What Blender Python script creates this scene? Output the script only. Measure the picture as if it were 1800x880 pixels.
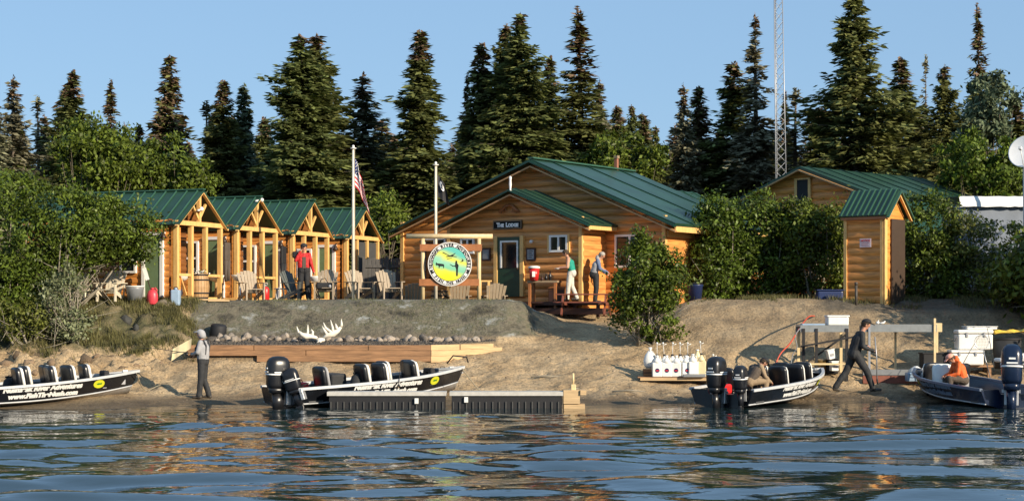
import bpy, bmesh, math, random
import numpy as np
from mathutils import Vector, Matrix

R = math.radians
PI = math.pi
scene = bpy.context.scene
for o in list(bpy.data.objects):
    bpy.data.objects.remove(o)
COL = scene.collection

# ------------------------------------------------------------------ camera
F, HY, CH = 3015.0, 545.0, 2.46            # focal length in photo pixels, horizon row, eye height
cd = bpy.data.cameras.new('camera')
cam = bpy.data.objects.new('camera', cd)
COL.objects.link(cam)
cam.location = (0, 0, CH)
cam.rotation_euler = (R(90), 0, 0)
cd.sensor_width = 36
cd.lens = 36 * F / 1800
cd.shift_y = (HY - 440) / 1800
cd.clip_start = .1
cd.clip_end = 6000
scene.camera = cam

# ------------------------------------------------------------------ light
SUN_AZ, SUN_EL = 133.0, 21.0               # azimuth clockwise from +Y
world = bpy.data.worlds.new('World')
scene.world = world
world.use_nodes = True
wn = world.node_tree
bg = wn.nodes['Background']
sky = wn.nodes.new('ShaderNodeTexSky')
sky.sky_type = 'NISHITA'
sky.sun_disc = False
sky.sun_elevation = R(SUN_EL)
sky.sun_rotation = R(SUN_AZ)
sky.altitude = 300
sky.air_density = 1.0
sky.dust_density = 0.15
sky.ozone_density = 3.0
smx = wn.nodes.new('ShaderNodeMix'); smx.data_type = 'RGBA'; smx.inputs[0].default_value = .72
smx.inputs[7].default_value = (2.35, 3.9, 5.9, 1)      # even pale blue of a clear evening sky
wn.links.new(sky.outputs[0], smx.inputs[6]); wn.links.new(smx.outputs[2], bg.inputs[0])
bg.inputs[1].default_value = 0.095
sd = bpy.data.lights.new('sun', 'SUN')
sun = bpy.data.objects.new('sun', sd)
COL.objects.link(sun)
sd.energy = 5.0
sd.angle = R(.5)
sd.color = (1.0, .86, .66)
az = R(SUN_AZ)
sdir = Vector((math.sin(az) * math.cos(R(SUN_EL)), math.cos(az) * math.cos(R(SUN_EL)), math.sin(R(SUN_EL))))
sun.rotation_euler = sdir.to_track_quat('Z', 'Y').to_euler()
scene.view_settings.view_transform = 'Standard'
scene.view_settings.look = 'None'
scene.view_settings.exposure = 0.5
scene.view_settings.gamma = 1
scene.view_settings.use_curve_mapping = False
scene.cycles.max_bounces = 6
scene.cycles.transparent_max_bounces = 8
scene.cycles.caustics_reflective = False
scene.cycles.caustics_refractive = False

def PX(px, Y): return (px - 900) / F * Y
def PZ(py, Y): return CH - (py - HY) / F * Y

# ------------------------------------------------------------------ materials
MATS = {}
def mat(name, col, rough=.6, metal=0., var=.12, scale=6., bump=0., stretch=(1, 1, 1), island=0., spec=.5, sheen=None, hue=0.0, trans=0., objvar=0.):
    """procedural principled material: base colour varied by noise (and per mesh island for leaves)"""
    if name in MATS: return MATS[name]
    m = bpy.data.materials.new(name); m.use_nodes = True
    nt = m.node_tree; b = nt.nodes['Principled BSDF']
    b.inputs['Roughness'].default_value = rough
    b.inputs['Metallic'].default_value = metal
    b.inputs['Specular IOR Level'].default_value = spec
    tc = nt.nodes.new('ShaderNodeTexCoord')
    mp = nt.nodes.new('ShaderNodeMapping'); mp.inputs['Scale'].default_value = stretch
    nt.links.new(tc.outputs['Object'], mp.inputs[0])
    nz = nt.nodes.new('ShaderNodeTexNoise'); nz.inputs['Scale'].default_value = scale
    nz.inputs['Detail'].default_value = 5; nz.inputs['Roughness'].default_value = .6
    nt.links.new(mp.outputs[0], nz.inputs['Vector'])
    fac = nz.outputs[0]
    rp = nt.nodes.new('ShaderNodeMapRange')
    rp.inputs[1].default_value = .3; rp.inputs[2].default_value = .7
    rp.inputs[3].default_value = 1 - var; rp.inputs[4].default_value = 1 + var
    nt.links.new(fac, rp.inputs[0])
    v = rp.outputs[0]
    if island > 0:
        gi = nt.nodes.new('ShaderNodeNewGeometry')
        r2 = nt.nodes.new('ShaderNodeMapRange'); r2.inputs[3].default_value = 1 - island; r2.inputs[4].default_value = 1 + island
        nt.links.new(gi.outputs['Random Per Island'], r2.inputs[0])
        ml = nt.nodes.new('ShaderNodeMath'); ml.operation = 'MULTIPLY'
        nt.links.new(v, ml.inputs[0]); nt.links.new(r2.outputs[0], ml.inputs[1]); v = ml.outputs[0]
    if objvar > 0:
        oj = nt.nodes.new('ShaderNodeObjectInfo')
        r4 = nt.nodes.new('ShaderNodeMapRange'); r4.inputs[3].default_value = 1 - objvar; r4.inputs[4].default_value = 1 + objvar
        nt.links.new(oj.outputs['Random'], r4.inputs[0])
        m4 = nt.nodes.new('ShaderNodeMath'); m4.operation = 'MULTIPLY'
        nt.links.new(v, m4.inputs[0]); nt.links.new(r4.outputs[0], m4.inputs[1]); v = m4.outputs[0]
    hs = nt.nodes.new('ShaderNodeHueSaturation'); hs.inputs['Color'].default_value = (*col, 1)
    nt.links.new(v, hs.inputs['Value'])
    if hue > 0:
        oi = nt.nodes.new('ShaderNodeObjectInfo')
        r3 = nt.nodes.new('ShaderNodeMapRange'); r3.inputs[3].default_value = .5 - hue; r3.inputs[4].default_value = .5 + hue
        nt.links.new(oi.outputs['Random'], r3.inputs[0]); nt.links.new(r3.outputs[0], hs.inputs['Hue'])
    nt.links.new(hs.outputs[0], b.inputs['Base Color'])
    if trans > 0:
        tb = nt.nodes.new('ShaderNodeBsdfTranslucent'); nt.links.new(hs.outputs[0], tb.inputs[0])
        mx = nt.nodes.new('ShaderNodeMixShader'); mx.inputs[0].default_value = trans
        nt.links.new(b.outputs[0], mx.inputs[1]); nt.links.new(tb.outputs[0], mx.inputs[2])
        nt.links.new(mx.outputs[0], nt.nodes['Material Output'].inputs[0])
    if bump > 0:
        bp = nt.nodes.new('ShaderNodeBump'); bp.inputs['Strength'].default_value = 1; bp.inputs['Distance'].default_value = bump
        nt.links.new(fac, bp.inputs['Height']); nt.links.new(bp.outputs[0], b.inputs['Normal'])
    MATS[name] = m
    return m

M = {}
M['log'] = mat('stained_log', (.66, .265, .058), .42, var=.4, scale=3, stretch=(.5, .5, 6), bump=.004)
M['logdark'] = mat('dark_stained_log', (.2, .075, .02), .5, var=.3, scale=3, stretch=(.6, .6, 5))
M['lodgelog'] = mat('lodge_log', (.58, .25, .068), .45, var=.42, scale=2.2, stretch=(.45, .45, 7), bump=.004)
M['trim'] = mat('peeled_trim', (.72, .43, .15), .5, var=.18, scale=5, stretch=(2, 2, .7))
M['pole'] = mat('bleached_pole', (.72, .66, .54), .5, var=.12, scale=5)
M['palelog'] = mat('pale_log', (.66, .5, .27), .5, var=.15, scale=5)
M['board'] = mat('brown_board', (.34, .13, .045), .5, var=.2, scale=5)
M['fascia'] = mat('fascia_wood', (.5, .28, .12), .5, var=.15, scale=5)
M['green'] = mat('green_metal_roof', (.017, .053, .03), .42, var=.28, scale=.9, spec=.5)
M['greenlt'] = mat('green_roof_rib', (.035, .1, .062), .38, var=.1, scale=2)
M['greendk'] = mat('green_roof_trim', (.008, .045, .028), .4, var=.1)
M['doorg'] = mat('green_door', (.012, .05, .03), .35, var=.12)
M['doorsage'] = mat('sage_door', (.14, .2, .1), .5, var=.12)
M['white'] = mat('white_paint', (.78, .76, .72), .45, var=.05)
M['plastic'] = mat('white_plastic', (.75, .74, .7), .35, var=.06)
M['cream'] = mat('cream_plastic', (.72, .6, .36), .35, var=.08)
M['ywjug'] = mat('yellowed_plastic', (.62, .48, .2), .4, var=.1)
M['greypl'] = mat('grey_plastic', (.2, .21, .22), .4, var=.1)
M['bluegrey'] = mat('blue_grey_plastic', (.28, .38, .5), .4, var=.1)
M['black'] = mat('black_plastic', (.012, .012, .014), .3, var=.2)
M['matblack'] = mat('matt_black', (.01, .01, .012), .7, var=.2)
M['glass'] = mat('dark_glass', (.015, .018, .02), .05, var=.3, scale=2)
M['red'] = mat('red_plastic', (.55, .02, .02), .35, var=.1)
M['pink'] = mat('faded_red_plastic', (.6, .05, .07), .4, var=.1)
M['blue'] = mat('blue_plastic', (.012, .025, .09), .4, var=.1)
M['hull'] = mat('black_hull_paint', (.008, .009, .012), .22, var=.3, scale=3)
M['hullblue'] = mat('navy_hull_paint', (.007, .015, .04), .25, var=.3, scale=3)
M['alu'] = mat('bare_aluminium', (.5, .5, .5), .4, .6, var=.15, scale=8)
M['alugrey'] = mat('grey_rail', (.48, .49, .5), .45, var=.1)
M['navyrail'] = mat('navy_rail', (.09, .13, .2), .4, var=.1)
M['deckgrey'] = mat('boat_floor', (.05, .052, .055), .6, var=.2)
M['adir'] = mat('weathered_tan_plastic', (.33, .26, .18), .6, var=.12, scale=8)
M['adirlt'] = mat('pale_cream_plastic', (.62, .55, .42), .6, var=.1, scale=8)
M['adirdk'] = mat('dark_grey_plastic', (.1, .11, .1), .6, var=.1, scale=8)
M['barrel'] = mat('barrel_oak', (.42, .25, .11), .6, var=.25, scale=9, stretch=(1, 1, .4))
M['timber'] = mat('squared_timber', (.27, .145, .07), .7, var=.45, scale=3, stretch=(.5, .5, 7), bump=.006)
M['timbery'] = mat('pale_timber', (.52, .36, .19), .7, var=.22, scale=3, stretch=(.5, .5, 7), bump=.006)
M['rock'] = mat('river_rock', (.15, .125, .1), .75, var=.4, scale=4, bump=.01, island=.5, objvar=.7)
M['rockdk'] = mat('dark_boulder', (.05, .05, .045), .8, var=.4, scale=5, bump=.02)
M['bone'] = mat('bleached_antler', (.75, .7, .6), .55, var=.12)
M['fence'] = mat('weathered_fence', (.09, .085, .08), .8, var=.3, scale=5, stretch=(3, 3, .4))
M['tablegrey'] = mat('grey_table_board', (.2, .215, .22), .5, var=.15)
M['redwood'] = mat('red_brown_board', (.2, .06, .035), .6, var=.2)
M['darkwood'] = mat('dark_red_wood', (.05, .02, .014), .6, var=.2)
M['ink'] = mat('black_ink', (.006, .006, .006), .5, var=0)
M['lettering'] = mat('white_lettering', (.82, .82, .8), .4, var=0)
M['dimletter'] = mat('dull_blue_lettering', (.2, .27, .38), .4, var=0)
M['yg'] = mat('yellow_green_sticker', (.6, .62, .03), .4, var=.1)
M['skin'] = mat('skin', (.5, .25, .16), .5, var=.08, scale=20)
M['hair'] = mat('brown_hair', (.05, .03, .015), .7, var=.2)
M['greyhair'] = mat('grey_hair', (.35, .32, .28), .7, var=.2)
M['clred'] = mat('red_jacket_cloth', (.5, .018, .018), .7, var=.2, scale=5)
M['clblack'] = mat('black_cloth', (.015, .015, .017), .8, var=.3, scale=5)
M['clcharcoal'] = mat('charcoal_cloth', (.022, .023, .025), .8, var=.3, scale=5)
M['clgrey'] = mat('grey_cloth', (.32, .32, .33), .8, var=.15, scale=5)
M['cltan'] = mat('khaki_cloth', (.28, .2, .12), .8, var=.15, scale=5)
M['clwhite'] = mat('off_white_cloth', (.58, .55, .48), .8, var=.12, scale=5)
M['clteal'] = mat('teal_cloth', (.01, .28, .2), .8, var=.15, scale=5)
M['clblue'] = mat('blue_grey_cloth', (.12, .16, .26), .8, var=.15, scale=5)
M['clorange'] = mat('orange_cloth', (.75, .13, .02), .7, var=.15, scale=5)
M['clbrown'] = mat('brown_cloth', (.08, .06, .045), .8, var=.2, scale=5)
M['rubber'] = mat('rubber_boot', (.06, .05, .04), .6, var=.2)
M['bark'] = mat('grey_bark', (.12, .095, .07), .85, var=.3, scale=8)
M['alderbark'] = mat('pale_alder_bark', (.24, .21, .16), .8, var=.3, scale=8)
M['galv'] = mat('galvanised_steel', (.34, .35, .37), .4, .5, var=.1)
M['brass'] = mat('lamp_metal', (.05, .03, .02), .4, .3, var=.1)
M['canvas'] = mat('white_canvas', (.78, .78, .76), .7, var=.08, scale=2, bump=.02)
M['shedgrey'] = mat('blue_grey_siding', (.19, .22, .27), .7, var=.12, scale=2)
M['rope'] = mat('rope', (.3, .26, .18), .8, var=.1)
M['hose'] = mat('orange_red_hose', (.5, .07, .03), .5, var=.1)
M['yellow'] = mat('yellow_gear', (.75, .5, .06), .5, var=.1)
M['dishwhite'] = mat('dish_white', (.8, .8, .8), .4, var=.04)
M['flagred'] = mat('flag_red', (.5, .015, .03), .8, var=.1)
M['flagwhite'] = mat('flag_white', (.8, .78, .75), .8, var=.05)
M['flagblue'] = mat('flag_blue', (.015, .025, .12), .8, var=.1)
M['vest'] = mat('dark_vest', (.03, .032, .036), .8, var=.2)
M['spr'] = mat('spruce_needles', (.165, .18, .06), .75, var=.35, scale=.9, island=.5, hue=.015, spec=.1, trans=.3)
M['spr2'] = mat('grey_spruce_needles', (.21, .205, .12), .7, var=.3, scale=.9, island=.45, hue=.02, spec=.25, trans=.1)
M['spr3'] = mat('fresh_spruce_needles', (.11, .14, .075), .65, var=.3, scale=.9, island=.4, spec=.3, trans=.1)
M['sprd'] = mat('dark_spruce_needles', (.165, .18, .06), .75, var=.35, scale=.9, island=.45, hue=.015, spec=.15, trans=.2)
M['cone'] = mat('spruce_cones', (.16, .1, .055), .8, var=.3, scale=2, island=.4)
M['leaf'] = mat('alder_leaves', (.088, .122, .016), .45, var=.35, scale=.8, island=.7, hue=.012, spec=.25, trans=.25)
M['leaf2'] = mat('olive_leaves', (.13, .145, .03), .45, var=.3, scale=1.2, island=.55, spec=.25, trans=.25)
M['leaf3'] = mat('bright_leaves', (.1, .142, .018), .5, var=.3, scale=.8, island=.65, hue=.012, spec=.25, trans=.3)
M['willow'] = mat('pale_willow_leaves', (.18, .2, .1), .5, var=.25, scale=1.2, island=.5, spec=.4, trans=.25)
M['grass'] = mat('bank_grass', (.13, .12, .04), .7, var=.35, scale=1.5, island=.5, trans=.2)

# ------------------------------------------------------------------ object helpers
def link(o):
    COL.objects.link(o); return o
def thing(name, label, cat, loc=(0, 0, 0), rotz=0, group=None, rot=None):
    o = link(bpy.data.objects.new(name, None))
    o.empty_display_size = .2
    o.location = loc
    o.rotation_euler = rot if rot else (0, 0, rotz)
    o['label'] = label; o['category'] = cat
    if group: o['group'] = group
    return o
def tag(o, label, cat, group=None):
    o['label'] = label; o['category'] = cat
    if group: o['group'] = group
    return o
def struct(o): o['kind'] = 'structure'; return o
def stuff(o): o['kind'] = 'stuff'; return o
def copy_tree(o, parent=None):
    c = link(o.copy()); c.parent = parent
    for ch in list(o.children): copy_tree(ch, c)
    return c

class MB:
    """collects shapes and links them as ONE mesh object"""
    def __init__(self): self.v = []; self.f = []; self.m = []; self.cur = 0; self.sm = []
    def add(self, vs, fs, smooth=False, mi=None):
        n = len(self.v); self.v.extend([tuple(a) for a in vs])
        for f in fs:
            self.f.append([i + n for i in f]); self.m.append(self.cur if mi is None else mi); self.sm.append(smooth)
        return self
    def box(self, x0, x1, y0, y1, z0, z1, T=None):
        vs = [(x, y, z) for z in (z0, z1) for y in (y0, y1) for x in (x0, x1)]
        if T is not None: vs = [tuple(T @ Vector(a)) for a in vs]
        return self.add(vs, [(0, 2, 3, 1), (4, 5, 7, 6), (0, 1, 5, 4), (2, 6, 7, 3), (0, 4, 6, 2), (1, 3, 7, 5)])
    def beam(self, a, b, w, h, up=(0, 0, 1)):
        a = Vector(a); b = Vector(b); d = (b - a); L = d.length; d.normalize()
        u = Vector(up)
        if abs(d.dot(u)) > .98: u = Vector((0, 1, 0))
        s = d.cross(u).normalized(); t = s.cross(d)
        vs = []
        for q in (a, b):
            for (i, j) in ((-1, -1), (1, -1), (1, 1), (-1, 1)): vs.append(q + s * (i * w / 2) + t * (j * h / 2))
        return self.add(vs, [(0, 3, 2, 1), (4, 5, 6, 7), (0, 1, 5, 4), (1, 2, 6, 5), (2, 3, 7, 6), (3, 0, 4, 7)])
    def tube(self, pts, rad, n=8, smooth=True, caps=True):
        pts = [Vector(p) for p in pts]
        if not hasattr(rad, '__len__'): rad = [rad] * len(pts)
        vs = []; fs = []; prev = None
        for i, p in enumerate(pts):
            d = (pts[min(i + 1, len(pts) - 1)] - pts[max(i - 1, 0)])
            if d.length < 1e-9: d = Vector((0, 0, 1))
            d.normalize()
            if prev is None:
                ref = Vector((0, 0, 1)) if abs(d.z) < .9 else Vector((1, 0, 0))
                s = d.cross(ref).normalized()
            else:
                s = (prev - d * prev.dot(d)).normalized()
            prev = s; t = d.cross(s)
            for k in range(n):
                a = 2 * PI * k / n
                vs.append(p + (s * math.cos(a) + t * math.sin(a)) * rad[i])
        for i in range(len(pts) - 1):
            for k in range(n):
                fs.append((i * n + k, i * n + (k + 1) % n, (i + 1) * n + (k + 1) % n, (i + 1) * n + k))
        if caps:
            fs.append(tuple(reversed(range(n)))); fs.append(tuple(range((len(pts) - 1) * n, len(pts) * n)))
        return self.add(vs, fs, smooth)
    def lathe(self, prof, c=(0, 0, 0), n=16, smooth=True, sx=1, sy=1, T=None, power=None):
        """profile [(r,z)]; power>2 makes rounded-square sections"""
        vs = []; fs = []
        for (r, z) in prof:
            for k in range(n):
                a = 2 * PI * (k + .5) / n
                cx, cy = math.cos(a), math.sin(a)
                if power:
                    q = (abs(cx) ** power + abs(cy) ** power) ** (-1 / power); cx *= q; cy *= q
                p = Vector((c[0] + cx * r * sx, c[1] + cy * r * sy, c[2] + z))
                if T is not None: p = T @ p
                vs.append(p)
        m = len(prof)
        for i in range(m - 1):
            for k in range(n): fs.append((i * n + k, i * n + (k + 1) % n, (i + 1) * n + (k + 1) % n, (i + 1) * n + k))
        fs.append(tuple(reversed(range(n)))); fs.append(tuple(range((m - 1) * n, m * n)))
        return self.add(vs, fs, smooth)
    def rbox(self, x0, x1, y0, y1, z0, z1, r=.03, T=None, n=20, power=6):
        """box with soft edges"""
        b_ = bmesh.new(); bmesh.ops.create_cube(b_, size=1)
        for v in b_.verts: v.co = Vector(((x0 + x1) / 2 + v.co.x * (x1 - x0), (y0 + y1) / 2 + v.co.y * (y1 - y0), (z0 + z1) / 2 + v.co.z * (z1 - z0)))
        r = min(r, .45 * min(x1 - x0, y1 - y0, z1 - z0))
        bmesh.ops.bevel(b_, geom=list(b_.edges), offset=r, segments=3, profile=.5, affect='EDGES')
        b_.verts.index_update(); vs = [(T @ v.co) if T is not None else v.co.copy() for v in b_.verts]; fs = [tuple(v.index for v in f.verts) for f in b_.faces]; b_.free()
        return self.add(vs, fs, False)
    def sphere(self, c, r, n=10, sx=1, sy=1, sz=1, T=None):
        prof = [(max(.001, math.sin(PI * i / n)) * r, -math.cos(PI * i / n) * r * sz) for i in range(n + 1)]
        return self.lathe(prof, c, n + 2, True, sx, sy, T)
    def prism(self, poly, y0, y1, T=None):
        """polygon in local x,z extruded along y"""
        n = len(poly)
        vs = [(x, y0, z) for x, z in poly] + [(x, y1, z) for x, z in poly]
        if T is not None: vs = [tuple(T @ Vector(a)) for a in vs]
        fs = [tuple(range(n)), tuple(reversed(range(n, 2 * n)))]
        fs += [(i, i + n, (i + 1) % n + n, (i + 1) % n) for i in range(n)]
        return self.add(vs, fs)
    def build(self, name, mats, parent=None, loc=None, rot=None):
        me = bpy.data.meshes.new(name)
        me.from_pydata([tuple(a) for a in self.v], [], self.f)
        if not isinstance(mats, (list, tuple)): mats = [mats]
        for m in mats: me.materials.append(m)
        me.polygons.foreach_set('material_index', self.m)
        me.polygons.foreach_set('use_smooth', self.sm)
        me.update()
        o = link(bpy.data.objects.new(name, me))
        if parent: o.parent = parent
        if loc is not None: o.location = loc
        if rot is not None: o.rotation_euler = rot
        return o

def np_mesh(name, V, Fc, mats, mi=None, smooth=False, parent=None):
    """fast mesh from numpy arrays with equal-sided faces"""
    me = bpy.data.meshes.new(name)
    k = Fc.shape[1]
    me.vertices.add(len(V)); me.vertices.foreach_set('co', np.asarray(V, dtype=np.float32).ravel())
    me.loops.add(Fc.size); me.loops.foreach_set('vertex_index', Fc.astype(np.int32).ravel())
    me.polygons.add(len(Fc)); me.polygons.foreach_set('loop_start', np.arange(0, Fc.size, k, dtype=np.int32))
    me.polygons.foreach_set('loop_total', np.full(len(Fc), k, dtype=np.int32))
    for m in (mats if isinstance(mats, (list, tuple)) else [mats]): me.materials.append(m)
    if mi is not None: me.polygons.foreach_set('material_index', mi.astype(np.int32))
    if smooth: me.polygons.foreach_set('use_smooth', np.ones(len(Fc), dtype=bool))
    me.update(calc_edges=True); me.validate()
    o = link(bpy.data.objects.new(name, me))
    if parent: o.parent = parent
    return o

def text_geo(s, size, spacing=1.0, extrude=0.0, bold=0.0, align='LEFT', shear=0):
    c = bpy.data.curves.new('lettering', 'FONT'); c.body = s; c.size = size; c.space_character = spacing
    c.extrude = extrude; c.offset = bold; c.align_x = align; c.resolution_u = 3; c.shear = shear
    o = bpy.data.objects.new('lettering', c); COL.objects.link(o)
    dg = bpy.context.evaluated_depsgraph_get()
    me = bpy.data.meshes.new_from_object(o.evaluated_get(dg))
    vs = [tuple(v.co) for v in me.vertices]; fs = [tuple(p.vertices) for p in me.polygons]
    bpy.data.objects.remove(o); bpy.data.meshes.remove(me); bpy.data.curves.remove(c)
    return vs, fs

# ------------------------------------------------------------------ noise on numpy arrays
def vnoise(x, y, seed=0):
    """value noise, smooth, in -1..1"""
    xi = np.floor(x).astype(np.int64); yi = np.floor(y).astype(np.int64)
    fx = x - xi; fy = y - yi; fx = fx * fx * (3 - 2 * fx); fy = fy * fy * (3 - 2 * fy)
    def h(a, b):
        n = (a * 374761393 + b * 668265263 + seed * 982451653) & 0x7fffffff
        n = ((n ^ (n >> 13)) * 1274126177) & 0x7fffffff
        n = (n ^ (n >> 16)) & 0xffff
        return n / 32767.5 - 1
    return (h(xi, yi) * (1 - fx) + h(xi + 1, yi) * fx) * (1 - fy) + (h(xi, yi + 1) * (1 - fx) + h(xi + 1, yi + 1) * fx) * fy
def fbm(x, y, seed=0, oct=4):
    s = 0; a = 1; t = 0
    for i in range(oct):
        s = s + a * vnoise(x * 2 ** i + 17.3 * i, y * 2 ** i - 9.1 * i, seed + i); t += a; a *= .5
    return s / t
# ------------------------------------------------------------------ terrain
TC = [
 (-2500, [(38, -.6), (43, 0), (45, .25), (47, .6), (49, 1.05), (50.3, 1.45), (51.5, 1.9), (53, 2.6), (54, 2.77)]),
 (150, [(38, -.6), (43.1, 0), (45, .25), (47, .6), (49, 1.05), (50.3, 1.45), (51.5, 1.9), (53, 2.6), (54, 2.77)]),
 (300, [(38, -.7), (44, 0), (46, .2), (48, .55), (49.6, 1.0), (50.6, 1.35), (51.8, 1.9), (53, 2.55), (54, 2.77)]),
 (345, [(38, -.8), (44.6, 0), (46, .2), (48, .62), (49.5, 1.0), (52.2, 1.6), (53.6, 2.72), (54.2, 2.77)]),
 (755, [(38, -.8), (44.8, 0), (46.5, .2), (48.5, .66), (49.5, .93), (52.2, 1.55), (53.5, 2.74), (54.2, 2.8)]),
 (880, [(38, -.8), (44.8, 0), (46.5, .2), (48.5, .62), (51, 1.15), (52.2, 1.5), (53.6, 2.74), (54.4, 2.8)]),
 (905, [(38, -.8), (45, 0), (47, .25), (49, .62), (51, 1.12), (52.3, 1.5), (53.9, 2.68), (54.6, 2.75)]),
 (940, [(38, -.8), (45, 0), (47, .25), (49, .62), (51, 1.15), (52.6, 1.5), (54.2, 2.1), (55.5, 2.4), (57, 2.4)]),
 (990, [(38, -.8), (45, 0), (47, .25), (49, .65), (51.5, 1.3), (54, 1.9), (57, 2.33), (58, 2.38)]),
 (1090, [(38, -.8), (45, 0), (47, .25), (49, .65), (51.5, 1.3), (54, 1.9), (57, 2.33), (58, 2.38)]),
 (1150, [(38, -.8), (45.3, 0), (47, .2), (49, .55), (51, 1.15), (53, 1.9), (55, 2.4), (57, 2.5)]),
 (1230, [(38, -.9), (45.6, 0), (47.5, .2), (49.5, .62), (50.5, .9), (51.6, 1.6), (53.6, 2.55), (55.2, 2.8)]),
 (1400, [(38, -.9), (46, 0), (48, .18), (49.5, .45), (50.8, .8), (52.3, 1.7), (54, 2.6), (55.2, 2.84)]),
 (1600, [(38, -.9), (46.3, 0), (49, .2), (50.3, .6), (51, .85), (52.6, 1.6), (54.5, 2.5), (56, 2.82)]),
 (4500, [(38, -.9), (46.3, 0), (49, .2), (50.3, .6), (51, .85), (52.6, 1.6), (54.5, 2.5), (56, 2.82)]),
]
YS = np.arange(36, 66, .05)
TT = []
for px, prof in TC:
    a = np.array(prof); TT.append(np.interp(YS, a[:, 0], a[:, 1]))
TT = np.array(TT); TPX = np.array([c[0] for c in TC], float)
ker = np.ones(9) / 9
TT = np.array([np.convolve(np.pad(r, 4, mode='edge'), ker, 'valid') for r in TT])
def box_front(px): return np.where(px < 755, 49.55, 49.55 + (px - 755) / 123 * 2.1)
def ground(x, y, rough=True):
    x = np.atleast_1d(np.asarray(x, float)); y = np.atleast_1d(np.asarray(y, float))
    px = 900 + F * x / np.maximum(y, 20)
    px = np.clip(px + 14 * vnoise(x * .5, y * .5, 3), -2400, 4400)
    i = np.clip(np.searchsorted(TPX, px) - 1, 0, len(TPX) - 2)
    t = (px - TPX[i]) / (TPX[i + 1] - TPX[i]); t = t * t * (3 - 2 * t)
    fy = np.clip((y - YS[0]) / .05, 0, len(YS) - 1.001); j = fy.astype(int); g = fy - j
    z = (TT[i, j] * (1 - g) + TT[i, j + 1] * g) * (1 - t) + (TT[i + 1, j] * (1 - g) + TT[i + 1, j + 1] * g) * t
    z = np.where(y < 38, np.minimum(z, -.8 - np.clip(38 - y, 0, 10) * .15), z)
    if rough:
        w = np.clip((y - 44.2) / 2, 0, 1) * np.clip((70 - y) / 10, .25, 1)
        flat = np.clip((z - 2.2) / .5, 0, 1)
        amp = .045 * (1 - .6 * flat)
        leftbank = np.clip((340 - px) / 60, 0, 1) * np.clip((y - 45.5) / 1.5, 0, 1) * np.clip((54 - y) / 1, 0, 1)
        hill = np.clip((px - 1180) / 60, 0, 1) * np.clip((y - 50) / 1, 0, 1) * np.clip((56 - y) / 1.5, 0, 1)
        beach = np.clip((y - 45.4) / 1, 0, 1) * np.clip((52 - y) / 1.5, 0, 1)
        z = z + w * (fbm(x * 1.3, y * 1.3, 5) * amp * 1.6 + fbm(x * 6, y * 6, 9, 3) * .02) + beach * (fbm(x * 2.6, y * 2.6, 55, 4) * .085 - np.clip(fbm(x * 3.4, y * 3.0, 57, 2) - .25, 0, 1) * .16)
        z = z + leftbank * (fbm(x * 1.8, y * 1.8, 21) * .26 + fbm(x * 4, y * 4, 33, 3) * .2)
        z = z + hill * (fbm(x * 2.2, y * 1.6, 41) * .10 + fbm(x * 7, y * 5, 43, 3) * .035)
    p2 = 900 + F * x / np.maximum(y, 20); fr = box_front(p2)
    inb = (p2 > 330) & (p2 < 876) & (y > fr + .06) & (y < 52.3)
    z = np.where(inb, np.maximum(z, 1.42 + .05 * (y - 49.6)), z)
    return z
def gz(x, y): return float(ground(x, y)[0])

def axis(dense0, dense1, step, far0, far1):
    d = list(np.arange(dense0, dense1 + 1e-6, step))
    a = []; s = step; p = dense0
    while p > far0: s *= 1.35; p -= s; a.append(p)
    b = []; s = step; p = dense1
    while p < far1: s *= 1.35; p += s; b.append(p)
    return np.array(a[::-1] + d + b)
def sheet(name, xs, ys, hf, m, smooth=True):
    X, Y = np.meshgrid(xs, ys); Z = hf(X.ravel(), Y.ravel())
    V = np.stack([X.ravel(), Y.ravel(), Z], 1); nx, ny = len(xs), len(ys)
    i = np.arange((ny - 1) * (nx - 1)); r = i // (nx - 1); c = i % (nx - 1); a = r * nx + c
    return np_mesh(name, V, np.stack([a, a + 1, a + nx + 1, a + nx], 1), m, smooth=smooth), V

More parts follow.
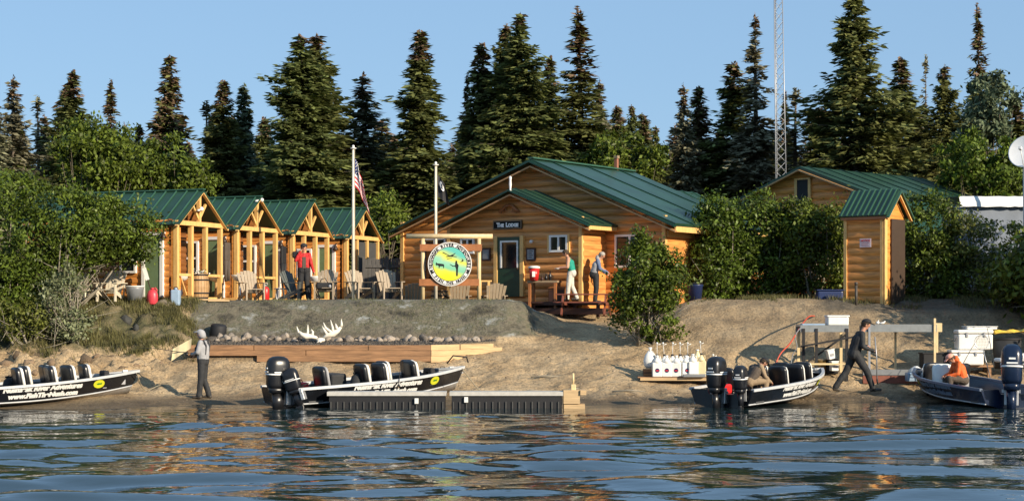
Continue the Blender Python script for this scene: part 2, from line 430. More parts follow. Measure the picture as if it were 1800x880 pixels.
def ground_material():
    m = bpy.data.materials.new('shore_ground'); m.use_nodes = True
    nt = m.node_tree; N = nt.nodes; L = nt.links; b = N['Principled BSDF']
    at = N.new('ShaderNodeAttribute'); at.attribute_name = 'zone'; sp = N.new('ShaderNodeSeparateColor'); L.new(at.outputs['Color'], sp.inputs[0])
    tc = N.new('ShaderNodeTexCoord')
    def noise(sc, det=6, rg=.6, mp=None):
        n = N.new('ShaderNodeTexNoise'); n.inputs['Scale'].default_value = sc; n.inputs['Detail'].default_value = det; n.inputs['Roughness'].default_value = rg
        if mp:
            q = N.new('ShaderNodeMapping'); q.inputs['Scale'].default_value = mp; L.new(tc.outputs['Object'], q.inputs[0]); L.new(q.outputs[0], n.inputs['Vector'])
        else: L.new(tc.outputs['Object'], n.inputs['Vector'])
        return n.outputs[0]
    def ramp(f, stops):
        r = N.new('ShaderNodeValToRGB'); e = r.color_ramp.elements
        while len(e) < len(stops): e.new(.5)
        for q, (p, c) in zip(e, stops): q.position = p; q.color = (*c, 1)
        L.new(f, r.inputs[0]); return r.outputs[0]
    def mix(f, a, c):
        x = N.new('ShaderNodeMix'); x.data_type = 'RGBA'; L.new(f, x.inputs[0]); L.new(a, x.inputs[6]); L.new(c, x.inputs[7]); return x.outputs[2]
    n1 = noise(.9); n2 = noise(14, 5, .7); n3 = noise(3.5)
    sand = ramp(n1, [(.34, (.27, .185, .1)), (.47, (.4, .285, .16)), (.66, (.52, .385, .23))])
    peb = ramp(n2, [(.36, (.42, .4, .36)), (.5, (1, 1, 1)), (.66, (1.25, 1.2, 1.1))])
    ml = N.new('ShaderNodeMix'); ml.data_type = 'RGBA'; ml.blend_type = 'MULTIPLY'; ml.inputs[0].default_value = .8
    L.new(sand, ml.inputs[6]); L.new(peb, ml.inputs[7]); sand2 = ml.outputs[2]
    grass = ramp(noise(2.2, 8, .72), [(.33, (.035, .035, .015)), (.46, (.09, .085, .035)), (.56, (.16, .13, .065)), (.68, (.25, .2, .12))])
    berm = ramp(noise(1.1, 6, .68, (1, 1, 2.0)), [(.34, (.04, .036, .026)), (.43, (.105, .092, .062)), (.49, (.17, .148, .104)), (.54, (.105, .102, .06)), (.6, (.2, .185, .145)), (.67, (.32, .335, .315))])
    soil = ramp(n3, [(.3, (.06, .05, .035)), (.7, (.16, .13, .09))])
    c = mix(sp.outputs[0], sand2, grass); c = mix(sp.outputs[1], c, berm); c = mix(sp.outputs[2], c, soil)
    # wet strip along the water
    gm = N.new('ShaderNodeNewGeometry'); sx = N.new('ShaderNodeSeparateXYZ'); L.new(gm.outputs['Position'], sx.inputs[0])
    wt = N.new('ShaderNodeMapRange'); wt.inputs[1].default_value = .02; wt.inputs[2].default_value = .19; wt.inputs[3].default_value = .34; wt.inputs[4].default_value = 1
    ad = N.new('ShaderNodeMath'); ad.operation = 'MULTIPLY_ADD'; ad.inputs[1].default_value = -.12; L.new(noise(1.5), ad.inputs[0]); L.new(sx.outputs[2], ad.inputs[2])
    L.new(ad.outputs[0], wt.inputs[0])
    wm = N.new('ShaderNodeMix'); wm.data_type = 'RGBA'; wm.blend_type = 'MULTIPLY'; wm.inputs[0].default_value = 1
    L.new(c, wm.inputs[6]); L.new(wt.outputs[0], wm.inputs[7]); L.new(wm.outputs[2], b.inputs['Base Color'])
    b.inputs['Roughness'].default_value = .85
    bp = N.new('ShaderNodeBump'); bp.inputs['Strength'].default_value = 1; bp.inputs['Distance'].default_value = .05
    L.new(n2, bp.inputs['Height']); b2 = N.new('ShaderNodeBump'); b2.inputs['Strength'].default_value = 1; b2.inputs['Distance'].default_value = .12
    L.new(noise(3.2, 8, .65), b2.inputs['Height']); L.new(bp.outputs[0], b2.inputs['Normal']); L.new(b2.outputs[0], b.inputs['Normal'])
    return m
gx = axis(-19, 19, .1, -900, 900); gy = axis(38, 60, .08, -60, 2500)
gnd, GV = sheet('ground', gx, gy, ground, ground_material())
struct(gnd)
ca = gnd.data.color_attributes.new('zone', 'FLOAT_COLOR', 'POINT')
x, y, z = GV[:, 0], GV[:, 1], GV[:, 2]
px = 900 + F * x / np.maximum(y, 20)
gr = np.clip((340 - px) / 40, 0, 1) * np.clip((z - 1.25 - .35 * fbm(x, y, 71)) / .25, 0, 1)
bm = ((px > 335) & (px < 945 + 12 * vnoise(x * 3, y * 3, 8))) * np.clip((z - 1.62) / .08, 0, 1) * (y > 52)
so = np.clip((y - 56) / 1.5, 0, 1) * (px > 300) * np.where((px > 925) & (px < 1150) & (y < 60), 0, 1)
so = np.maximum(so, np.clip((px - 1400) / 60, 0, 1) * np.clip((z - 2.2) / .3, 0, 1))
bed = (px > 330) & (px < 876) & (y > box_front(px)) & (y < 52.4)
so = np.maximum(so, bed * .6)
so = np.maximum(so, .42 * np.clip((px - 1190) / 60, 0, 1) * np.clip((z - 1.1 + .5 * fbm(x * .8, y * .8, 77)) / .4, 0, 1))
ca.data.foreach_set('color', np.stack([gr, bm, so, np.ones_like(gr)], 1).astype(np.float32).ravel())

# ------------------------------------------------------------------ water
rw = np.random.RandomState(4)
WV = []
for i in range(52):
    short = i % 5 == 0
    lam = 10 ** (rw.uniform(-.6, -.25) if short else rw.uniform(-.12, .62)); th = rw.normal(PI / 2 + .08, .42)
    k = 2 * PI / lam; WV.append((k * math.cos(th), k * math.sin(th), rw.uniform(0, 6.28), (.0014 if short else .0033) * lam * rw.uniform(.6, 1.4)))
def water(x, y):
    wx = x + .5 * vnoise(x * .35, y * .35, 2); wy = y + .5 * vnoise(x * .35 + 9, y * .35, 6)
    z = np.zeros_like(x)
    for kx, ky, ph, a in WV: z += a * np.sin(kx * wx + ky * wy + ph)
    patch = np.clip(.75 + .8 * fbm(x * .16, y * .3, 61, 3), .25, 1.4)
    near = np.clip((46.5 - y) / 10, .22, 1.5)
    calm = 1 - .6 * np.clip((x - 1.5) / 3, 0, 1) * np.clip((34 - y) / 4, 0, 1)
    z *= patch * near * calm
    fine = np.clip((y - 26) / 8, 0, 1) * np.clip((46 - y) / 2, 0, 1)
    z += fine * .006 * (fbm(x * 1.1, y * 2.6, 88, 3) + .6 * fbm(x * 2.2, y * 4.4, 89, 2))
    # boat wake swells in the right foreground
    for (cx, cy, dx, dy, w, a, lx) in ((6, 30.5, 1, .16, .45, .13, 4.5), (4.6, 26.5, 1, -.1, .6, .11, 4.0), (7.5, 34.5, 1, .1, .5, .07, 5), (5, 23, 1, .05, .8, .09, 4)):
        q = (y - cy) - (x - cx) * dy / dx + .5 * vnoise(x * .5, y * .2, 12)
        z += a * np.exp(-(q / w) ** 2) * np.exp(-((x - cx) / lx) ** 2)
    m = np.clip((50 - np.abs(x)) / 30, 0, 1) * np.clip((y + 10) / 20, 0, 1)
    return z * m
wx_ = axis(-16, 16, .07, -900, 900); wy_ = axis(17, 46.4, .045, -900, 46.5)
wy_ = wy_[wy_ < 52]
wm = bpy.data.materials.new('river_water'); wm.use_nodes = True
nt = wm.node_tree; b = nt.nodes['Principled BSDF']
b.inputs['Base Color'].default_value = (.012, .024, .026, 1); b.inputs['Roughness'].default_value = .01; b.inputs['IOR'].default_value = 2.2
b.inputs['Specular IOR Level'].default_value = .55
tc = nt.nodes.new('ShaderNodeTexCoord'); mp = nt.nodes.new('ShaderNodeMapping'); mp.inputs['Scale'].default_value = (1.2, 2.2, 1)
nz = nt.nodes.new('ShaderNodeTexNoise'); nz.inputs['Scale'].default_value = 1.6; nz.inputs['Detail'].default_value = 3
bp = nt.nodes.new('ShaderNodeBump'); bp.inputs['Distance'].default_value = .02; bp.inputs['Strength'].default_value = .5
nt.links.new(tc.outputs['Object'], mp.inputs[0]); nt.links.new(mp.outputs[0], nz.inputs['Vector'])
nt.links.new(nz.outputs[0], bp.inputs['Height']); nt.links.new(bp.outputs[0], b.inputs['Normal'])
wat, _ = sheet('river', wx_, wy_, water, wm)
struct(wat)
# ------------------------------------------------------------------ spruces
def quads(centers, dirs, nrm, ln, wd):
    """kite-shaped leaves: centers Nx3, dirs = long axis, nrm = face normal"""
    d = dirs / np.linalg.norm(dirs, axis=1, keepdims=True)
    s = np.cross(d, nrm); s /= np.maximum(np.linalg.norm(s, axis=1, keepdims=True), 1e-6)
    ln = ln[:, None]; wd = wd[:, None]
    V = np.stack([centers - d * ln * .5, centers + s * wd * .5 - d * ln * .05, centers + d * ln * .5, centers - s * wd * .5 - d * ln * .05], 1)
    return V.reshape(-1, 3)
def spruce(seed, H, Rw, sparse=0., top_sparse=0., droop=.3, leafm='spr', cone_top=.1, lean=0., bare_low=.06, twin=False, power=.8, dead=0.):
    rs = np.random.RandomState(seed)
    C = []; D = []; Nn = []; LN = []; WD = []; MI = []
    tw = MB()
    bend = rs.uniform(-1, 1, 2) * .012 * H
    def axis_at(z):
        t = z / H
        return np.array([bend[0] * math.sin(t * 3) + lean * t * t, bend[1] * math.sin(t * 2.3), z])
    zs = np.linspace(0, H, 9)
    tw.tube([axis_at(q) for q in zs], [max(.012, .013 * H * (1 - q / H) ** .9 + .01) for q in zs], 7)
    lob = rs.uniform(0, 6.28, 6)
    z = H * bare_low
    tops = [(0, 0, H)]
    while z < H * .985:
        t = 1 - z / H
        prof = min(t ** power, 1.35 * t + .02) * (1 + .22 * math.sin(z * 2.1 + lob[0]) * rs.uniform(.4, 1))
        if t < .35 and top_sparse: prof *= (1 - top_sparse * (1 - t / .35) * .75)
        if t > .8: prof *= 1 - (t - .8) * 1.3
        nb = int(rs.uniform(8, 12)) if t > .12 else int(rs.uniform(4, 7))
        keep = 1 - sparse - (top_sparse * .55 if t < .4 else 0)
        for b in range(nb):
            if rs.rand() > keep: continue
            a = rs.uniform(0, 2 * PI)
            Lb = Rw * prof * (1 + .3 * math.sin(a * 2 + lob[1] + z * .7)) * rs.uniform(.55, 1.18) + .06
            if rs.rand() < .05: Lb *= 1.35
            o = axis_at(z + rs.uniform(-.08, .08)); h = np.array([math.cos(a), math.sin(a), 0]); sd_ = np.array([-math.sin(a), math.cos(a), 0])
            up0 = .35 * (1 - t) + .05; dr = droop * (.4 + t) * rs.uniform(.6, 1.4)
            def br(s): return o + h * (Lb * s) + np.array([0, 0, Lb * (up0 * s - dr * s * s * 1.5 + .22 * s ** 4)])
            if (Lb > .5 and rs.rand() < .5) or dead: tw.tube([br(0), br(.5), br(.92)], [.022, .014, .005], 4, caps=False)
            if dead and rs.rand() < dead: continue
            n = max(3, int(Lb / .07))
            ss = np.clip(np.linspace(.12, 1, n) + rs.uniform(-.04, .04, n), .05, 1.02)
            for s in ss:
                p = br(s); wfan = (.13 + .22 * Lb * s * (1 - .6 * s)) * (1.15 if t > .3 else .8)
                m = 3 if s > .3 else 2
                for q in range(m):
                    side = rs.uniform(-1, 1)
                    c = p + sd_ * side * wfan + np.array([0, 0, rs.uniform(-.17, .06) - .12 * abs(side) * wfan])
                    d = h * rs.uniform(.5, 1) + sd_ * (side * .9 + rs.uniform(-.35, .35)) + np.array([0, 0, rs.uniform(-.55, .25)])
                    C.append(c); D.append(d); Nn.append(h * rs.uniform(-.2, 1.1) + np.array([rs.uniform(-.5, .5), rs.uniform(-.5, .5), .75]))
                    LN.append(rs.uniform(.2, .4)); WD.append(rs.uniform(.09, .18)); MI.append(1 if (1 - t) > 1 - cone_top and rs.rand() < .6 else 0)
        z += rs.uniform(.13, .24) * (1 if t > .15 else .75)
    # leader tuft
    for q in range(30):
        zz = H * rs.uniform(.95, 1.0); c = axis_at(zz) + rs.uniform(-.07, .07, 3)
        C.append(c); D.append(rs.uniform(-1, 1, 3) + [0, 0, .8]); Nn.append(rs.uniform(-1, 1, 3)); LN.append(rs.uniform(.12, .24)); WD.append(rs.uniform(.05, .1)); MI.append(1 if cone_top > 0 else 0)
    V = quads(np.array(C), np.array(D), np.array(Nn), np.array(LN), np.array(WD))
    Fq = np.arange(len(V)).reshape(-1, 4)
    return V, Fq, np.array(MI), tw
PROTO = {}
def spruce_proto(key, **kw):
    leafm = kw.pop('leafm', 'spr')
    V, Fq, mi, tw = spruce(**kw)
    cr = np_mesh('crown', V, Fq, [M[leafm], M['cone']], mi); tr = tw.build('trunk', M['bark'])
    PROTO[key] = (cr.data, tr.data, kw['H'], kw['Rw'])
    bpy.data.objects.remove(cr); bpy.data.objects.remove(tr)
spruce_proto('full', seed=1, H=12, Rw=2.3, droop=.35, cone_top=.04, power=.72)
spruce_proto('full2', seed=2, H=12, Rw=2.3, droop=.28, cone_top=.06, power=.68, leafm='spr')
spruce_proto('full3', seed=31, H=12, Rw=2.4, droop=.3, cone_top=.0, power=.66, leafm='sprd')
spruce_proto('narrow', seed=3, H=12, Rw=1.5, droop=.35, cone_top=.12, power=.55)
spruce_proto('brown', seed=4, H=10, Rw=1.4, droop=.4, cone_top=.4, power=.65, sparse=.1)
spruce_proto('narrow2', seed=5, H=10, Rw=1.3, droop=.45, cone_top=.12, power=.62, leafm='sprd')
spruce_proto('grey', seed=6, H=10, Rw=1.5, droop=.45, cone_top=.1, sparse=.22, top_sparse=.3, power=.7, leafm='spr2')
spruce_proto('scraggly', seed=7, H=13, Rw=1.7, droop=.5, cone_top=.25, sparse=.1, top_sparse=.85, power=.75)
spruce_proto('bent', seed=8, H=13, Rw=1.7, droop=.6, cone_top=.05, sparse=.15, top_sparse=.9, power=.85, lean=.5, leafm='spr2')
spruce_proto('fresh', seed=9, H=9, Rw=1.2, droop=.15, cone_top=.0, sparse=.12, power=.7, leafm='spr3')
spruce_proto('spike', seed=10, H=9, Rw=.55, droop=.5, cone_top=.0, sparse=.35, dead=.75, power=.5, leafm='spr2')
def plant_spruce(px, top, w, kind, label, Y, bot=2.8, rot=None, group=None, lean=0):
    cr, tr, H0, R0 = PROTO[kind]
    x = PX(px, Y); h = PZ(top, Y) - bot
    r = random.Random(int(px * 7 + Y))
    g = bot - .1
    t = thing('spruce_tree', label, 'spruce tree', (x, Y, g), r.uniform(0, 6.28) if rot is None else rot, group)
    sz = (h + .1) / H0; sx = (w / F * Y / 2) / R0 * 1.28
    for nm, me in (('crown', cr), ('trunk', tr)):
        o = link(bpy.data.objects.new(nm, me)); o.parent = t; o.scale = (sx, sx, sz)
    return t
GS = 'spruces standing behind the camp'
TREES = [
 (-8, 178, 90, 'grey', 'grey spruce cut by the left edge of the photo, beyond the leafy trees', 78),
 (24, 135, 105, 'grey', 'sparse greyish spruce with narrow top, second from the left edge', 80),
 (66, 170, 45, 'spike', 'thin half bare spruce spire between two fuller spruces at far left', 84),
 (118, 150, 95, 'narrow2', 'dark spruce top just left of its slightly taller twin, above bright leafy tree', 83),
 (130, 122, 110, 'narrow', 'dark spruce with rusty tip, tallest one above the bright leafy tree at left', 81),
 (198, 140, 100, 'scraggly', 'thin topped spruce rising behind the bright leafy tree', 79),
 (246, 218, 66, 'narrow2', 'short dark spruce to the left of the lone rusty brown spruce', 84),
 (218, 215, 50, 'grey', 'small grey spruce at the right shoulder of the bright leafy tree', 82),
 (299, 97, 108, 'brown', 'lone slender spruce with rusty brown cones almost to half its height, behind first cabin', 82),
 (358, 178, 50, 'spike', 'thin ragged spruce just left of a brown capped spruce', 80),
 (394, 140, 110, 'narrow', 'brown capped spruce behind the second cabin', 79),
 (430, 148, 84, 'fresh', 'blue green spruce with open layered boughs beside a brown capped one', 82),
 (466, 205, 80, 'narrow2', 'low dark spruce at the foot of the big twin topped spruces', 84),
 (527, 62, 205, 'full', 'huge broad spruce, left half of the twin topped pair behind the cabins', 76),
 (562, 58, 200, 'full2', 'huge broad spruce with rusty crown, right half of the twin topped pair behind the cabins', 78),
 (638, 130, 150, 'grey', 'greyish ragged spruce behind the striped flag', 80),
 (690, 238, 90, 'narrow2', 'small dark spruce in the gap between the two flagpoles', 88),
 (740, 52, 140, 'narrow', 'tall column shaped spruce with a knobbed dark tip, behind the black flag', 77),
 (822, 128, 70, 'scraggly', 'thin leaning spruce at left flank of the massive spruce cluster', 80),
 (847, 75, 110, 'narrow2', 'slim dark spruce just left of the broadest spruce behind the lodge', 79),
 (888, 40, 170, 'full2', 'rusty tipped spruce forming the left shoulder of the broadest tree behind lodge peak', 79),
 (912, 24, 190, 'full', 'tallest broad spruce directly behind the lodge roof peak', 77),
 (968, 97, 100, 'narrow', 'small pointed spruce between the broad spruce and the scraggly topped one', 81),
 (1017, 14, 170, 'scraggly', 'spruce with long thin scraggly top behind the lodge chimney pipe', 79),
 (1055, 140, 90, 'grey', 'ragged grey spruce tip on right flank of the scraggly topped spruce', 81),
 (1087, 185, 80, 'narrow2', 'leftmost of four short dark spruces in the notch above the lodge roof', 86),
 (1108, 183, 80, 'full2', 'second of four short dark spruces in the notch above the lodge roof', 88),
 (1134, 206, 75, 'narrow', 'third of four short dark spruces in the notch above the lodge roof', 87),
 (1152, 222, 75, 'full', 'rightmost and lowest of four short dark spruces in the notch above the lodge roof', 86),
 (1200, 148, 90, 'grey', 'broken topped greyish spruce left of a brown topped one, right of the sky notch', 79),
 (1228, 152, 100, 'brown', 'brown topped spruce right of the sky notch beyond the lodge roof', 81),
 (1287, 108, 120, 'narrow2', 'dark pointed spruce left of the bent topped spruce', 80),
 (1340, 22, 140, 'bent', 'drooping spruce with bent bare top left of the lattice mast', 78),
 (1382, 160, 70, 'scraggly', 'thin spruce top directly behind the lattice mast', 83),
 (1405, 156, 60, 'spike', 'small tufted spruce right of the lattice mast', 81),
 (1496, -18, 215, 'full3', 'enormous dense spruce cut by the top edge, right of the lattice mast', 74),
 (1440, 190, 120, 'narrow2', 'dark spruce filling in below the enormous dense spruce', 80),
 (1582, 100, 130, 'narrow', 'medium spruce at right shoulder of the enormous dense spruce', 79),
 (1630, 98, 26, 'spike', 'dead bare spruce spike between two green spruces at right', 82),
 (1662, 112, 125, 'full2', 'rounded rusty topped spruce right of the dead spike', 78),
 (1718, 8, 95, 'scraggly', 'tall spruce with long narrow spindly top near the right edge', 79),
 (1788, 176, 110, 'narrow2', 'dark spruce at the right edge above the satellite dish', 80),
]
for (px_, top, w, kind, lab, Y) in TREES:
    plant_spruce(px_, top, w, kind, lab, Y, group=GS)
# darker fill of spruces farther back: their low tops only show through the gaps
rf = random.Random(12)
i = 0
for px_ in range(-60, 1900, 33):
    i += 1
    top = rf.uniform(196, 262)
    if 205 < px_ < 270 or 1140 < px_ < 1190 or 680 < px_ < 705: top = rf.uniform(275, 300)
    plant_spruce(px_ + rf.uniform(-12, 12), top, rf.uniform(105, 150), rf.choice(['full', 'full2', 'narrow2', 'grey', 'narrow']),
                 'low dark spruce in the far back row closing the gaps', rf.uniform(90, 104), group='far back row of spruces')

# ------------------------------------------------------------------ leafy shrubs and trees
def leafy(name, label, cat, base, blobs, n, size, m, seed, stem='bark', group=None, nclump=70, sig=.17, stems=9, shell=.5, bare=0):
    """blobs: (px, py, Y, rx_px, ry_px, ry_depth) ellipsoids of the crown; base: world point of the foot"""
    rs = np.random.RandomState(seed)
    t = thing(name, label, cat, base, 0, group)
    B = []
    for (px, py, Y, rx, ry, rd) in blobs:
        B.append((PX(px, Y) - base[0], Y - base[1], PZ(py, Y) - base[2], rx / F * Y, rd, ry / F * Y))
    B = np.array(B); vol = B[:, 3] * B[:, 5] * B[:, 4]; vol = vol ** .8; vol /= vol.sum()
    cl = []
    for q in range(nclump):
        b = B[rs.choice(len(B), p=vol)]
        d = rs.normal(size=3); d /= np.linalg.norm(d); r = shell + (1 - shell) * rs.rand() ** .6
        if rs.rand() < .12: r *= 1.12
        cl.append(b[:3] + d * b[3:] * r)
    cl = np.array(cl); ctr = B[:, :3].mean(0)
    cl[:, 2] = np.maximum(cl[:, 2], .12)
    k = rs.randint(0, nclump, n); sg = sig * (.6 + .9 * rs.rand(nclump))[k][:, None]
    P_ = cl[k] + rs.normal(size=(n, 3)) * sg * np.array([1, 1, .8])
    P_[:, 2] = np.maximum(P_[:, 2], .03 + rs.rand(n) * .1)
    out = P_ - ctr; out /= np.maximum(np.linalg.norm(out, axis=1, keepdims=True), .1)
    nr = out * .8 + rs.normal(size=(n, 3)) * .6 + np.array([0, 0, .3])
    dr = rs.normal(size=(n, 3)) + np.array([0, 0, -.3])
    size *= 1.15; V = quads(P_, dr, nr, size * rs.uniform(.55, 1.6, n), size * .6 * rs.uniform(.6, 1.4, n))
    np_mesh('foliage', V, np.arange(len(V)).reshape(-1, 4), M[m], parent=t)
    tb = MB()
    stems = int(stems * 1.8)
    for q in range(min(stems, nclump)):
        e = cl[rs.randint(nclump)] if q else ctr
        s0 = np.array([rs.uniform(-.25, .25), rs.uniform(-.2, .2), -.1]); mid = s0 * .45 + e * .55 + rs.uniform(-.15, .15, 3) - [0, 0, .05 * e[2]]
        h = max(.4, e[2])
        tb.tube([s0, s0 * .7 + mid * .3 + rs.uniform(-.05, .05, 3), mid, e], [.03 + .008 * h, .026 + .005 * h, .02, .006], 6)
        for w in range(2):
            e2 = mid + rs.normal(size=3) * .5; tb.tube([mid, (mid + e2) / 2 + [0, 0, .08], e2 + [0, 0, .2]], [.014, .01, .004], 4)
    tb.build('branches', M[stem], t)
    return t
def gb(px, Y, dz=0):
    x = PX(px, Y); return (x, Y, gz(x, Y) + dz)
# leafy trees behind the cabins and the lodge
GT = 'leafy trees in front of the spruces'
leafy('leafy_tree', 'bright green rounded leafy tree above the left alders', 'tree', gb(165, 68), [(175, 275, 68, 75, 62, 1.4), (140, 260, 68, 40, 45, 1.1), (205, 300, 68, 45, 60, 1.2)], 9000, .15, 'leaf3', 51, group=GT, nclump=80, sig=.22)
leafy('leafy_tree', 'olive leafy tree rising behind the far left alders', 'tree', gb(30, 68), [(20, 345, 68, 60, 40, 1.4)], 5000, .15, 'leaf', 52, group=GT, nclump=70)
leafy('leafy_tree', 'wide green leafy tree behind the first cabin roof', 'tree', gb(300, 70), [(300, 295, 70, 75, 50, 1.3), (255, 300, 70, 40, 55, 1.2), (340, 310, 70, 40, 40, 1)], 9000, .15, 'leaf', 53, group=GT, nclump=80)
leafy('leafy_bush', 'green leafy bush between the last cabin and the lodge', 'bush', gb(675, 69), [(675, 385, 69, 35, 40, 1)], 3500, .13, 'leaf3', 54, group=GT, nclump=40)
leafy('leafy_tree', 'olive green leafy tree behind the lodge chimney pipe', 'tree', gb(1105, 76), [(1105, 280, 76, 70, 50, 1.5), (1065, 300, 76, 50, 40, 1.5)], 8000, .16, 'leaf', 55, group=GT, nclump=80)
leafy('leafy_tree', 'dark green broadleaf tree top beneath the spindly spruce at right', 'tree', gb(1745, 73), [(1745, 175, 73, 42, 50, 1.2), (1725, 220, 73, 40, 45, 1.1)], 5200, .18, 'spr3', 56, group=GT, nclump=60)
leafy('leafy_tree', 'bright green leafy tree above the white canopy roof', 'tree', gb(1725, 70), [(1715, 290, 70, 70, 60, 1.4), (1770, 320, 70, 50, 50, 1.2)], 8500, .15, 'leaf3', 57, group=GT, nclump=80)
leafy('leafy_tree', 'low olive leafy tree behind the dark sided building at right', 'tree', gb(1660, 88), [(1660, 290, 88, 45, 50, 1.2)], 4000, .15, 'leaf', 58, group=GT, nclump=50)
# alders on the left bank
GA = 'alder bushes on the left bank'
leafy('alder_bush', 'large alder bush filling the left edge above the beached boat', 'bush', gb(20, 51.5), [(5, 430, 51.5, 95, 120, 1.5), (10, 520, 51.2, 80, 70, 1.1)], 15000, .1, 'leaf', 61, 'alderbark', GA, 130)
leafy('alder_bush', 'tall alder bush in front of the first cabin wall', 'bush', gb(100, 52.3), [(110, 400, 52.5, 85, 85, 1.3), (150, 415, 52.5, 66, 52, 1.2), (65, 500, 52, 55, 60, 1)], 15000, .1, 'leaf', 62, 'alderbark', GA, 130)
leafy('alder_bush', 'alder boughs reaching across the first cabin roof edge', 'bush', gb(120, 53.0), [(170, 372, 53.2, 52, 34, .8), (218, 398, 53.2, 60, 42, .8), (248, 425, 53.0, 46, 38, .7), (190, 425, 53.2, 50, 36, .8)], 9500, .1, 'leaf', 63, 'alderbark', GA, 95, .15, 4)
leafy('willow_bush', 'pale greyish willow shrub on the slope below the alders', 'bush', gb(125, 50.6), [(115, 525, 50.6, 38, 60, .6), (135, 575, 50.4, 35, 35, .5)], 3600, .085, 'willow', 64, 'alderbark', GA, 45, .14, 14)
leafy('willow_bush', 'low ragged willow at the left edge near the black boat', 'bush', gb(40, 50.2), [(35, 560, 50.2, 55, 38, .6)], 2600, .085, 'leaf2', 65, 'alderbark', GA, 36, .14, 8)
# bush in front of the lodge
bb = gb(1135, 51.8)
leafy('alder_bush', 'rounded glossy alder bush standing alone before the lodge corner', 'bush', bb, [(1140, 485, 51.8, 58, 62, .95), (1117, 420, 51.8, 18, 28, .4), (1165, 500, 51.8, 42, 45, .8), (1105, 530, 51.8, 28, 60, .7), (1150, 560, 51.6, 50, 42, .7)], 17000, .098, 'leaf', 66, 'alderbark', None, 150, .13, 16)
# hedge between lodge and outhouse
GH = 'alders of the hedge around the outhouse'
leafy('alder_bush', 'dark alder bush against the lodge side wall', 'bush', gb(1262, 58.2), [(1262, 420, 58.2, 38, 80, 1.0), (1258, 480, 58, 38, 52, .9)], 12000, .11, 'leaf', 71, 'alderbark', GH, 140)
leafy('alder_bush', 'wide alder bush midway between the lodge and the outhouse', 'bush', gb(1335, 59), [(1322, 405, 59, 70, 62, 1.2), (1335, 475, 59, 76, 58, 1.1)], 19000, .11, 'leaf', 72, 'alderbark', GH, 190)
leafy('alder_bush', 'tall alder bush left of the outhouse below the dark gable opening', 'bush', gb(1430, 58.5), [(1425, 400, 58.5, 66, 50, 1.2), (1432, 465, 58.5, 68, 60, 1.1)], 18000, .11, 'leaf', 73, 'alderbark', GH, 180)
leafy('alder_bush', 'airy alder bush rising behind the outhouse roof', 'bush', gb(1535, 61), [(1530, 385, 61, 60, 42, 1), (1560, 440, 61, 50, 70, 1)], 7000, .11, 'leaf2', 74, 'alderbark', GH, 90)
leafy('alder_bush', 'dense dark alder bush right of the outhouse door', 'bush', gb(1635, 57.5), [(1630, 400, 57.5, 55, 65, 1.1), (1640, 480, 57.3, 58, 62, 1.1)], 12000, .11, 'leaf', 75, 'alderbark', GH, 120)
leafy('willow_bush', 'sparse olive willow partly veiling the grey blue shed wall', 'bush', gb(1715, 57), [(1700, 420, 57, 50, 60, .9), (1725, 490, 57, 50, 55, .9)], 6500, .1, 'leaf2', 76, 'alderbark', GH, 110, .16, 14)
leafy('willow_bush', 'ragged willow at the right edge above the coolers', 'bush', gb(1790, 55.5), [(1785, 480, 55.5, 35, 85, .8), (1795, 560, 54.5, 35, 40, .6)], 4500, .1, 'leaf2', 77, 'alderbark', GH, 80, .16, 12)
# trees beyond the right edge, whose shade falls on the bank
for (x, y, h, sd_) in ((19.4, 49.4, 5.8, 81), (22.6, 51.5, 6.5, 85), (20.3, 53, 5.6, 82), (23, 54.5, 7, 83), (17.3, 53.6, 2.6, 84)):
    k = F / y
    leafy('alder_bush', 'alder bush beyond the right edge shading the bank', 'bush', (x, y, gz(x, y)), [(900 + x * k, 545 - (h * .62 + gz(x, y) - CH) * k, y, 2.1 * k, h * .42 * k, 2.0)], 12000, .18, 'leaf', sd_, 'alderbark', 'bushes out of frame', 90, .3)
# ------------------------------------------------------------------ grass, rocks
def tufts(name, label, pts, hgt, m, seed, wd=.01, per=7, spread=.08):
    rs = np.random.RandomState(seed); n = len(pts) * per
    c = np.repeat(pts, per, 0) + np.concatenate([rs.normal(size=(n, 2)) * spread, np.zeros((n, 1))], 1)
    c[:, 2] = ground(c[:, 0], c[:, 1]) - .01
    h = hgt * rs.uniform(.4, 1.3, n); a = rs.uniform(0, 2 * PI, n); ln = rs.uniform(.1, .75, n) * h
    tip = c + np.stack([np.cos(a) * ln, np.sin(a) * ln, h], 1)
    s = np.stack([-np.sin(a) * wd, np.cos(a) * wd, 0 * a], 1)
    V = np.stack([c - s, c + s, tip], 1).reshape(-1, 3)
    o = np_mesh(name, V, np.arange(len(V)).reshape(-1, 3), m); tag(o, label, 'grass'); stuff(o); return o
rs = np.random.RandomState(3)
def scatter(n, px0, px1, y0, y1, cond):
    y = rs.uniform(y0, y1, n); p = rs.uniform(px0, px1, n); x = (p - 900) / F * y; z = ground(x, y)
    k = cond(p, y, z, x); return np.stack([x, y, z], 1)[k]
tufts('bank_grass', 'rough yellow green grass on the left bank slope', scatter(9000, -80, 345, 49, 54.5, lambda p, y, z, x: (z > 1.3 + .4 * fbm(x * 1.1, y * 1.1, 71)) & (fbm(x * 1.7, y * 1.7, 91) > -.12)), .17, [M['grass']], 4)
tufts('berm_grass', 'thin short grass on the mottled berm below the chairs', scatter(1500, 335, 930, 52.2, 54.6, lambda p, y, z, x: (z > 1.7) & (fbm(x * 1.3, y * 1.3, 17) > .12)), .06, [mat('berm_grass_blades', (.13, .13, .06), .8, var=.3, island=.5)], 5, .01, 6)
tufts('edge_grass', 'tall dry grass along the edge of the right bank', scatter(1300, 1230, 1800, 54.6, 56.5, lambda p, y, z, x: fbm(x * 1.3, y * 1.3, 27) > .1), .16, [M['grass']], 6)
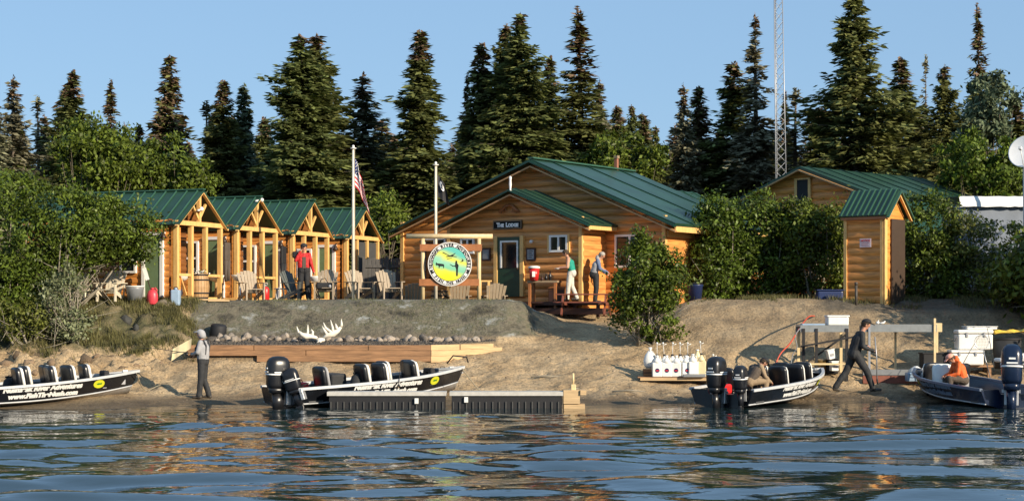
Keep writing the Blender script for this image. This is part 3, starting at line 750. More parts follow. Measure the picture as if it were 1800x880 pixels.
def rock_mesh(seed, m):
    rs2 = np.random.RandomState(seed)
    import bmesh
    bm_ = bmesh.new(); bmesh.ops.create_icosphere(bm_, subdivisions=2, radius=1)
    for v in bm_.verts:
        d = np.array(v.co); k = 1 + .24 * math.sin(d[0] * 3 + seed) + .2 * math.sin(d[1] * 4 + seed * 2) * math.cos(d[2] * 3) + rs2.uniform(-.09, .09)
        v.co = Vector(d * k)
    me = bpy.data.meshes.new('rock'); bm_.to_mesh(me); bm_.free(); me.materials.append(m)
    for p in me.polygons: p.use_smooth = True
    return me
RK = [rock_mesh(i, M['rock']) for i in range(7)]
def rock(x, y, s, label, group, m=None, name='river_rock', sink=.25, me=None):
    o = link(bpy.data.objects.new(name, me or random.choice(RK))); r = random
    o.location = (x, y, gz(x, y) + s * (.5 - sink)); o.scale = (s * r.uniform(.7, 1.2), s * r.uniform(.7, 1.1), s * r.uniform(.55, .95)); o.rotation_euler = (r.uniform(-.4, .4), r.uniform(-.4, .4), r.uniform(0, 6))
    return tag(o, label, 'rock', group)
random.seed(5)
for i in range(78):
    px_ = 372 + 480 * (i / 78) + random.uniform(-4, 4); Y = random.uniform(51.5, 52.15)
    rock(PX(px_, Y), Y, random.uniform(.06, .15) if i % 5 else random.uniform(.13, .18), 'rounded river rock in the row along the foot of the grassy berm', 'river rocks behind the timber edging')
def pebbles(name, label, pts, s0, s1, m, seed):
    rs2 = np.random.RandomState(seed); n = len(pts)
    base = np.array([(1, 0, 0), (0, 1, 0), (-1, 0, 0), (0, -1, 0), (0, 0, 1), (0, 0, -1)], float)
    fc = np.array([(0, 1, 4), (1, 2, 4), (2, 3, 4), (3, 0, 4), (1, 0, 5), (2, 1, 5), (3, 2, 5), (0, 3, 5)])
    S = rs2.uniform(s0, s1, (n, 1, 1)) * rs2.uniform(.6, 1.2, (n, 1, 3)); j = 1 + rs2.uniform(-.3, .3, (n, 6, 1))
    a = rs2.uniform(0, 6.28, n); Rm = np.zeros((n, 3, 3)); Rm[:, 0, 0] = np.cos(a); Rm[:, 0, 1] = -np.sin(a); Rm[:, 1, 0] = np.sin(a); Rm[:, 1, 1] = np.cos(a); Rm[:, 2, 2] = .7
    V = np.einsum('nij,nkj->nki', Rm, base[None] * S * j) + pts[:, None, :]
    Fq = (fc[None] + (np.arange(n) * 6)[:, None, None]).reshape(-1, 3)
    o = np_mesh(name, V.reshape(-1, 3), Fq, m); tag(o, label, 'pebbles'); stuff(o)
pebbles('pebbles', 'small mixed pebbles filling the bed behind the timbers', scatter(2600, 335, 872, 49.6, 52.2, lambda p, y, z, x: (y > box_front(p) + .25)), .025, .07, [M['rock']], 2)
pebbles('gravel', 'loose stones scattered on the sandy beach', scatter(2600, -60, 1800, 44.6, 51, lambda p, y, z, x: (z > .02) & (fbm(x, y, 8) > .1)), .012, .045, [mat('beach_stone', (.22, .17, .12), .8, var=.4, island=.6)], 3)
for i, (px_, Y, s) in enumerate([(12, 48.6, .34), (30, 48.9, .26), (52, 48.3, .3), (78, 48.9, .22), (95, 48.2, .34), (128, 48.7, .2), (150, 48.5, .28), (170, 48.9, .2), (60, 47.6, .2), (110, 47.5, .16), (20, 47.5, .18), (200, 49.3, .18), (240, 48.9, .2), (215, 48.2, .14), (285, 49.4, .17)]):
    rock(PX(px_, Y), Y, s * .62, 'brown boulder half buried in the eroded bank above the left boat', 'boulders in the left bank', me=rock_mesh(20 + i, mat('bank_boulder', (.22, .15, .09), .9, var=.5, bump=.04, objvar=.4)), name='boulder', sink=.55)
rock(PX(222, 52.2), 52.2, .22, 'dark boulder in the grassy left slope', None, me=rock_mesh(50, M['rockdk']), name='boulder', sink=.5)
rock(PX(238, 51.7), 51.7, .17, 'smaller dark boulder just below another in the left slope', None, me=rock_mesh(51, M['rockdk']), name='boulder', sink=.5)
rock(PX(289, 53.1), 53.1, .22, 'flat brown topped boulder at the brow of the left slope', None, me=rock_mesh(52, mat('flat_boulder', (.16, .13, .09), .85, var=.4, bump=.02)), name='boulder', sink=.6)
# black drum shape sunk in the bank for the shade of a recess
t = MB(); t.lathe([(.22, 0), (.26, .1), (.24, .4), (.2, .44)], n=16); o = t.build('recess_shade', M['matblack']); x = PX(383, 52.5); o.location = (x, 52.4, gz(x, 52.3) - .05); o.rotation_euler = (.15, .1, .3)
tag(o, 'black shape standing in for the shaded recess in the bank above the angler', 'tub')
# ------------------------------------------------------------------ log walls and roofs
def logwall(mb, x_of_z, z0, z1, row=.21, bulge=.035, T=None, y=0.):
    """half-log siding facing local -y between x limits that depend on z"""
    n = max(1, round((z1 - z0) / row)); row = (z1 - z0) / n; vs = []; fs = []
    S = [0.0, .1, .3, .5, .7, .9, .999]
    for i in range(n):
        for s in S:
            z = z0 + (i + s) * row; a, b = x_of_z(z)
            off = bulge * (1 - (2 * s - 1) ** 2) ** .5 if 0 < s < 1 else 0
            vs += [(a, y - off, z), (b, y - off, z)]
    for i in range(len(vs) // 2 - 1): fs.append((2 * i, 2 * i + 1, 2 * i + 3, 2 * i + 2))
    if T is not None: vs = [tuple(T @ Vector(v)) for v in vs]
    mb.add(vs, fs, True)
def metal_roof(parent, ridge_a, ridge_b, eave_a, eave_b, m='green', ribm='greenlt', rib=.42, th=.06, name='roof'):
    """one roof slope: sheet with thickness and standing ribs from ridge to eave"""
    ra, rb, ea, eb = [Vector(q) for q in (ridge_a, ridge_b, eave_a, eave_b)]
    nrm = (rb - ra).cross(ea - ra).normalized()
    if nrm.z < 0: nrm = -nrm
    mb = MB(); k = nrm * th
    vs = [ra, rb, eb, ea, ra - k, rb - k, eb - k, ea - k]
    mb.add(vs, [(0, 1, 2, 3), (7, 6, 5, 4), (0, 4, 5, 1), (1, 5, 6, 2), (2, 6, 7, 3), (3, 7, 4, 0)])
    o = mb.build(name, M[m], parent)
    L = (rb - ra).length; n = int(L / rib); rb_ = MB()
    for i in range(n + 1):
        t = min(1, max(0, (i + .5) / (n + 1))); a = ra.lerp(rb, t) + nrm * .012; b = ea.lerp(eb, t) + nrm * .012
        rb_.beam(a, b, .035, .05, nrm)
    rb_.build('roof_ribs', M[ribm], o)
    return o
def window(parent, x, z, w, h, y=-.05, T=None, fr='white', mull=True, name='window', depth=.06):
    mb = MB(); f = .07
    for b in ((x - w / 2, x + w / 2, z + h / 2 - f, z + h / 2), (x - w / 2, x + w / 2, z - h / 2, z - h / 2 + f),
              (x - w / 2, x - w / 2 + f, z - h / 2 + f, z + h / 2 - f), (x + w / 2 - f, x + w / 2, z - h / 2 + f, z + h / 2 - f)):
        mb.box(b[0], b[1], y - depth, y + .03, b[2], b[3], T)
    if mull == 'v': mb.box(x - .035, x + .035, y - depth + .01, y + .02, z - h / 2 + f, z + h / 2 - f, T)
    elif mull: mb.box(x - w / 2 + f, x + w / 2 - f, y - depth + .01, y + .02, z - .035, z + .035, T)
    o = mb.build(name, M[fr], parent)
    g = MB(); g.box(x - w / 2 + .02, x + w / 2 - .02, y - .02, y + .025, z - h / 2 + .02, z + h / 2 - .02, T); g.build('pane', M['glass'], o)
    return o
def RZ(a, t=(0, 0, 0)): return Matrix.Translation(t) @ Matrix.Rotation(a, 4, 'Z')

# ------------------------------------------------------------------ cabins
CT = R(67.5); GC = 'cabins in the row'
def cabin(Y, px, label, ztop, ground_z=2.72, first=None):
    x = PX(px, Y); g = ground_z
    t = thing('log_cabin', label, 'cabin', (x, Y, g), CT, GC)
    return t
def build_cabin(t, pk=3.55, first=False):
    ev = 2.42; hw = 1.32; oh = 1.46; L = 6.0; py0 = -.18
    slope = (pk - ev) / oh
    # side wall facing the river side (local -x): logs
    Ts = RZ(-PI / 2, (-hw, 0, 0))        # wall's own -y -> local -x ; wall x -> -local y... along +y with sign
    mb = MB(); logwall(mb, lambda z: (-L + .1, -.12), .12, ev + .12, T=Ts); mb.build('side_wall', M['log'], t)
    mb = MB(); mb.box(hw - .06, hw, 1.25, L - .1, .1, ev + .1); mb.build('far_side_wall', M['log'], t)
    lim = lambda z: (-hw, hw) if z < ev + .1 else (-(pk - .06 - z) / slope, (pk - .06 - z) / slope)
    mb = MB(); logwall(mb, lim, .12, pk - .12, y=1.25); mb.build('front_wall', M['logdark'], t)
    mb = MB(); mb.box(-hw, -hw + .42, -.02, .05, .12, ev - .1); mb.build('porch_cheek', M['log'], t)
    mb = MB(); mb.box(-hw, hw, L - .12, L - .06, .1, ev + .1); mb.build('rear_wall', M['log'], t)
    mb = MB(); mb.box(-hw - .02, hw + .05, -.15, L, -.06, .12); mb.build('porch_floor', M['trim'], t)
    # porch frame
    for xx in (-hw + .05, -.45, .38, hw - .05):
        mb = MB(); mb.box(xx - .06, xx + .06, -.17, -.03, .1, ev - .04); mb.build('post', M['trim'], t)
    mb = MB(); mb.box(-oh + .1, oh - .1, -.2, -.02, ev - .04, ev + .1); mb.build('beam', M['trim'], t)
    mb = MB(); mb.box(-.05, .05, -.17, -.05, ev + .1, pk - .12); mb.build('king_post', M['trim'], t)
    for s in (-1, 1):
        mb = MB(); mb.beam((.0, -.1, ev + .16), (s * .4, -.1, ev + .68), .07, .07, (0, 1, 0)); mb.build('brace', M['trim'], t)
        mb = MB(); mb.beam((s * .02, -.24, pk - .09), (s * (oh + .02), -.24, ev - .1), .06, .11, (0, 1, 0)); mb.build('barge_board', M['trim'], t)
    mb = MB(); mb.box(-oh, oh, .05, .09, ev + .1, ev + .14)
    # hidden dark ceiling of the porch
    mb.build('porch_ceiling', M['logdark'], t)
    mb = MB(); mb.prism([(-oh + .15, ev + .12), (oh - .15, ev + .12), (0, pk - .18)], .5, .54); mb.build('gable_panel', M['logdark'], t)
    metal_roof(t, (0, -.3, pk), (0, L + .1, pk), (-oh, -.3, ev - .03), (-oh, L + .1, ev - .03))
    metal_roof(t, (0, -.3, pk), (0, L + .1, pk), (oh, -.3, ev - .03), (oh, L + .1, ev - .03))
    mb = MB(); mb.beam((0, -.32, pk + .02), (0, L + .12, pk + .02), .14, .04); mb.build('ridge_cap', M['greenlt'], t)
    # door and window on the side wall, lamp by the corner
    d = MB(); d.box(-.98, -.42, -.075, -.03, .15, 2.02, Ts); dr = d.build('door', M['doorsage'], t)
    mb = MB(); mb.box(-.42, -.3, -.1, -.0, .12, 2.14, Ts); mb.box(-1.1, -.98, -.1, -.0, .12, 2.14, Ts); mb.box(-1.14, -.26, -.11, 0, 2.06, 2.16, Ts); mb.build('door_frame', M['white'], dr)
    window(t, -1.62, 1.45, .62, 1.15, -.045, Ts)
    window(t, -4.0, 1.45, .8, 1.0, -.045, Ts)
    mb = MB(); mb.lathe([(.12, 0), (.07, .09), (.03, .2), (.01, .24)], (-hw - .14, .25, 1.95), 8); mb.beam((-hw, .25, 2.18), (-hw - .14, .25, 2.18), .03, .03); mb.build('wall_lamp', M['brass'], t)
    for (a_, b_) in ((-.62, -.95), (.5, .15)): mb = MB(); mb.beam((a_, -.02, .18), (b_, -.02, .75), .04, .1, (0, 1, 0)); mb.build('railing', M['trim'], t)
    mb = MB(); mb.box(-hw + .1, hw - .1, -.14, -.06, .78, .86); mb.build('rail_bar', M['trim'], t)
CAB = [(55.0, 344.4, 334, 'nearest log cabin with green roof and open truss, its roof half behind the alders'),
       (58.5, 446, 346, 'second log cabin from the left, with a floodlight at its roof peak'),
       (62.0, 540.5, 352, 'third log cabin from the left, behind the person in red'),
       (65.5, 632, 366, 'farthest log cabin, nearest to the striped flag')]
cabs = []
for i, (Y, px_, top, lab) in enumerate(CAB):
    zt = PZ(top, Y); g = 2.76
    t = thing('log_cabin', lab, 'cabin', (PX(px_, Y), Y, g), CT, GC)
    build_cabin(t, zt - g)
    cabs.append(t)
# screens on the last cabin
mb = MB(); mb.box(-.4, .36, -.09, -.07, .15, 2.3); mb.box(.44, 1.2, -.09, -.07, .15, 2.3); mb.build('screen', mat('insect_screen', (.05, .05, .05), .8), cabs[3])
# spotlight on first two cabins
for c, z in ((cabs[0], .62), (cabs[1], .1)):
    mb = MB(); mb.sphere((-.14 if z > .3 else 0.03, -.3, 3.55 - z), .07, 6); mb.beam((-.3, -.26, 3.5 - z), (0, -.26, 3.55 - z), .05, .05); mb.build('floodlight', M['white'], c)

# ------------------------------------------------------------------ lodge
LT = R(-35); LY = 60.0
lorg = Vector((PX(934, LY), LY, 2.35))
ca_, sa_ = math.cos(LT), math.sin(LT)
def on_plane(px, py, y):
    """local (x, z) on the lodge's plane local y=const seen at a photo pixel"""
    # world = lorg + x*(ca,sa) + y*(-sa,ca); X = (px-900)/F*Y
    k = (px - 900) / F
    # lorg.x + x ca - y sa = k (lorg.y + x sa + y ca)
    x = (k * (lorg.y + y * ca_) - lorg.x + y * sa_) / (ca_ - k * sa_)
    Yw = lorg.y + x * sa_ + y * ca_
    return x, PZ(py, Yw) - lorg.z
lodge = thing('lodge_building', 'large log lodge with green metal roof and gabled entry', 'lodge', lorg, LT)
pkx, pkz = on_plane(934, 279, -.45); elx, elz = on_plane(687, 404, -.45); erx, erz = on_plane(1189, 392, -.45)
wlx = on_plane(707, 450, 0)[0]; wrx = on_plane(1170, 450, 0)[0]
RL = 6.4
ss = (pkz - elz) / (pkx - elx); sr = (pkz - erz) / (erx - pkx)
lim = lambda z: (max(wlx, pkx - (pkz - .1 - z) / ss), min(wrx, pkx + (pkz - .1 - z) / sr))
mb = MB(); logwall(mb, lim, 0, pkz - .15, row=.27, bulge=.05); mb.build('front_wall', M['lodgelog'], lodge)
Tr = RZ(PI / 2, (wrx, 0, 0))
mb = MB(); logwall(mb, lambda z: (0, RL - .2), 0, pkz - (wrx - pkx) * sr - .05, row=.27, bulge=.05, T=Tr); mb.build('side_wall', M['lodgelog'], lodge)
mb = MB(); mb.box(wlx, wlx + .1, .1, RL, 0, pkz - (pkx - wlx) * ss - .1); mb.box(wlx, wrx, RL, RL + .1, 0, elz); mb.build('hidden_walls', M['lodgelog'], lodge)
for q in (wlx - .02, wrx - .1):
    mb = MB(); mb.box(q, q + .14, -.09, .05, 0, (elz if q < 0 else erz) + .3); mb.build('corner_trim', M['trim'], lodge)
metal_roof(lodge, (pkx, -.5, pkz), (pkx, RL, pkz), (elx, -.5, elz), (elx, RL, elz), ribm='green', rib=.9, th=.1)
metal_roof(lodge, (pkx, -.5, pkz), (pkx, RL, pkz), (erx, -.5, erz), (erx, RL, erz), ribm='greendk', rib=2.6, th=.1)
for (ex, ez) in ((elx, elz), (erx, erz)):
    mb = MB(); mb.beam((pkx, -.53, pkz - .1), (ex, -.53, ez - .1), .06, .2, (0, 1, 0)); mb.build('rake_trim', M['greendk'], lodge)
    mb = MB(); mb.beam((pkx, -.48, pkz - .27), (ex, -.48, ez - .27), .05, .14, (0, 1, 0)); mb.build('rake_fascia', M['fascia'], lodge)
mb = MB(); mb.beam((pkx, -.5, pkz + .03), (pkx, RL, pkz + .03), .25, .05); mb.build('ridge_cap', M['greenlt'], lodge)
mb = MB(); mb.box(erx - .1, erx - .05, -.4, RL - .1, erz - .28, erz - .1); mb.box(wrx + .06, wrx + .1, 0, RL - .2, erz - .42, erz - .2); mb.build('eave_fascia', M['trim'], lodge)
# rear wing with a lower ridge
w0 = on_plane(1110, 316, 5.5); Wx, Wz = w0
metal_roof(lodge, (Wx, 5.6, Wz - .2), (Wx, 10.5, Wz - .2), (Wx + 3.6, 5.6, Wz - 2.1), (Wx + 3.6, 10.5, Wz - 2.1), rib=.9, name='wing_roof')
metal_roof(lodge, (Wx, 6.6, Wz - .2), (Wx, 10.5, Wz - .2), (Wx - 3.0, 6.6, Wz - 1.8), (Wx - 3.0, 10.5, Wz - 1.8), rib=.9, name='wing_roof')
mb = MB(); mb.box(Wx - 2.6, Wx + 3.2, 6.5, 10, 0, Wz - 2.0); mb.build('wing_wall', M['lodgelog'], lodge)
mb = MB(); cx_, cz_ = on_plane(1060, 285, RL * .72); mb.box(pkx - .06, pkx + .06, RL * .8, RL * .8 + .12, pkz - .3, pkz + .42); mb.build('chimney_pipe', mat('chimney_brick', (.3, .12, .07), .8), lodge)
mb = MB(); mb.box(pkx - .07, pkx + .09, RL * .8 - .02, RL * .8 + .14, pkz + .42, pkz + .52); mb.build('chimney_cap', M['cltan'], lodge)
# entry gable, 1.4 m in front of the main wall
EY = -1.45
gpx, gpz = on_plane(898, 331, EY - .4); glx, glz = on_plane(771, 396, EY - .4); grx, grz = on_plane(1037, 392, EY - .4)
xl = on_plane(789, 450, EY)[0]; xr = on_plane(1024, 450, EY)[0]
s1 = (gpz - glz) / (gpx - glx); s2 = (gpz - grz) / (grx - gpx)
lim2 = lambda z: (max(xl, gpx - (gpz - .08 - z) / s1), min(xr, gpx + (gpz - .08 - z) / s2))
mb = MB(); logwall(mb, lim2, 0, gpz - .12, row=.27, bulge=.05, y=EY); mb.build('entry_wall', M['lodgelog'], lodge)
mb = MB(); logwall(mb, lambda z: (EY, 0), 0, gpz - (xr - gpx) * s2, row=.27, bulge=.04, T=RZ(PI / 2, (xr, 0, 0))); mb.build('entry_side', M['lodgelog'], lodge)
mb = MB(); mb.box(xl, xl + .06, EY + .04, 0, 0, gpz - (gpx - xl) * s1 - .05); mb.build('entry_side', M['lodgelog'], lodge)
for q in (xl - .02, xr - .1):
    mb = MB(); mb.box(q, q + .13, EY - .09, EY + .05, 0, glz + .15); mb.build('corner_trim', M['trim'], lodge)
metal_roof(lodge, (gpx, EY - .45, gpz), (gpx, -.08, gpz), (glx, EY - .45, glz), (glx, -.08, glz), ribm='green', rib=.9, th=.08, name='entry_roof')
metal_roof(lodge, (gpx, EY - .45, gpz), (gpx, -.08, gpz), (grx, EY - .45, grz), (grx, -.08, grz), ribm='green', rib=.9, th=.08, name='entry_roof')
for (ex, ez) in ((glx, glz), (grx, grz)):
    mb = MB(); mb.beam((gpx, EY - .48, gpz - .08), (ex, EY - .48, ez - .08), .05, .17, (0, 1, 0)); mb.build('rake_trim', M['greendk'], lodge)
    mb = MB(); mb.beam((gpx, EY - .43, gpz - .22), (ex, EY - .43, ez - .22), .05, .1, (0, 1, 0)); mb.build('rake_fascia', M['fascia'], lodge)
mb = MB(); mb.box(grx - .08, grx - .03, EY - .4, -.1, grz - .2, grz - .08); mb.build('eave_fascia', M['trim'], lodge)
# door
dl, dz0 = on_plane(876, 521, EY - .05); drr, dzt = on_plane(916, 416, EY - .05)
dz0 = on_plane(896, 521, EY - .05)[1]
mb = MB(); mb.box(dl, drr, EY - .1, EY - .03, dz0, dzt); door = mb.build('door', M['doorg'], lodge)
mb = MB(); a, b = dl + .13, drr - .08; zt = dzt - .12; zb = dzt - 1.05
mb.box(a, a + .07, EY - .14, EY - .1, zb, zt); mb.box(b - .05, b, EY - .14, EY - .1, zb, zt); mb.box(a + .07, b - .05, EY - .14, EY - .1, zt - .06, zt); mb.build('door_light_frame', M['white'], door)
mb = MB(); mb.box(a + .06, b - .04, EY - .12, EY - .1, zb, zt - .05); mb.build('pane', M['glass'], door)
mb = MB(); mb.sphere((drr - .08, EY - .16, dz0 + .95), .04, 6); mb.build('handle', M['brass'], door)
mb = MB(); mb.box(dl - .14, dl, EY - .14, EY - .02, dz0, dzt + .04); mb.box(drr, drr + .14, EY - .14, EY - .02, dz0, dzt + .04); mb.build('door_frame', M['trim'], lodge)
# windows
def lodge_window(p0, p1, q0, q1, y, mull, trim=True):
    x0, z1 = on_plane(p0, q0, y); x1, _ = on_plane(p1, q0, y); z0 = on_plane((p0 + p1) / 2, q1, y)[1]; z1 = on_plane((p0 + p1) / 2, q0, y)[1]
    w = window(lodge, (x0 + x1) / 2, (z0 + z1) / 2, x1 - x0, z1 - z0, y - .05, mull=mull)
    if trim:
        for q in (x0 - .08, x1): mb = MB(); mb.box(q, q + .08, y - .1, y, z0 - .02, z1 + .02); mb.build('casing', M['trim'], w)
lodge_window(968, 1000, 413, 443, EY, 'v')
lodge_window(1083, 1135, 412, 470, 0, 'v', False)
lodge_window(747, 786, 418, 500, 0, 'v', False)
lodge_window(812, 836, 418, 446, EY, 'v', False)
# light on entry wall
x, z = on_plane(938, 425, EY); mb = MB(); mb.sphere((x, EY - .16, z), .06, 8); mb.beam((x, EY, z + .03), (x, EY - .14, z + .05), .03, .03); mb.build('porch_light', M['white'], lodge)
# white ornament at entry peak
x, z = on_plane(897, 322, EY - .5); mb = MB(); mb.lathe([(.045, -.27), (.03, -.2), (.05, -.05), (.04, .1), (.05, .2), (.02, .24)], (x, EY - .5, z), 8); mb.build('finial', M['white'], lodge)

# ------------------------------------------------------------------ things hung on the lodge wall
def wall_obj(px, py, y):
    x, z = on_plane(px, py, y); return lodge.matrix_world, Vector((x, y, z))
LM = Matrix.Translation(lorg) @ Matrix.Rotation(LT, 4, 'Z')
def hang(name, label, cat, px, py, y=EY):
    x, z = on_plane(px, py, y); w = LM @ Vector((x, y, z))
    return thing(name, label, cat, w, LT)
t = hang('lodge_sign', 'black name board reading THE LODGE above the green door', 'sign', 893, 395, EY - .06)
mb = MB(); mb.rbox(-.6, .6, -.05, 0, -.15, .15, .01, Matrix.Identity(4)); mb.box(-.6, .6, -.05, 0, -.15, .15); mb.build('board', M['matblack'], t)
mb = MB()
for (a, b, c, d) in ((-.57, .57, .115, .135), (-.57, .57, -.135, -.115), (-.59, -.57, -.135, .135), (.57, .59, -.135, .135)): mb.box(a, b, -.062, -.05, c, d)
mb.build('border', M['cltan'], t)
def put_text(s, size, T, name, m, parent, spacing=1., bold=.01, align='CENTER', extrude=.004, shear=0):
    vs, fs = text_geo(s, size, spacing, extrude, bold, align, shear)
    mb = MB(); mb.add([tuple(T @ Vector(v)) for v in vs], fs); return mb.build(name, m, parent)
UP = Matrix.Rotation(PI / 2, 4, 'X')
put_text('T', .2, Matrix.Translation((-.37, -.066, -.07)) @ UP, 'lettering', M['lettering'], t, bold=.012)
put_text('HE', .15, Matrix.Translation((-.22, -.066, -.07)) @ UP, 'lettering', M['lettering'], t, bold=.011)
put_text('L', .2, Matrix.Translation((.0, -.066, -.07)) @ UP, 'lettering', M['lettering'], t, bold=.012)
put_text('ODGE', .15, Matrix.Translation((.26, -.066, -.07)) @ UP, 'lettering', M['lettering'], t, bold=.011)
for px_, lab, lt in ((855, 'framed dark notice left of the green door', 0), (934, 'framed notice with pale page right of the green door', 1)):
    t = hang('framed_notice', lab, 'notice', px_, 447, EY - .05)
    mb = MB(); mb.box(-.19, .19, -.04, 0, -.22, .22); mb.build('frame', M['darkwood'], t)
    mb = MB(); mb.box(-.13, .13, -.05, -.04, -.16, .16); pg = mb.build('page', M['clgrey'] if lt else M['greypl'], t)
    mb = MB()
    for i in range(4 if lt else 0): mb.box(-.09, .09 - .03 * (i % 2), -.053, -.05, .1 - i * .07, .125 - i * .07)
    if lt: mb.build('print', M['ink'], pg)
# carved antler emblem in the gable
t = hang('carved_antlers', 'brown carved antler ornament high in the entry gable', 'ornament', 896, 367, EY - .06)
mb = MB()
for s in (-1, 1):
    mb.tube([(0, -.03, .12), (s * .15, -.04, .1), (s * .3, -.04, -.05), (s * .42, -.04, -.1)], [.06, .05, .06, .03], 6)
    for k in range(3): mb.tube([(s * (.15 + .1 * k), -.04, .06 - .05 * k), (s * (.12 + .1 * k), -.05, -.12 - .02 * k)], [.03, .012], 5)
mb.build('antlers', M['board'], t)

# ------------------------------------------------------------------ outhouse
OT = R(50); t = thing('outhouse', 'narrow orange wooden outhouse with ribbed green roof and a small notice', 'outhouse', (PX(1571, 55.4), 55.4, gz(PX(1571, 55.4), 55.4) - .03), OT)
hw = .68; dp = 1.36; ev = PZ(378, 54.8) - t.location.z; pk = PZ(337, 55.2) - t.location.z
Ts = RZ(-PI / 2, (-hw, 0, 0))
mb = MB(); logwall(mb, lambda z: (-dp, 0), .02, ev, row=.27, bulge=.03, T=Ts); mb.build('side_wall', M['log'], t)
mb = MB(); mb.box(hw - .05, hw, 0, dp, 0, ev); mb.box(-hw, hw, dp - .05, dp, 0, ev); mb.build('rear_walls', M['log'], t)
so_ = (pk - ev) / hw
mb = MB(); logwall(mb, lambda z: (-hw, hw) if z < ev else (-(pk - z) / so_, (pk - z) / so_), 0, pk - .06, row=.27, bulge=.02, y=0); mb.build('front_wall', M['log'], t)
for q in (0.0, -dp):
    mb = MB(); mb.box(q - .05 if q else -.1, q + .06 if q else .0, -.06, .02, 0, ev, Ts); mb.build('corner_board', M['trim'], t)
mb = MB(); mb.box(-hw - .05, -hw + .12, -.07, -.02, 0, ev); mb.build('corner_board', M['trim'], t)
mb = MB(); mb.box(-.28, hw - .05, -.08, -.03, .05, ev - .1); mb.build('door', mat('dark_brown_door', (.05, .03, .018), .6), t)
mb = MB(); mb.box(-hw - .16, -hw - .06, -.2, dp + .1, ev - .12, ev + .02); mb.build('eave_board', M['board'], t)
for s in (-1, 1):
    metal_roof(t, (0, -.22, pk + .1), (0, dp + .16, pk + .1), (s * (hw + .2), -.22, ev), (s * (hw + .2), dp + .16, ev), rib=.2)
    mb = MB(); mb.beam((0, -.24, pk + .02), (s * (hw + .2), -.24, ev - .08), .04, .12, (0, 1, 0)); mb.build('barge_board', M['greenlt'], t)
    mb = MB(); mb.beam((0, -.2, pk - .1), (s * (hw + .14), -.2, ev - .14), .04, .08, (0, 1, 0)); mb.build('barge_board', M['trim'], t)
nt_ = thing('notice_plate', 'small white notice with red print on the outhouse wall', 'sign', t.matrix_world @ Vector((0, 0, 0)), 0)
W = Matrix.Translation(t.location) @ Matrix.Rotation(OT, 4, 'Z') @ Ts
nt_.matrix_world = W @ Matrix.Translation((-.62, -.05, PZ(426, 54.9) - t.location.z))
mb = MB(); mb.box(-.2, .2, -.015, 0, -.14, .14); mb.build('plate', mat('pink_white', (.75, .6, .6), .5), nt_)
put_text('NOTICE', .09, Matrix.Translation((0, -.018, .04)) @ UP, 'lettering', M['red'], nt_, bold=.003)
mb = MB()
for i in range(3): mb.box(-.14, .14 - .04 * (i % 2), -.018, -.015, -.02 - i * .04, 0 - i * .04)
mb.build('print', mat('faded_red', (.6, .3, .3), .6), nt_)

# ------------------------------------------------------------------ building behind the hedge at right
GT_ = R(-46); Y = 66.; go = Vector((PX(1415, Y), Y, 2.8))
t = thing('storage_building', 'long orange log building with green roof behind the hedge', 'building', go, GT_)
pk = PZ(293, Y) - 2.8; hw = 2.65; ev = pk - .98
mb = MB(); logwall(mb, lambda z: (-hw, hw) if z < ev - .1 else (-(pk - .1 - z) / .98 * 2.65, (pk - .1 - z) / .98 * 2.65), 0, pk - .15, row=.3, bulge=.04); mb.build('front_wall', M['log'], t)
mb = MB(); mb.box(hw - .1, hw, 0, 8, 0, ev); mb.box(-hw, -hw + .1, .1, 8, 0, ev); mb.box(-hw, hw, 8, 8.1, 0, ev); mb.build('side_walls', M['greendk'], t)
for s in (-1, 1):
    metal_roof(t, (0, -.35, pk), (0, 8.2, pk), (s * 3.0, -.35, pk - 1.1), (s * 3.0, 8.2, pk - 1.1), ribm='green', rib=1.2, th=.1)
    mb = MB(); mb.beam((0, -.38, pk - .16), (s * 3.0, -.38, pk - 1.26), .05, .16, (0, 1, 0)); mb.build('rake_fascia', M['fascia'], t)
mb = MB(); mb.box(-.3, .22, -.1, -.02, pk - 1.35, pk - .5); mb.build('gable_opening', M['matblack'], t)
mb = MB(); mb.box(-.42, -.3, -.12, 0, pk - 1.45, pk - .45); mb.box(.22, .34, -.12, 0, pk - 1.45, pk - .45); mb.box(-.42, .34, -.13, 0, pk - .5, pk - .44); mb.build('opening_posts', M['trim'], t)
# white canopied shed at the right edge
Y = 62.; x0 = PX(1692, Y); t = thing('storage_shed', 'blue grey shed under a crumpled white cover at the right edge', 'shed', (x0, Y, 2.75))
W_ = 5.; H_ = PZ(358, Y) - 2.75
mb = MB(); mb.box(0, W_, 0, 3, 0, H_); mb.build('wall', M['shedgrey'], t)
mb = MB(); n = 40
vs = []; fs = []
rs = np.random.RandomState(7)
for i in range(n + 1):
    xx = -.15 + (W_ + .3) * i / n
    w = .022 * rs.uniform(-1, 1)
    for (yy, zz) in ((-.22 + w, H_ - .12 + w * .7), (-.2 + w * .6, H_ + .05), (-.12, H_ + .26 + w * .4), (1.6, H_ + .34), (3.1, H_ + .2)): vs.append((xx, yy, zz))
for i in range(n):
    for j in range(4): fs.append((i * 5 + j, i * 5 + j + 5, i * 5 + j + 6, i * 5 + j + 1))
mb.add(vs, fs, True); mb.build('cover', M['canvas'], t)
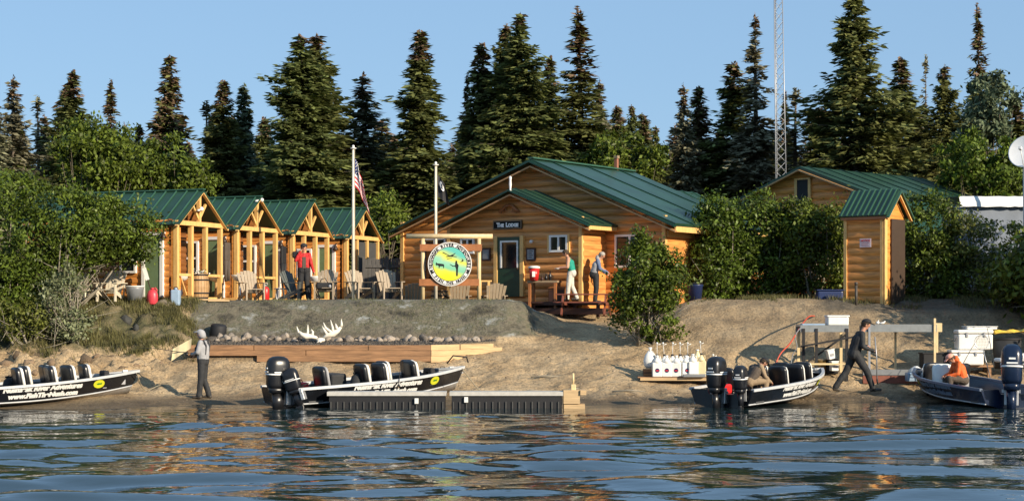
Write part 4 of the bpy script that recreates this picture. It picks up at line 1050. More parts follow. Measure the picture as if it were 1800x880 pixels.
# satellite dish
Y = 60.5; c = Vector((PX(1802, Y), Y, PZ(266, Y)))
t = thing('satellite_dish', 'white round satellite dish cut by the right edge', 'satellite dish', (c.x, c.y, 2.8))
T = Matrix.Translation((0, 0, c.z - 2.8)) @ Matrix.Rotation(R(-35), 4, 'Z') @ Matrix.Rotation(R(72), 4, 'X')
prof = [(.001, -.12)] + [(.6 * k / 6, -.12 + .12 * (k / 6) ** 2) for k in range(1, 7)] + [(.6, .02), (.57, .01), (.001, -.1)]
mb = MB(); mb.lathe(prof, (0, 0, 0), 28, T=T); mb.build('dish', M['dishwhite'], t)
mb = MB(); mb.tube([(0, 0, 0), (0, .12, c.z - 3.0)], .05, 8); mb.build('mast', M['galv'], t)
mb = MB(); mb.tube([T @ Vector((0, -.55, 0)), T @ Vector((0, -.1, .5))], .015, 6); mb.rbox(-.05, .05, -.15, -.05, .45, .58, .01, T); mb.build('feed_arm', M['white'], t)
# fence between cabins and lodge
Y = 64.; xa, xb = PX(640, Y), PX(722, Y)
t = thing('board_fence', 'weathered dark board fence between the last cabin and the lodge', 'fence', (xa, Y, 2.75))
nb = 12; w = (xb - xa) / nb
mb = MB()
for i in range(nb): mb.box(i * w + .008, (i + 1) * w - .008, 0, .025, .05, 1.62 + .02 * (i % 3))
mb.build('boards', M['fence'], t)
for z in (.35, 1.3):
    mb = MB(); mb.box(0, xb - xa, -.05, -.002, z, z + .1); mb.build('rail', M['fence'], t)
for i in (0, .5, 1):
    mb = MB(); mb.box((xb - xa) * i - .05, (xb - xa) * i + .05, -.12, -.052, 0, 1.7); mb.build('post', M['fence'], t)
# lattice mast
Y = 72.; bx = PX(1374, Y); t = thing('lattice_mast', 'tall galvanised lattice radio mast rising out of the picture', 'mast', (bx, Y, 2.8)); t.rotation_euler = (0, R(-.85), .3)
Hm = 15.5; a = .29; Lg = [Vector((a * math.cos(q), a * math.sin(q), 0)) for q in (R(200), R(-20), R(90))]
def taper(z): return 1 - .38 * z / Hm
for v in Lg:
    mb = MB(); mb.tube([v, v * taper(Hm) + Vector((0, 0, Hm))], .022, 6); mb.build('leg', M['galv'], t)
mb = MB(); z = 0; st = .42
while z < Hm - st:
    for i in range(3):
        p, q = Lg[i], Lg[(i + 1) % 3]
        mb.tube([p * taper(z) + Vector((0, 0, z)), q * taper(z + st) + Vector((0, 0, z + st))], .009, 4, caps=False)
        mb.tube([q * taper(z) + Vector((0, 0, z)), p * taper(z + st) + Vector((0, 0, z + st))], .009, 4, caps=False)
    z += st
mb.build('lattice', M['galv'], t)
# ------------------------------------------------------------------ timber edging
Y0 = 49.5
xa, xb = PX(330, Y0), PX(757, Y0); xc, yc = PX(866, 51.45), 51.45
t = thing('timber_edging', 'long low edging of squared timbers with a pale new section bending back at right', 'edging', (xa, Y0, .98))
L = xb - xa
rs = random.Random(3)
for k, (z0, z1, a, b) in enumerate([(0.0, .17, 2.0, L), (.175, .325, 0, 3.4), (.175, .325, 3.42, L), (.33, .475, 0, 1.9), (.33, .475, 1.92, 5.2), (.33, .475, 5.22, L)]):
    mb = MB(); mb.box(a, b, -.02 + .01 * (k % 3), .13, z0, z1); mb.build('timber', M['timber'], t)
d = Vector((xc - xb, yc - Y0, 0)); Ld = d.length; an = math.atan2(d.y, d.x)
T = Matrix.Translation((L, 0, 0)) @ Matrix.Rotation(an, 4, 'Z')
for k, (z0, z1, a, b) in enumerate([(-.02, .16, 0, Ld * .55), (.165, .32, 0, Ld * .9), (.325, .48, .0, Ld * .45), (.325, .48, Ld * .46, Ld)]):
    mb = MB(); mb.box(a, b, -.02 - .012 * (k % 2), .13, z0, z1, T); mb.build('timber', M['timbery'], t)
mb = MB(); T2 = T @ Matrix.Translation((Ld * .8, .1, .17)) @ Matrix.Rotation(-.25, 4, 'Z'); mb.box(0, Ld * .3, -.1, .05, .02, .2, T2); mb.build('timber', M['timbery'], t)

# ------------------------------------------------------------------ adirondack chairs
def adirondack(px, Y, rz, label, m='adir', z=None, s=1.0):
    x = PX(px, Y)
    t = thing('adirondack_chair', label, 'chair', (x, Y, gz(x, Y) if z is None else z), rz, 'adirondack chairs on the terrace')
    t.scale = (s, s, s)
    mm = M[m]
    # faces local -y
    mb = MB()
    for i in range(5):
        y = -.38 + i * .105; zz = .36 - i * .03; mb.box(-.26, .26, y, y + .09, zz, zz + .022)
    mb.build('seat', mm, t)
    mb = MB()
    for i in range(6):
        c = (i - 2.5); x0 = c * .088; x1 = c * .115; top = .98 - .018 * abs(c) ** 1.7
        p0 = Vector((x0, .1, .24)); p1 = Vector((x1, .1 + .3, top))
        dv = (p1 - p0).normalized(); sd_ = Vector((1, 0, 0)); n_ = dv.cross(sd_).normalized()
        vs = []
        for (p, w) in ((p0, .036), (p1, .052)):
            for (i_, j_) in ((-1, -1), (1, -1), (1, 1), (-1, 1)): vs.append(p + sd_ * i_ * w + n_ * j_ * .011)
        mb.add(vs, [(0, 3, 2, 1), (4, 5, 6, 7), (0, 1, 5, 4), (1, 2, 6, 5), (2, 3, 7, 6), (3, 0, 4, 7)])
    mb.build('backrest', mm, t)
    for s_ in (-1, 1):
        mb = MB(); mb.box(s_ * .33 - .065, s_ * .33 + .065, -.45, .32, .56, .585); mb.build('armrest', mm, t)
        mb = MB(); mb.box(s_ * .3 - .022, s_ * .3 + .022, -.42, -.32, 0, .56); mb.build('leg', mm, t)
        mb = MB(); mb.beam((s_ * .275, -.4, .32), (s_ * .275, .42, .04), .03, .12); mb.beam((s_ * .3, .3, .56), (s_ * .29, .24, .1), .03, .06); mb.build('rear_leg', mm, t)
    return t
adirondack(150, 53.75, R(50), 'cream adirondack chair half hidden by alder leaves, turned sideways', 'adirlt')
adirondack(196, 53.5, R(-12), 'pale cream adirondack chair beside the grey tub at left', 'adirlt')
adirondack(441, 55.4, R(30), 'tan adirondack chair between the second cabin and the red gas bottle')
adirondack(519, 56.2, R(60), 'dark grey adirondack chair just left of the person in red', 'adirdk')
adirondack(573, 55.6, R(-4), 'tan adirondack chair holding a black bag')
adirondack(632, 55.5, R(38), 'tan adirondack chair at the foot of the tall flagpole')
adirondack(684, 55.5, R(22), 'tan adirondack chair between flagpole and lodge fence')
for px_, lab, rz in ((727, 'dim adirondack chair behind the berm left of the round sign', 10), (806, 'adirondack chair back showing under the round sign', 8), (868, 'adirondack chair back showing just left of the green door', 14)):
    adirondack(px_, 56.2, R(180 + rz), lab, z=2.36)
# white and dark plastic table beside the person in red
t = thing('plastic_side_table', 'small white plastic table left of the dark grey chair', 'table', (PX(497, 56.6), 56.6, 2.75), .3)
mb = MB(); mb.rbox(-.26, .26, -.2, .2, .4, .44, .015); mb.build('tabletop', M['plastic'], t)
for i in (-1, 1):
    for j in (-1, 1):
        mb = MB(); mb.beam((i * .21, j * .15, 0), (i * .18, j * .13, .4), .045, .03); mb.build('leg', M['plastic'], t)
t = thing('travel_bag', 'black duffel bag lying on the adirondack chair beside the person in red', 'bag', (PX(573, 55.6), 55.35, 2.77 + .36), .1)
mb = MB(); mb.rbox(-.3, .27, -.12, .14, 0, .22, .07); mb.build('bag_body', M['matblack'], t)
mb = MB(); mb.tube([(-.18, 0, .2), (-.12, -.02, .33), (.0, -.02, .36), (.1, 0, .2)], .014, 6); mb.build('strap', M['matblack'], t)
mb = MB(); mb.sphere((.16, -.13, .1), .06, 7); mb.build('patch', M['clgrey'], t)

# ------------------------------------------------------------------ items along the cabins
def at(px, Y, dz=0, z=None):
    x = PX(px, Y); return (x, Y, (gz(x, Y) if z is None else z) + dz)
t = thing('utility_tub', 'round grey utility tub with pale rim beside a pink red can', 'tub', at(237, 53.45))
mb = MB(); mb.lathe([(.22, 0), (.26, .34), (.29, .42)], n=20); mb.build('tub_body', M['greypl'], t); mb = MB(); mb.lathe([(.29, .41), (.31, .42), (.31, .45), (.27, .45), (.25, .42)], n=20); mb.build('rim', M['plastic'], t)
t = thing('fuel_can', 'faded red plastic fuel can on the brow of the bank', 'can', at(268, 53.45))
mb = MB(); mb.lathe([(.15, 0), (.17, .03), (.17, .3), (.13, .42), (.05, .47)], n=14, sy=.8); mb.build('can_body', M['pink'], t); mb = MB(); mb.tube([(.0, 0, .45), (.1, 0, .52), (.15, 0, .42)], .022, 6); mb.lathe([(.05, .47), (.05, .52)], n=10); mb.build('handle', M['pink'], t)
t = thing('water_jug', 'blue grey water jug standing by the first cabin porch post', 'jug', at(309, 53.35))
mb = MB(); mb.rbox(-.14, .14, -.14, .14, 0, .5, .04); mb.lathe([(.05, .5), (.05, .56)], n=10); mb.build('jug_body', M['bluegrey'], t); mb = MB(); mb.tube([(-.06, 0, .5), (-.05, 0, .58), (.05, 0, .58), (.08, 0, .5)], .014, 6); mb.build('handle', M['black'], t)
def barrel(px, Y, label, s=1., z=None):
    t = thing('oak_barrel', label, 'barrel', at(px, Y, z=z)); t.scale = (s, s, s)
    mb = MB()
    for k in range(22):
        a0, a1 = 2 * PI * k / 22 + .015, 2 * PI * (k + 1) / 22 - .015
        vs = []
        for (r, z_) in ((.27, 0), (.315, .22), (.33, .42), (.315, .62), (.27, .84)):
            vs += [(r * math.cos(a0), r * math.sin(a0), z_), (r * math.cos(a1), r * math.sin(a1), z_)]
        mb.add(vs, [(2 * i, 2 * i + 1, 2 * i + 3, 2 * i + 2) for i in range(4)])
    mb.lathe([(.26, .02), (.31, .22), (.323, .42), (.31, .62), (.26, .8)], n=22); mb.build('staves', M['barrel'], t)
    for z_, r in ((.05, .287), (.2, .317), (.62, .322), (.78, .293)):
        mb = MB(); mb.lathe([(r, z_), (r + .008, z_ + .002), (r + .008, z_ + .045), (r, z_ + .047)], n=24); mb.build('hoop', M['matblack'], t)
    return t
barrel(350, 54.9, 'large oak barrel standing before the first cabin porch')
barrel(773, 56.3, 'pale oak half barrel under the round sign', .9, 2.36)
t = thing('flower_pot', 'white flowers tumbling over the rim of the oak barrel', 'plant', at(352, 54.9, .82))
rs2 = np.random.RandomState(8); n = 130
C = rs2.normal(size=(n, 3)) * [.13, .1, .05] + [.02, -.05, .05]; V = quads(C, rs2.normal(size=(n, 3)), rs2.normal(size=(n, 3)), np.full(n, .06), np.full(n, .05))
np_mesh('blossoms', V, np.arange(len(V)).reshape(-1, 4), [M['plastic'], M['leaf']], (np.arange(n) % 3 == 0).astype(int), parent=t)
# wash basins on stands in front of the cabins
for i, (px_, Y, lab) in enumerate(((318, 55.6, 'white wash basin on a stand at the first cabin'), (380, 56.5, 'small white basin behind the oak barrel'), (421, 56.3, 'white wash basin on a stand at the second cabin'), (556, 58.2, 'white wash basin on a stand behind the person in red'))):
    t = thing('wash_basin', lab, 'basin', at(px_, Y))
    mb = MB(); mb.lathe([(.07, .62), (.2, .68), (.26, .8), (.27, .84), (.24, .84), (.12, .7)], n=16); mb.build('bowl', M['plastic'], t)
    mb = MB(); mb.lathe([(.16, 0), (.05, .06), (.045, .63)], n=10); mb.build('pedestal', M['plastic'] if i % 2 == 0 else M['barrel'], t)
t = thing('gas_bottle', 'dark red gas bottle standing right of a tan chair', 'gas bottle', at(467, 55.7))
mb = MB(); mb.lathe([(.09, 0), (.12, .03), (.12, .36), (.08, .43), (.04, .45)], n=14); mb.build('bottle', M['red'], t); mb = MB(); mb.tube([(0, 0, .44), (0, 0, .52)], .025, 6); mb.tube([(-.06, 0, .46), (-.06, 0, .55), (.06, 0, .55), (.06, 0, .46)], .01, 5); mb.build('valve', M['galv'], t)
t = thing('fishing_waders', 'dark waders hanging beside the second cabin door', 'waders', at(399, 57.0, 1.95, 2.76), R(67))
mb = MB(); mb.rbox(-.16, .16, -.05, .05, -.62, 0, .04); mb.tube([(-.08, 0, -.6), (-.09, 0, -1.0), (-.09, -.02, -1.3)], [.08, .06, .05], 8); mb.tube([(.08, 0, -.6), (.09, 0, -1.0), (.1, 0, -1.28)], [.08, .06, .05], 8); mb.build('waders_body', M['clbrown'], t)
mb = MB(); mb.tube([(-.1, -.02, 0), (0, -.02, .12), (.1, -.02, 0)], .012, 5); mb.build('straps', M['matblack'], t)
t = thing('fishing_waders', 'black waders hanging beside the third cabin door', 'waders', at(498, 60.45, 1.95, 2.76), R(67))
mb = MB(); mb.rbox(-.16, .16, -.05, .05, -.62, 0, .04); mb.tube([(-.08, 0, -.6), (-.09, 0, -1.0), (-.09, -.02, -1.3)], [.08, .06, .05], 8); mb.tube([(.08, 0, -.6), (.09, 0, -1.0), (.1, 0, -1.28)], [.08, .06, .05], 8); mb.build('waders_body', M['matblack'], t)
t = thing('loose_plank', 'pale plank lying at the top of the bank before the barrel', 'plank', at(376, 53.9, .03), .05)
mb = MB(); mb.box(-.35, .35, -.08, .08, 0, .05); mb.box(-.15, .5, -.25, -.1, -.03, .02); mb.build('board', M['timbery'], t)
t = thing('canoe_paddle', 'white paddle leaning by the first cabin wall', 'paddle', at(262, 53.6))
mb = MB(); mb.tube([(.18, -.1, .05), (-.08, .1, .75)], .016, 6); mb.build('shaft', M['darkwood'], t)
mb = MB(); mb.beam((-.06, .08, .7), (-.2, .2, 1.08), .12, .02, (0, 1, 0)); mb.build('blade', M['plastic'], t)

# ------------------------------------------------------------------ flagpoles and flags
def flagpole(px, Y, top, label):
    x = PX(px, Y); g = gz(x, Y); h = PZ(top, Y) - g
    t = thing('flagpole', label, 'flagpole', (x, Y, g))
    mb = MB(); mb.tube([(0, 0, 0), (0, 0, h * .62), (0, 0, h)], [.062, .045, .035], 10); mb.build('pole', M['pole'], t)
    mb = MB(); mb.lathe([(.03, h), (.1, h + .01), (.1, h + .035), (.03, h + .04)], n=12); mb.sphere((0, 0, h + .085), .045, 8); mb.build('truck', M['white'], t)
    mb = MB(); mb.tube([(.06, -.02, .9), (.055, -.03, h * .6), (.05, -.02, h)], .006, 4); mb.build('halyard', M['rope'], t)
    return t, x, g, h
tp, x, g, h = flagpole(621, 55.2, 262, 'taller pale flagpole with the striped flag')
def flag_mesh(nu, nv, f):
    V = np.array([f(i / nu, j / nv) for j in range(nv + 1) for i in range(nu + 1)])
    Fq = np.array([(j * (nu + 1) + i, j * (nu + 1) + i + 1, (j + 1) * (nu + 1) + i + 1, (j + 1) * (nu + 1) + i) for j in range(nv) for i in range(nu)])
    return V, Fq
def us(u, v):
    return (.05 + .48 * (u ** .7) * (.5 + .5 * v) + .02 * math.sin(u * 9), .07 * math.sin(u * 11 + v * 2) * u ** .5 - .03, -(v * .92) - .92 * u ** .9 * 1.0 * (.85 + .15 * v))
t = thing('national_flag', 'limp red and white striped flag with blue starred corner on the taller pole', 'flag', (x, 55.2, PZ(278, 55.2)))
nu, nv = 36, 39
V, Fq = flag_mesh(nu, nv, us)
mi = np.array([2 if (i < nu * .42 and j < nv * 7 / 13) else (0 if (j * 13 // nv) % 2 == 0 else 1) for j in range(nv) for i in range(nu)])
np_mesh('cloth', V, Fq, [M['flagred'], M['flagwhite'], M['flagblue']], mi, True, t)
mb = MB()
for r_ in range(9):
    for c_ in range(6 if r_ % 2 == 0 else 5):
        u = (.035 + .07 * c_ + (.035 if r_ % 2 else 0)); v = (.03 + .057 * r_)
        p = Vector(us(u, v)); p.y -= .006
        for sgn in (-1,):
            a = [(p + Vector((.018 * math.cos(q) * (1 if k % 2 else .4), sgn * .004, .022 * math.sin(q) * (1 if k % 2 else .4)))) for k, q in enumerate([2 * PI * k / 10 + PI / 10 * 1 for k in range(10)])]
            mb.add(a, [tuple(range(10))])
mb.build('stars', M['flagwhite'], t)
tp, x, g, h = flagpole(766, 55.9, 291, 'shorter pale flagpole with the black flag, behind the round sign')
def bf(u, v): return (.05 + .42 * u ** .8 * (.6 + .4 * v), .05 * math.sin(u * 9 + v * 2) * u ** .5, -v * .72 - .34 * u ** .9)
t = thing('black_flag', 'limp black flag with white emblem on the shorter pole', 'flag', (x, 55.9, PZ(306, 55.9)))
V, Fq = flag_mesh(24, 24, bf); np_mesh('cloth', V, Fq, M['matblack'], None, True, t)
# emblem: white disc with a dark head silhouette
mb = MB(); mb2 = MB()
def onb(u, v, o):
    p = Vector(bf(u, v)); p.y -= o; return p
pts = [onb(.42 + .24 * math.cos(q), .34 + .2 * math.sin(q), .075) for q in [2 * PI * k / 20 for k in range(20)]]; mb.add(pts, [tuple(range(20))]); em = mb.build('emblem', M['flagwhite'], t)
pts = [onb(.42 + a_, .34 + b_, .08) for a_, b_ in ((-.02, -.12), (.05, -.13), (.09, -.06), (.08, .02), (.04, .06), (.1, .13), (-.1, .14), (-.03, .05), (-.05, -.05))]; mb2.add(pts, [tuple(range(9))]); mb2.build('silhouette', M['ink'], em)

# ------------------------------------------------------------------ round camp sign
Y = 54.7; cx = PX(791, Y); cz = PZ(464, Y); g = 2.78
t = thing('camp_sign', 'round painted camp emblem mounted on a log post frame', 'sign', (cx, Y, g))
k = Y / F
for px_ in (743, 842):
    mb = MB(); mb.tube([((px_ - 791) * k, .1, -.1), ((px_ - 791) * k, .1, PZ(419, Y) - g)], .065, 10); mb.build('post', M['palelog'], t)
mb = MB(); mb.tube([((714 - 791) * k, .1, PZ(415, Y) - g), ((866 - 791) * k, .1, PZ(415, Y) - g)], .08, 10); mb.build('top_log', M['palelog'], t)
for a, b, u, v in ((738, 847, 429, 441), (737, 842, 490, 502)):
    mb = MB(); mb.box((a - 791) * k, (b - 791) * k, -.03, .02, PZ(v, Y) - g, PZ(u, Y) - g); mb.build('crossboard', M['board'], t)
T = Matrix.Translation((0, -.08, cz - g)) @ Matrix.Rotation(PI / 2, 4, 'X')       # local xy = sign face
Rr = .70
mb = MB(); mb.lathe([(Rr, -.02), (Rr, .02)], n=48, T=T, smooth=False); mb.build('disc', M['white'], t)
def ring(r0, r1, z, n=64):
    vs = []; fs = []
    for i in range(n):
        a = 2 * PI * i / n; vs += [(r0 * math.cos(a), r0 * math.sin(a), z), (r1 * math.cos(a), r1 * math.sin(a), z)]
    for i in range(n): j = (i + 1) % n; fs.append((2 * i, 2 * i + 1, 2 * j + 1, 2 * j))
    return [tuple(T @ Vector(v)) for v in vs], fs
mb = MB()
for a, b in ((.655, .672), (.535, .55)): mb.add(*ring(a, b, .024))
mb.build('ring_lines', M['ink'], t)
pm = bpy.data.materials.new('painted_art'); pm.use_nodes = True; nt = pm.node_tree; b = nt.nodes['Principled BSDF']; b.inputs['Roughness'].default_value = .4
tc = nt.nodes.new('ShaderNodeTexCoord'); sx = nt.nodes.new('ShaderNodeSeparateXYZ'); nt.links.new(tc.outputs['Object'], sx.inputs[0])
nz = nt.nodes.new('ShaderNodeTexNoise'); nz.inputs['Scale'].default_value = 1.8; nt.links.new(tc.outputs['Object'], nz.inputs[0])
ad = nt.nodes.new('ShaderNodeMath'); ad.operation = 'MULTIPLY_ADD'; ad.inputs[1].default_value = .45; nt.links.new(nz.outputs[0], ad.inputs[0]); nt.links.new(sx.outputs[2], ad.inputs[2])
sb = nt.nodes.new('ShaderNodeMath'); sb.operation = 'MULTIPLY_ADD'; sb.inputs[1].default_value = .35; nt.links.new(sx.outputs[0], sb.inputs[0]); nt.links.new(ad.outputs[0], sb.inputs[2])
mr = nt.nodes.new('ShaderNodeMapRange'); zc = cz - g; mr.inputs[1].default_value = zc - .45 + .2; mr.inputs[2].default_value = zc + .5 + .25
nt.links.new(sb.outputs[0], mr.inputs[0]); rp = nt.nodes.new('ShaderNodeValToRGB'); e = rp.color_ramp.elements
for i in range(4): e.new(.5)
for q, (p, c) in zip(e, ((0, (.72, .68, .02)), (.2, (.65, .66, .06)), (.34, (.2, .55, .34)), (.52, (.3, .6, .42)), (.68, (.72, .7, .08)), (.9, (.12, .5, .42)))): q.position = p; q.color = (*c, 1)
nt.links.new(mr.outputs[0], rp.inputs[0]); nt.links.new(rp.outputs[0], b.inputs['Base Color'])
mb = MB(); mb.lathe([(.535, .018), (.535, .026)], n=48, T=T, smooth=False); art = mb.build('painted_scene', pm, t)
# ring lettering
def arc_text(s, r, a0, a1, size, inward=False, m='ink'):
    mb = MB(); n = len(s)
    for i, ch in enumerate(s):
        if ch == ' ': continue
        a = a0 + (a1 - a0) * (i / (n - 1))
        vs, fs = text_geo(ch, size, 1, 0, .006, 'CENTER')
        Rm = Matrix.Rotation(a - PI / 2 if not inward else a + PI / 2, 4, 'Z')
        Q = T @ Matrix.Translation((r * math.cos(a), r * math.sin(a), .027)) @ Rm @ Matrix.Translation((0, -size * .34, 0))
        mb.add([tuple(Q @ Vector(v)) for v in vs], fs)
    return mb
arc_text('NUSHAGAK RIVER ADVENTURES', .603, R(188), R(-8), .125).build('ring_lettering', M['ink'], t)
arc_text('FISH THE NUSH', .603, R(222), R(318), .115, True).build('ring_lettering', M['ink'], t)
mb = MB()
for a in (R(203), R(337)):
    Q = Matrix.Translation((.603 * math.cos(a), .603 * math.sin(a), .027)) @ Matrix.Rotation(a, 4, 'Z')
    pts = [(-.05, -.05, 0), (.05, -.07, 0), (.05, .07, 0), (-.03, .06, 0), (-.05, .02, 0), (.0, 0, 0)]
    mb.add([tuple(T @ Q @ Vector(p)) for p in pts], [tuple(range(6))])
mb.build('ring_ornaments', M['ink'], t)
# silhouettes: float plane, moose, angler, bird
def sil(name, polys):
    mb = MB()
    for p in polys: mb.add([tuple(T @ Vector((x_, y_, .03))) for x_, y_ in p], [tuple(range(len(p)))])
    return mb.build(name, M['ink'], art)
sil('plane_silhouette', [[(-.24, .36), (-.22, .38), (.0, .27), (.14, .33), (.17, .36), (.18, .34), (.1, .26), (.22, .24), (.22, .225), (.04, .235), (-.1, .225), (-.12, .25), (-.03, .265)], [(-.1, .17), (.06, .2), (.06, .185), (-.08, .155)]])
sil('moose_silhouette', [[(-.45, .0), (-.43, .06), (-.4, .02), (-.36, .02), (-.2, .0), (-.18, -.04), (-.19, -.13), (-.21, -.13), (-.21, -.07), (-.32, -.07), (-.33, -.13), (-.35, -.13), (-.36, -.05), (-.4, -.03), (-.43, -.05)]])
sil('angler_silhouette', [[(.17, .05), (.22, .07), (.24, .02), (.28, -.04), (.26, -.16), (.25, -.38), (.2, -.38), (.2, -.16), (.17, -.08), (.08, -.06), (.0, .0), (.0, -.015), (.1, -.08), (.17, -.03)], [(.18, .05), (.18, .1), (.22, .11), (.24, .06)]])
sil('bird_silhouette', [[(.32, .06), (.4, .12), (.37, .18), (.44, .13), (.42, .08), (.36, .07)]])

# ------------------------------------------------------------------ moose antlers
t = thing('moose_antlers', 'pair of bleached moose antlers resting on the pebble bed', 'antlers', at(565, 51.0, .03), .1)
def antler(s, palm, tines):
    mb = MB(); pts = [Vector(p) for p in palm]; rad = [.04, .065, .1, .065, .04][:len(pts)]
    mb.tube(pts, rad, 7)
    for (i, e1, e2) in tines: mb.tube([pts[i], Vector(e1), Vector(e2)], [.05, .038, .01], 6)
    return mb
antler(1, [(.05, 0, .12), (.18, 0, .2), (.36, .02, .24), (.5, .02, .34), (.58, .02, .45)], [(1, (.1, -.02, .33), (.02, 0, .47)), (2, (.33, 0, .42), (.27, 0, .66)), (2, (.12, 0, .42), (.06, 0, .58)), (4, (.6, 0, .52), (.59, 0, .68)), (3, (.44, 0, .45), (.42, 0, .55))]).build('antler', M['bone'], t)
antler(-1, [(-.12, 0, .12), (-.28, 0, .16), (-.44, .0, .16), (-.58, 0, .22), (-.66, 0, .3)], [(2, (-.4, 0, .3), (-.4, 0, .52)), (3, (-.68, 0, .3), (-.73, 0, .47)), (1, (-.25, 0, .3), (-.3, 0, .38))]).build('antler', M['bone'], t)
mb = MB(); mb.sphere((-.02, 0, .06), .1, 8, 1.4, .9, .7); mb.tube([(-.02, -.03, .04), (-.12, -.1, -.02)], [.06, .03], 6); mb.build('skull_plate', M['bone'], t)

# ------------------------------------------------------------------ lodge front: table, dispenser, picnic table, steps
t = thing('serving_table', 'narrow wooden serving table against the lodge wall', 'table', at(957, 57.2, z=2.4), R(-20))
mb = MB(); mb.box(-.52, .52, -.25, .25, .98, 1.05); mb.build('tabletop', M['cltan'], t)
for i in (-1, 1):
    for j in (-1, 1):
        mb = MB(); mb.box(i * .45 - .04, i * .45 + .04, j * .2 - .04, j * .2 + .04, 0, .98); mb.build('leg', M['board'], t)
mb = MB(); mb.box(-.45, .45, -.2, .2, .3, .34); mb.build('shelf', M['darkwood'], t)
t = thing('drink_dispenser', 'round red drink cooler with white lid on the serving table', 'drink cooler', at(939, 57.1, 1.05, 2.4))
mb = MB(); mb.lathe([(.14, 0), (.18, .4)], n=16); mb.build('tank', M['red'], t); mb = MB(); mb.lathe([(.2, .4), (.2, .46), (.1, .49)], n=16); mb.build('lid', M['plastic'], t)
mb = MB(); mb.box(-.07, .03, -.19, -.165, .12, .3); mb.build('label_patch', M['plastic'], t); mb = MB(); mb.tube([(0, -.15, .05), (0, -.22, .05), (0, -.22, .0)], .015, 6); mb.build('tap', M['black'], t)
for i, (px_, hh, mm, lab) in enumerate(((960, .2, 'black', 'tall dark bottle on the serving table'), (967, .28, 'black', 'black coffee flask at the right end of the serving table'), (953, .13, 'darkwood', 'short dark jar on the serving table'))):
    t = thing('bottle', lab, 'bottle', at(px_, 57.0, 1.05, 2.4)); mb = MB(); mb.lathe([(.05, 0), (.055, hh * .6), (.022, hh * .8), (.022, hh)], n=10); mb.build('glass_body', M[mm], t); mb = MB(); mb.lathe([(.025, hh), (.025, hh + .03)], n=8); mb.build('cap', M['brass'], t)
t = thing('storage_cupboard', 'low dark wood cupboard beside the serving table', 'cupboard', at(985, 57.3, z=2.4), R(-25))
mb = MB(); mb.box(-.35, .25, -.2, .2, 0, .8); mb.build('carcass', M['logdark'], t); mb = MB(); mb.box(-.38, .28, -.24, .23, .8, .85); mb.build('top', M['board'], t); mb = MB(); mb.box(-.32, -.07, -.225, -.2, .06, .74); mb.box(-.04, .22, -.225, -.2, .06, .74); mb.build('doors', M['darkwood'], t)
t = thing('picnic_table', 'dark red brown picnic table between the two people at the lodge', 'picnic table', at(1030, 56.0, z=2.3), R(-12))
mb = MB()
for i in range(5): mb.box(-.95, .95, -.38 + i * .155, -.24 + i * .155, .66, .7)
mb.build('tabletop', M['redwood'], t)
for s in (-1, 1):
    mb = MB(); mb.box(-.95, .95, s * .68 - .13, s * .68 + .13, .4, .44); mb.build('bench', M['redwood'], t)
    mb = MB(); mb.beam((s * .7, -.3, .66), (s * .7, -.65, 0), .05, .12); mb.beam((s * .7, .3, .66), (s * .7, .65, 0), .05, .12); mb.beam((s * .66, -.75, .38), (s * .66, .75, .38), .05, .1); mb.build('leg_frame', M['redwood'], t)
t = thing('entry_steps', 'dark wooden deck and steps before the lodge door', 'steps', at(965, 57.0, z=2.33), R(-35))
mb = MB(); mb.box(-2.2, 2.0, -.1, .9, .3, .42); mb.build('deck', M['darkwood'], t)
mb = MB(); mb.box(-1.6, 2.4, -.5, -.12, .0, .2); mb.build('step', M['darkwood'], t)
for xx in (-2.1, -.6, 1.0, 1.9):
    mb = MB(); mb.box(xx, xx + .1, -.08, .0, -.1, .3); mb.build('post', M['darkwood'], t)
t = thing('wooden_rail', 'short orange wooden hand rail right of the round sign', 'railing', at(853, 56.6, z=2.4))
mb = MB(); mb.box(-.25, .22, -.03, .03, 1.0, 1.05); mb.build('rail', M['trim'], t)
for q in (-.2, .08):
    mb = MB(); mb.box(q, q + .08, -.03, .04, 0, 1.0); mb.build('post', M['trim'], t)
t = thing('rubbish_bin', 'dark blue bin in the shade beside the lodge corner', 'bin', at(1222, 56.8))
mb = MB(); mb.lathe([(.2, 0), (.25, .48), (.27, .5), (.27, .54)], n=18); mb.build('bin_body', M['blue'], t); mb = MB(); mb.lathe([(.275, .54), (.24, .6), (.05, .62)], n=18); mb.build('lid', M['black'], t)
t = thing('plastic_barrel', 'blue plastic tub lying in the shade left of the outhouse', 'tub', at(1458, 55.6))
mb = MB(); mb.rbox(-.42, .42, -.2, .2, 0, .3, .06); mb.build('tub_body', M['blue'], t); mb = MB(); mb.rbox(-.44, .44, -.22, .22, .3, .34, .01); mb.build('lid', M['blue'], t)
t = thing('marker_post', 'short dark steel post standing in front of the outhouse', 'post', at(1505, 54.6)); mb = MB(); mb.tube([(0, 0, -.1), (0, 0, .62)], .045, 8); mb.build('tube', M['rubber'], t); mb = MB(); mb.lathe([(.055, .62), (.055, .7), (.02, .72)], n=8); mb.build('cap', M['rubber'], t)

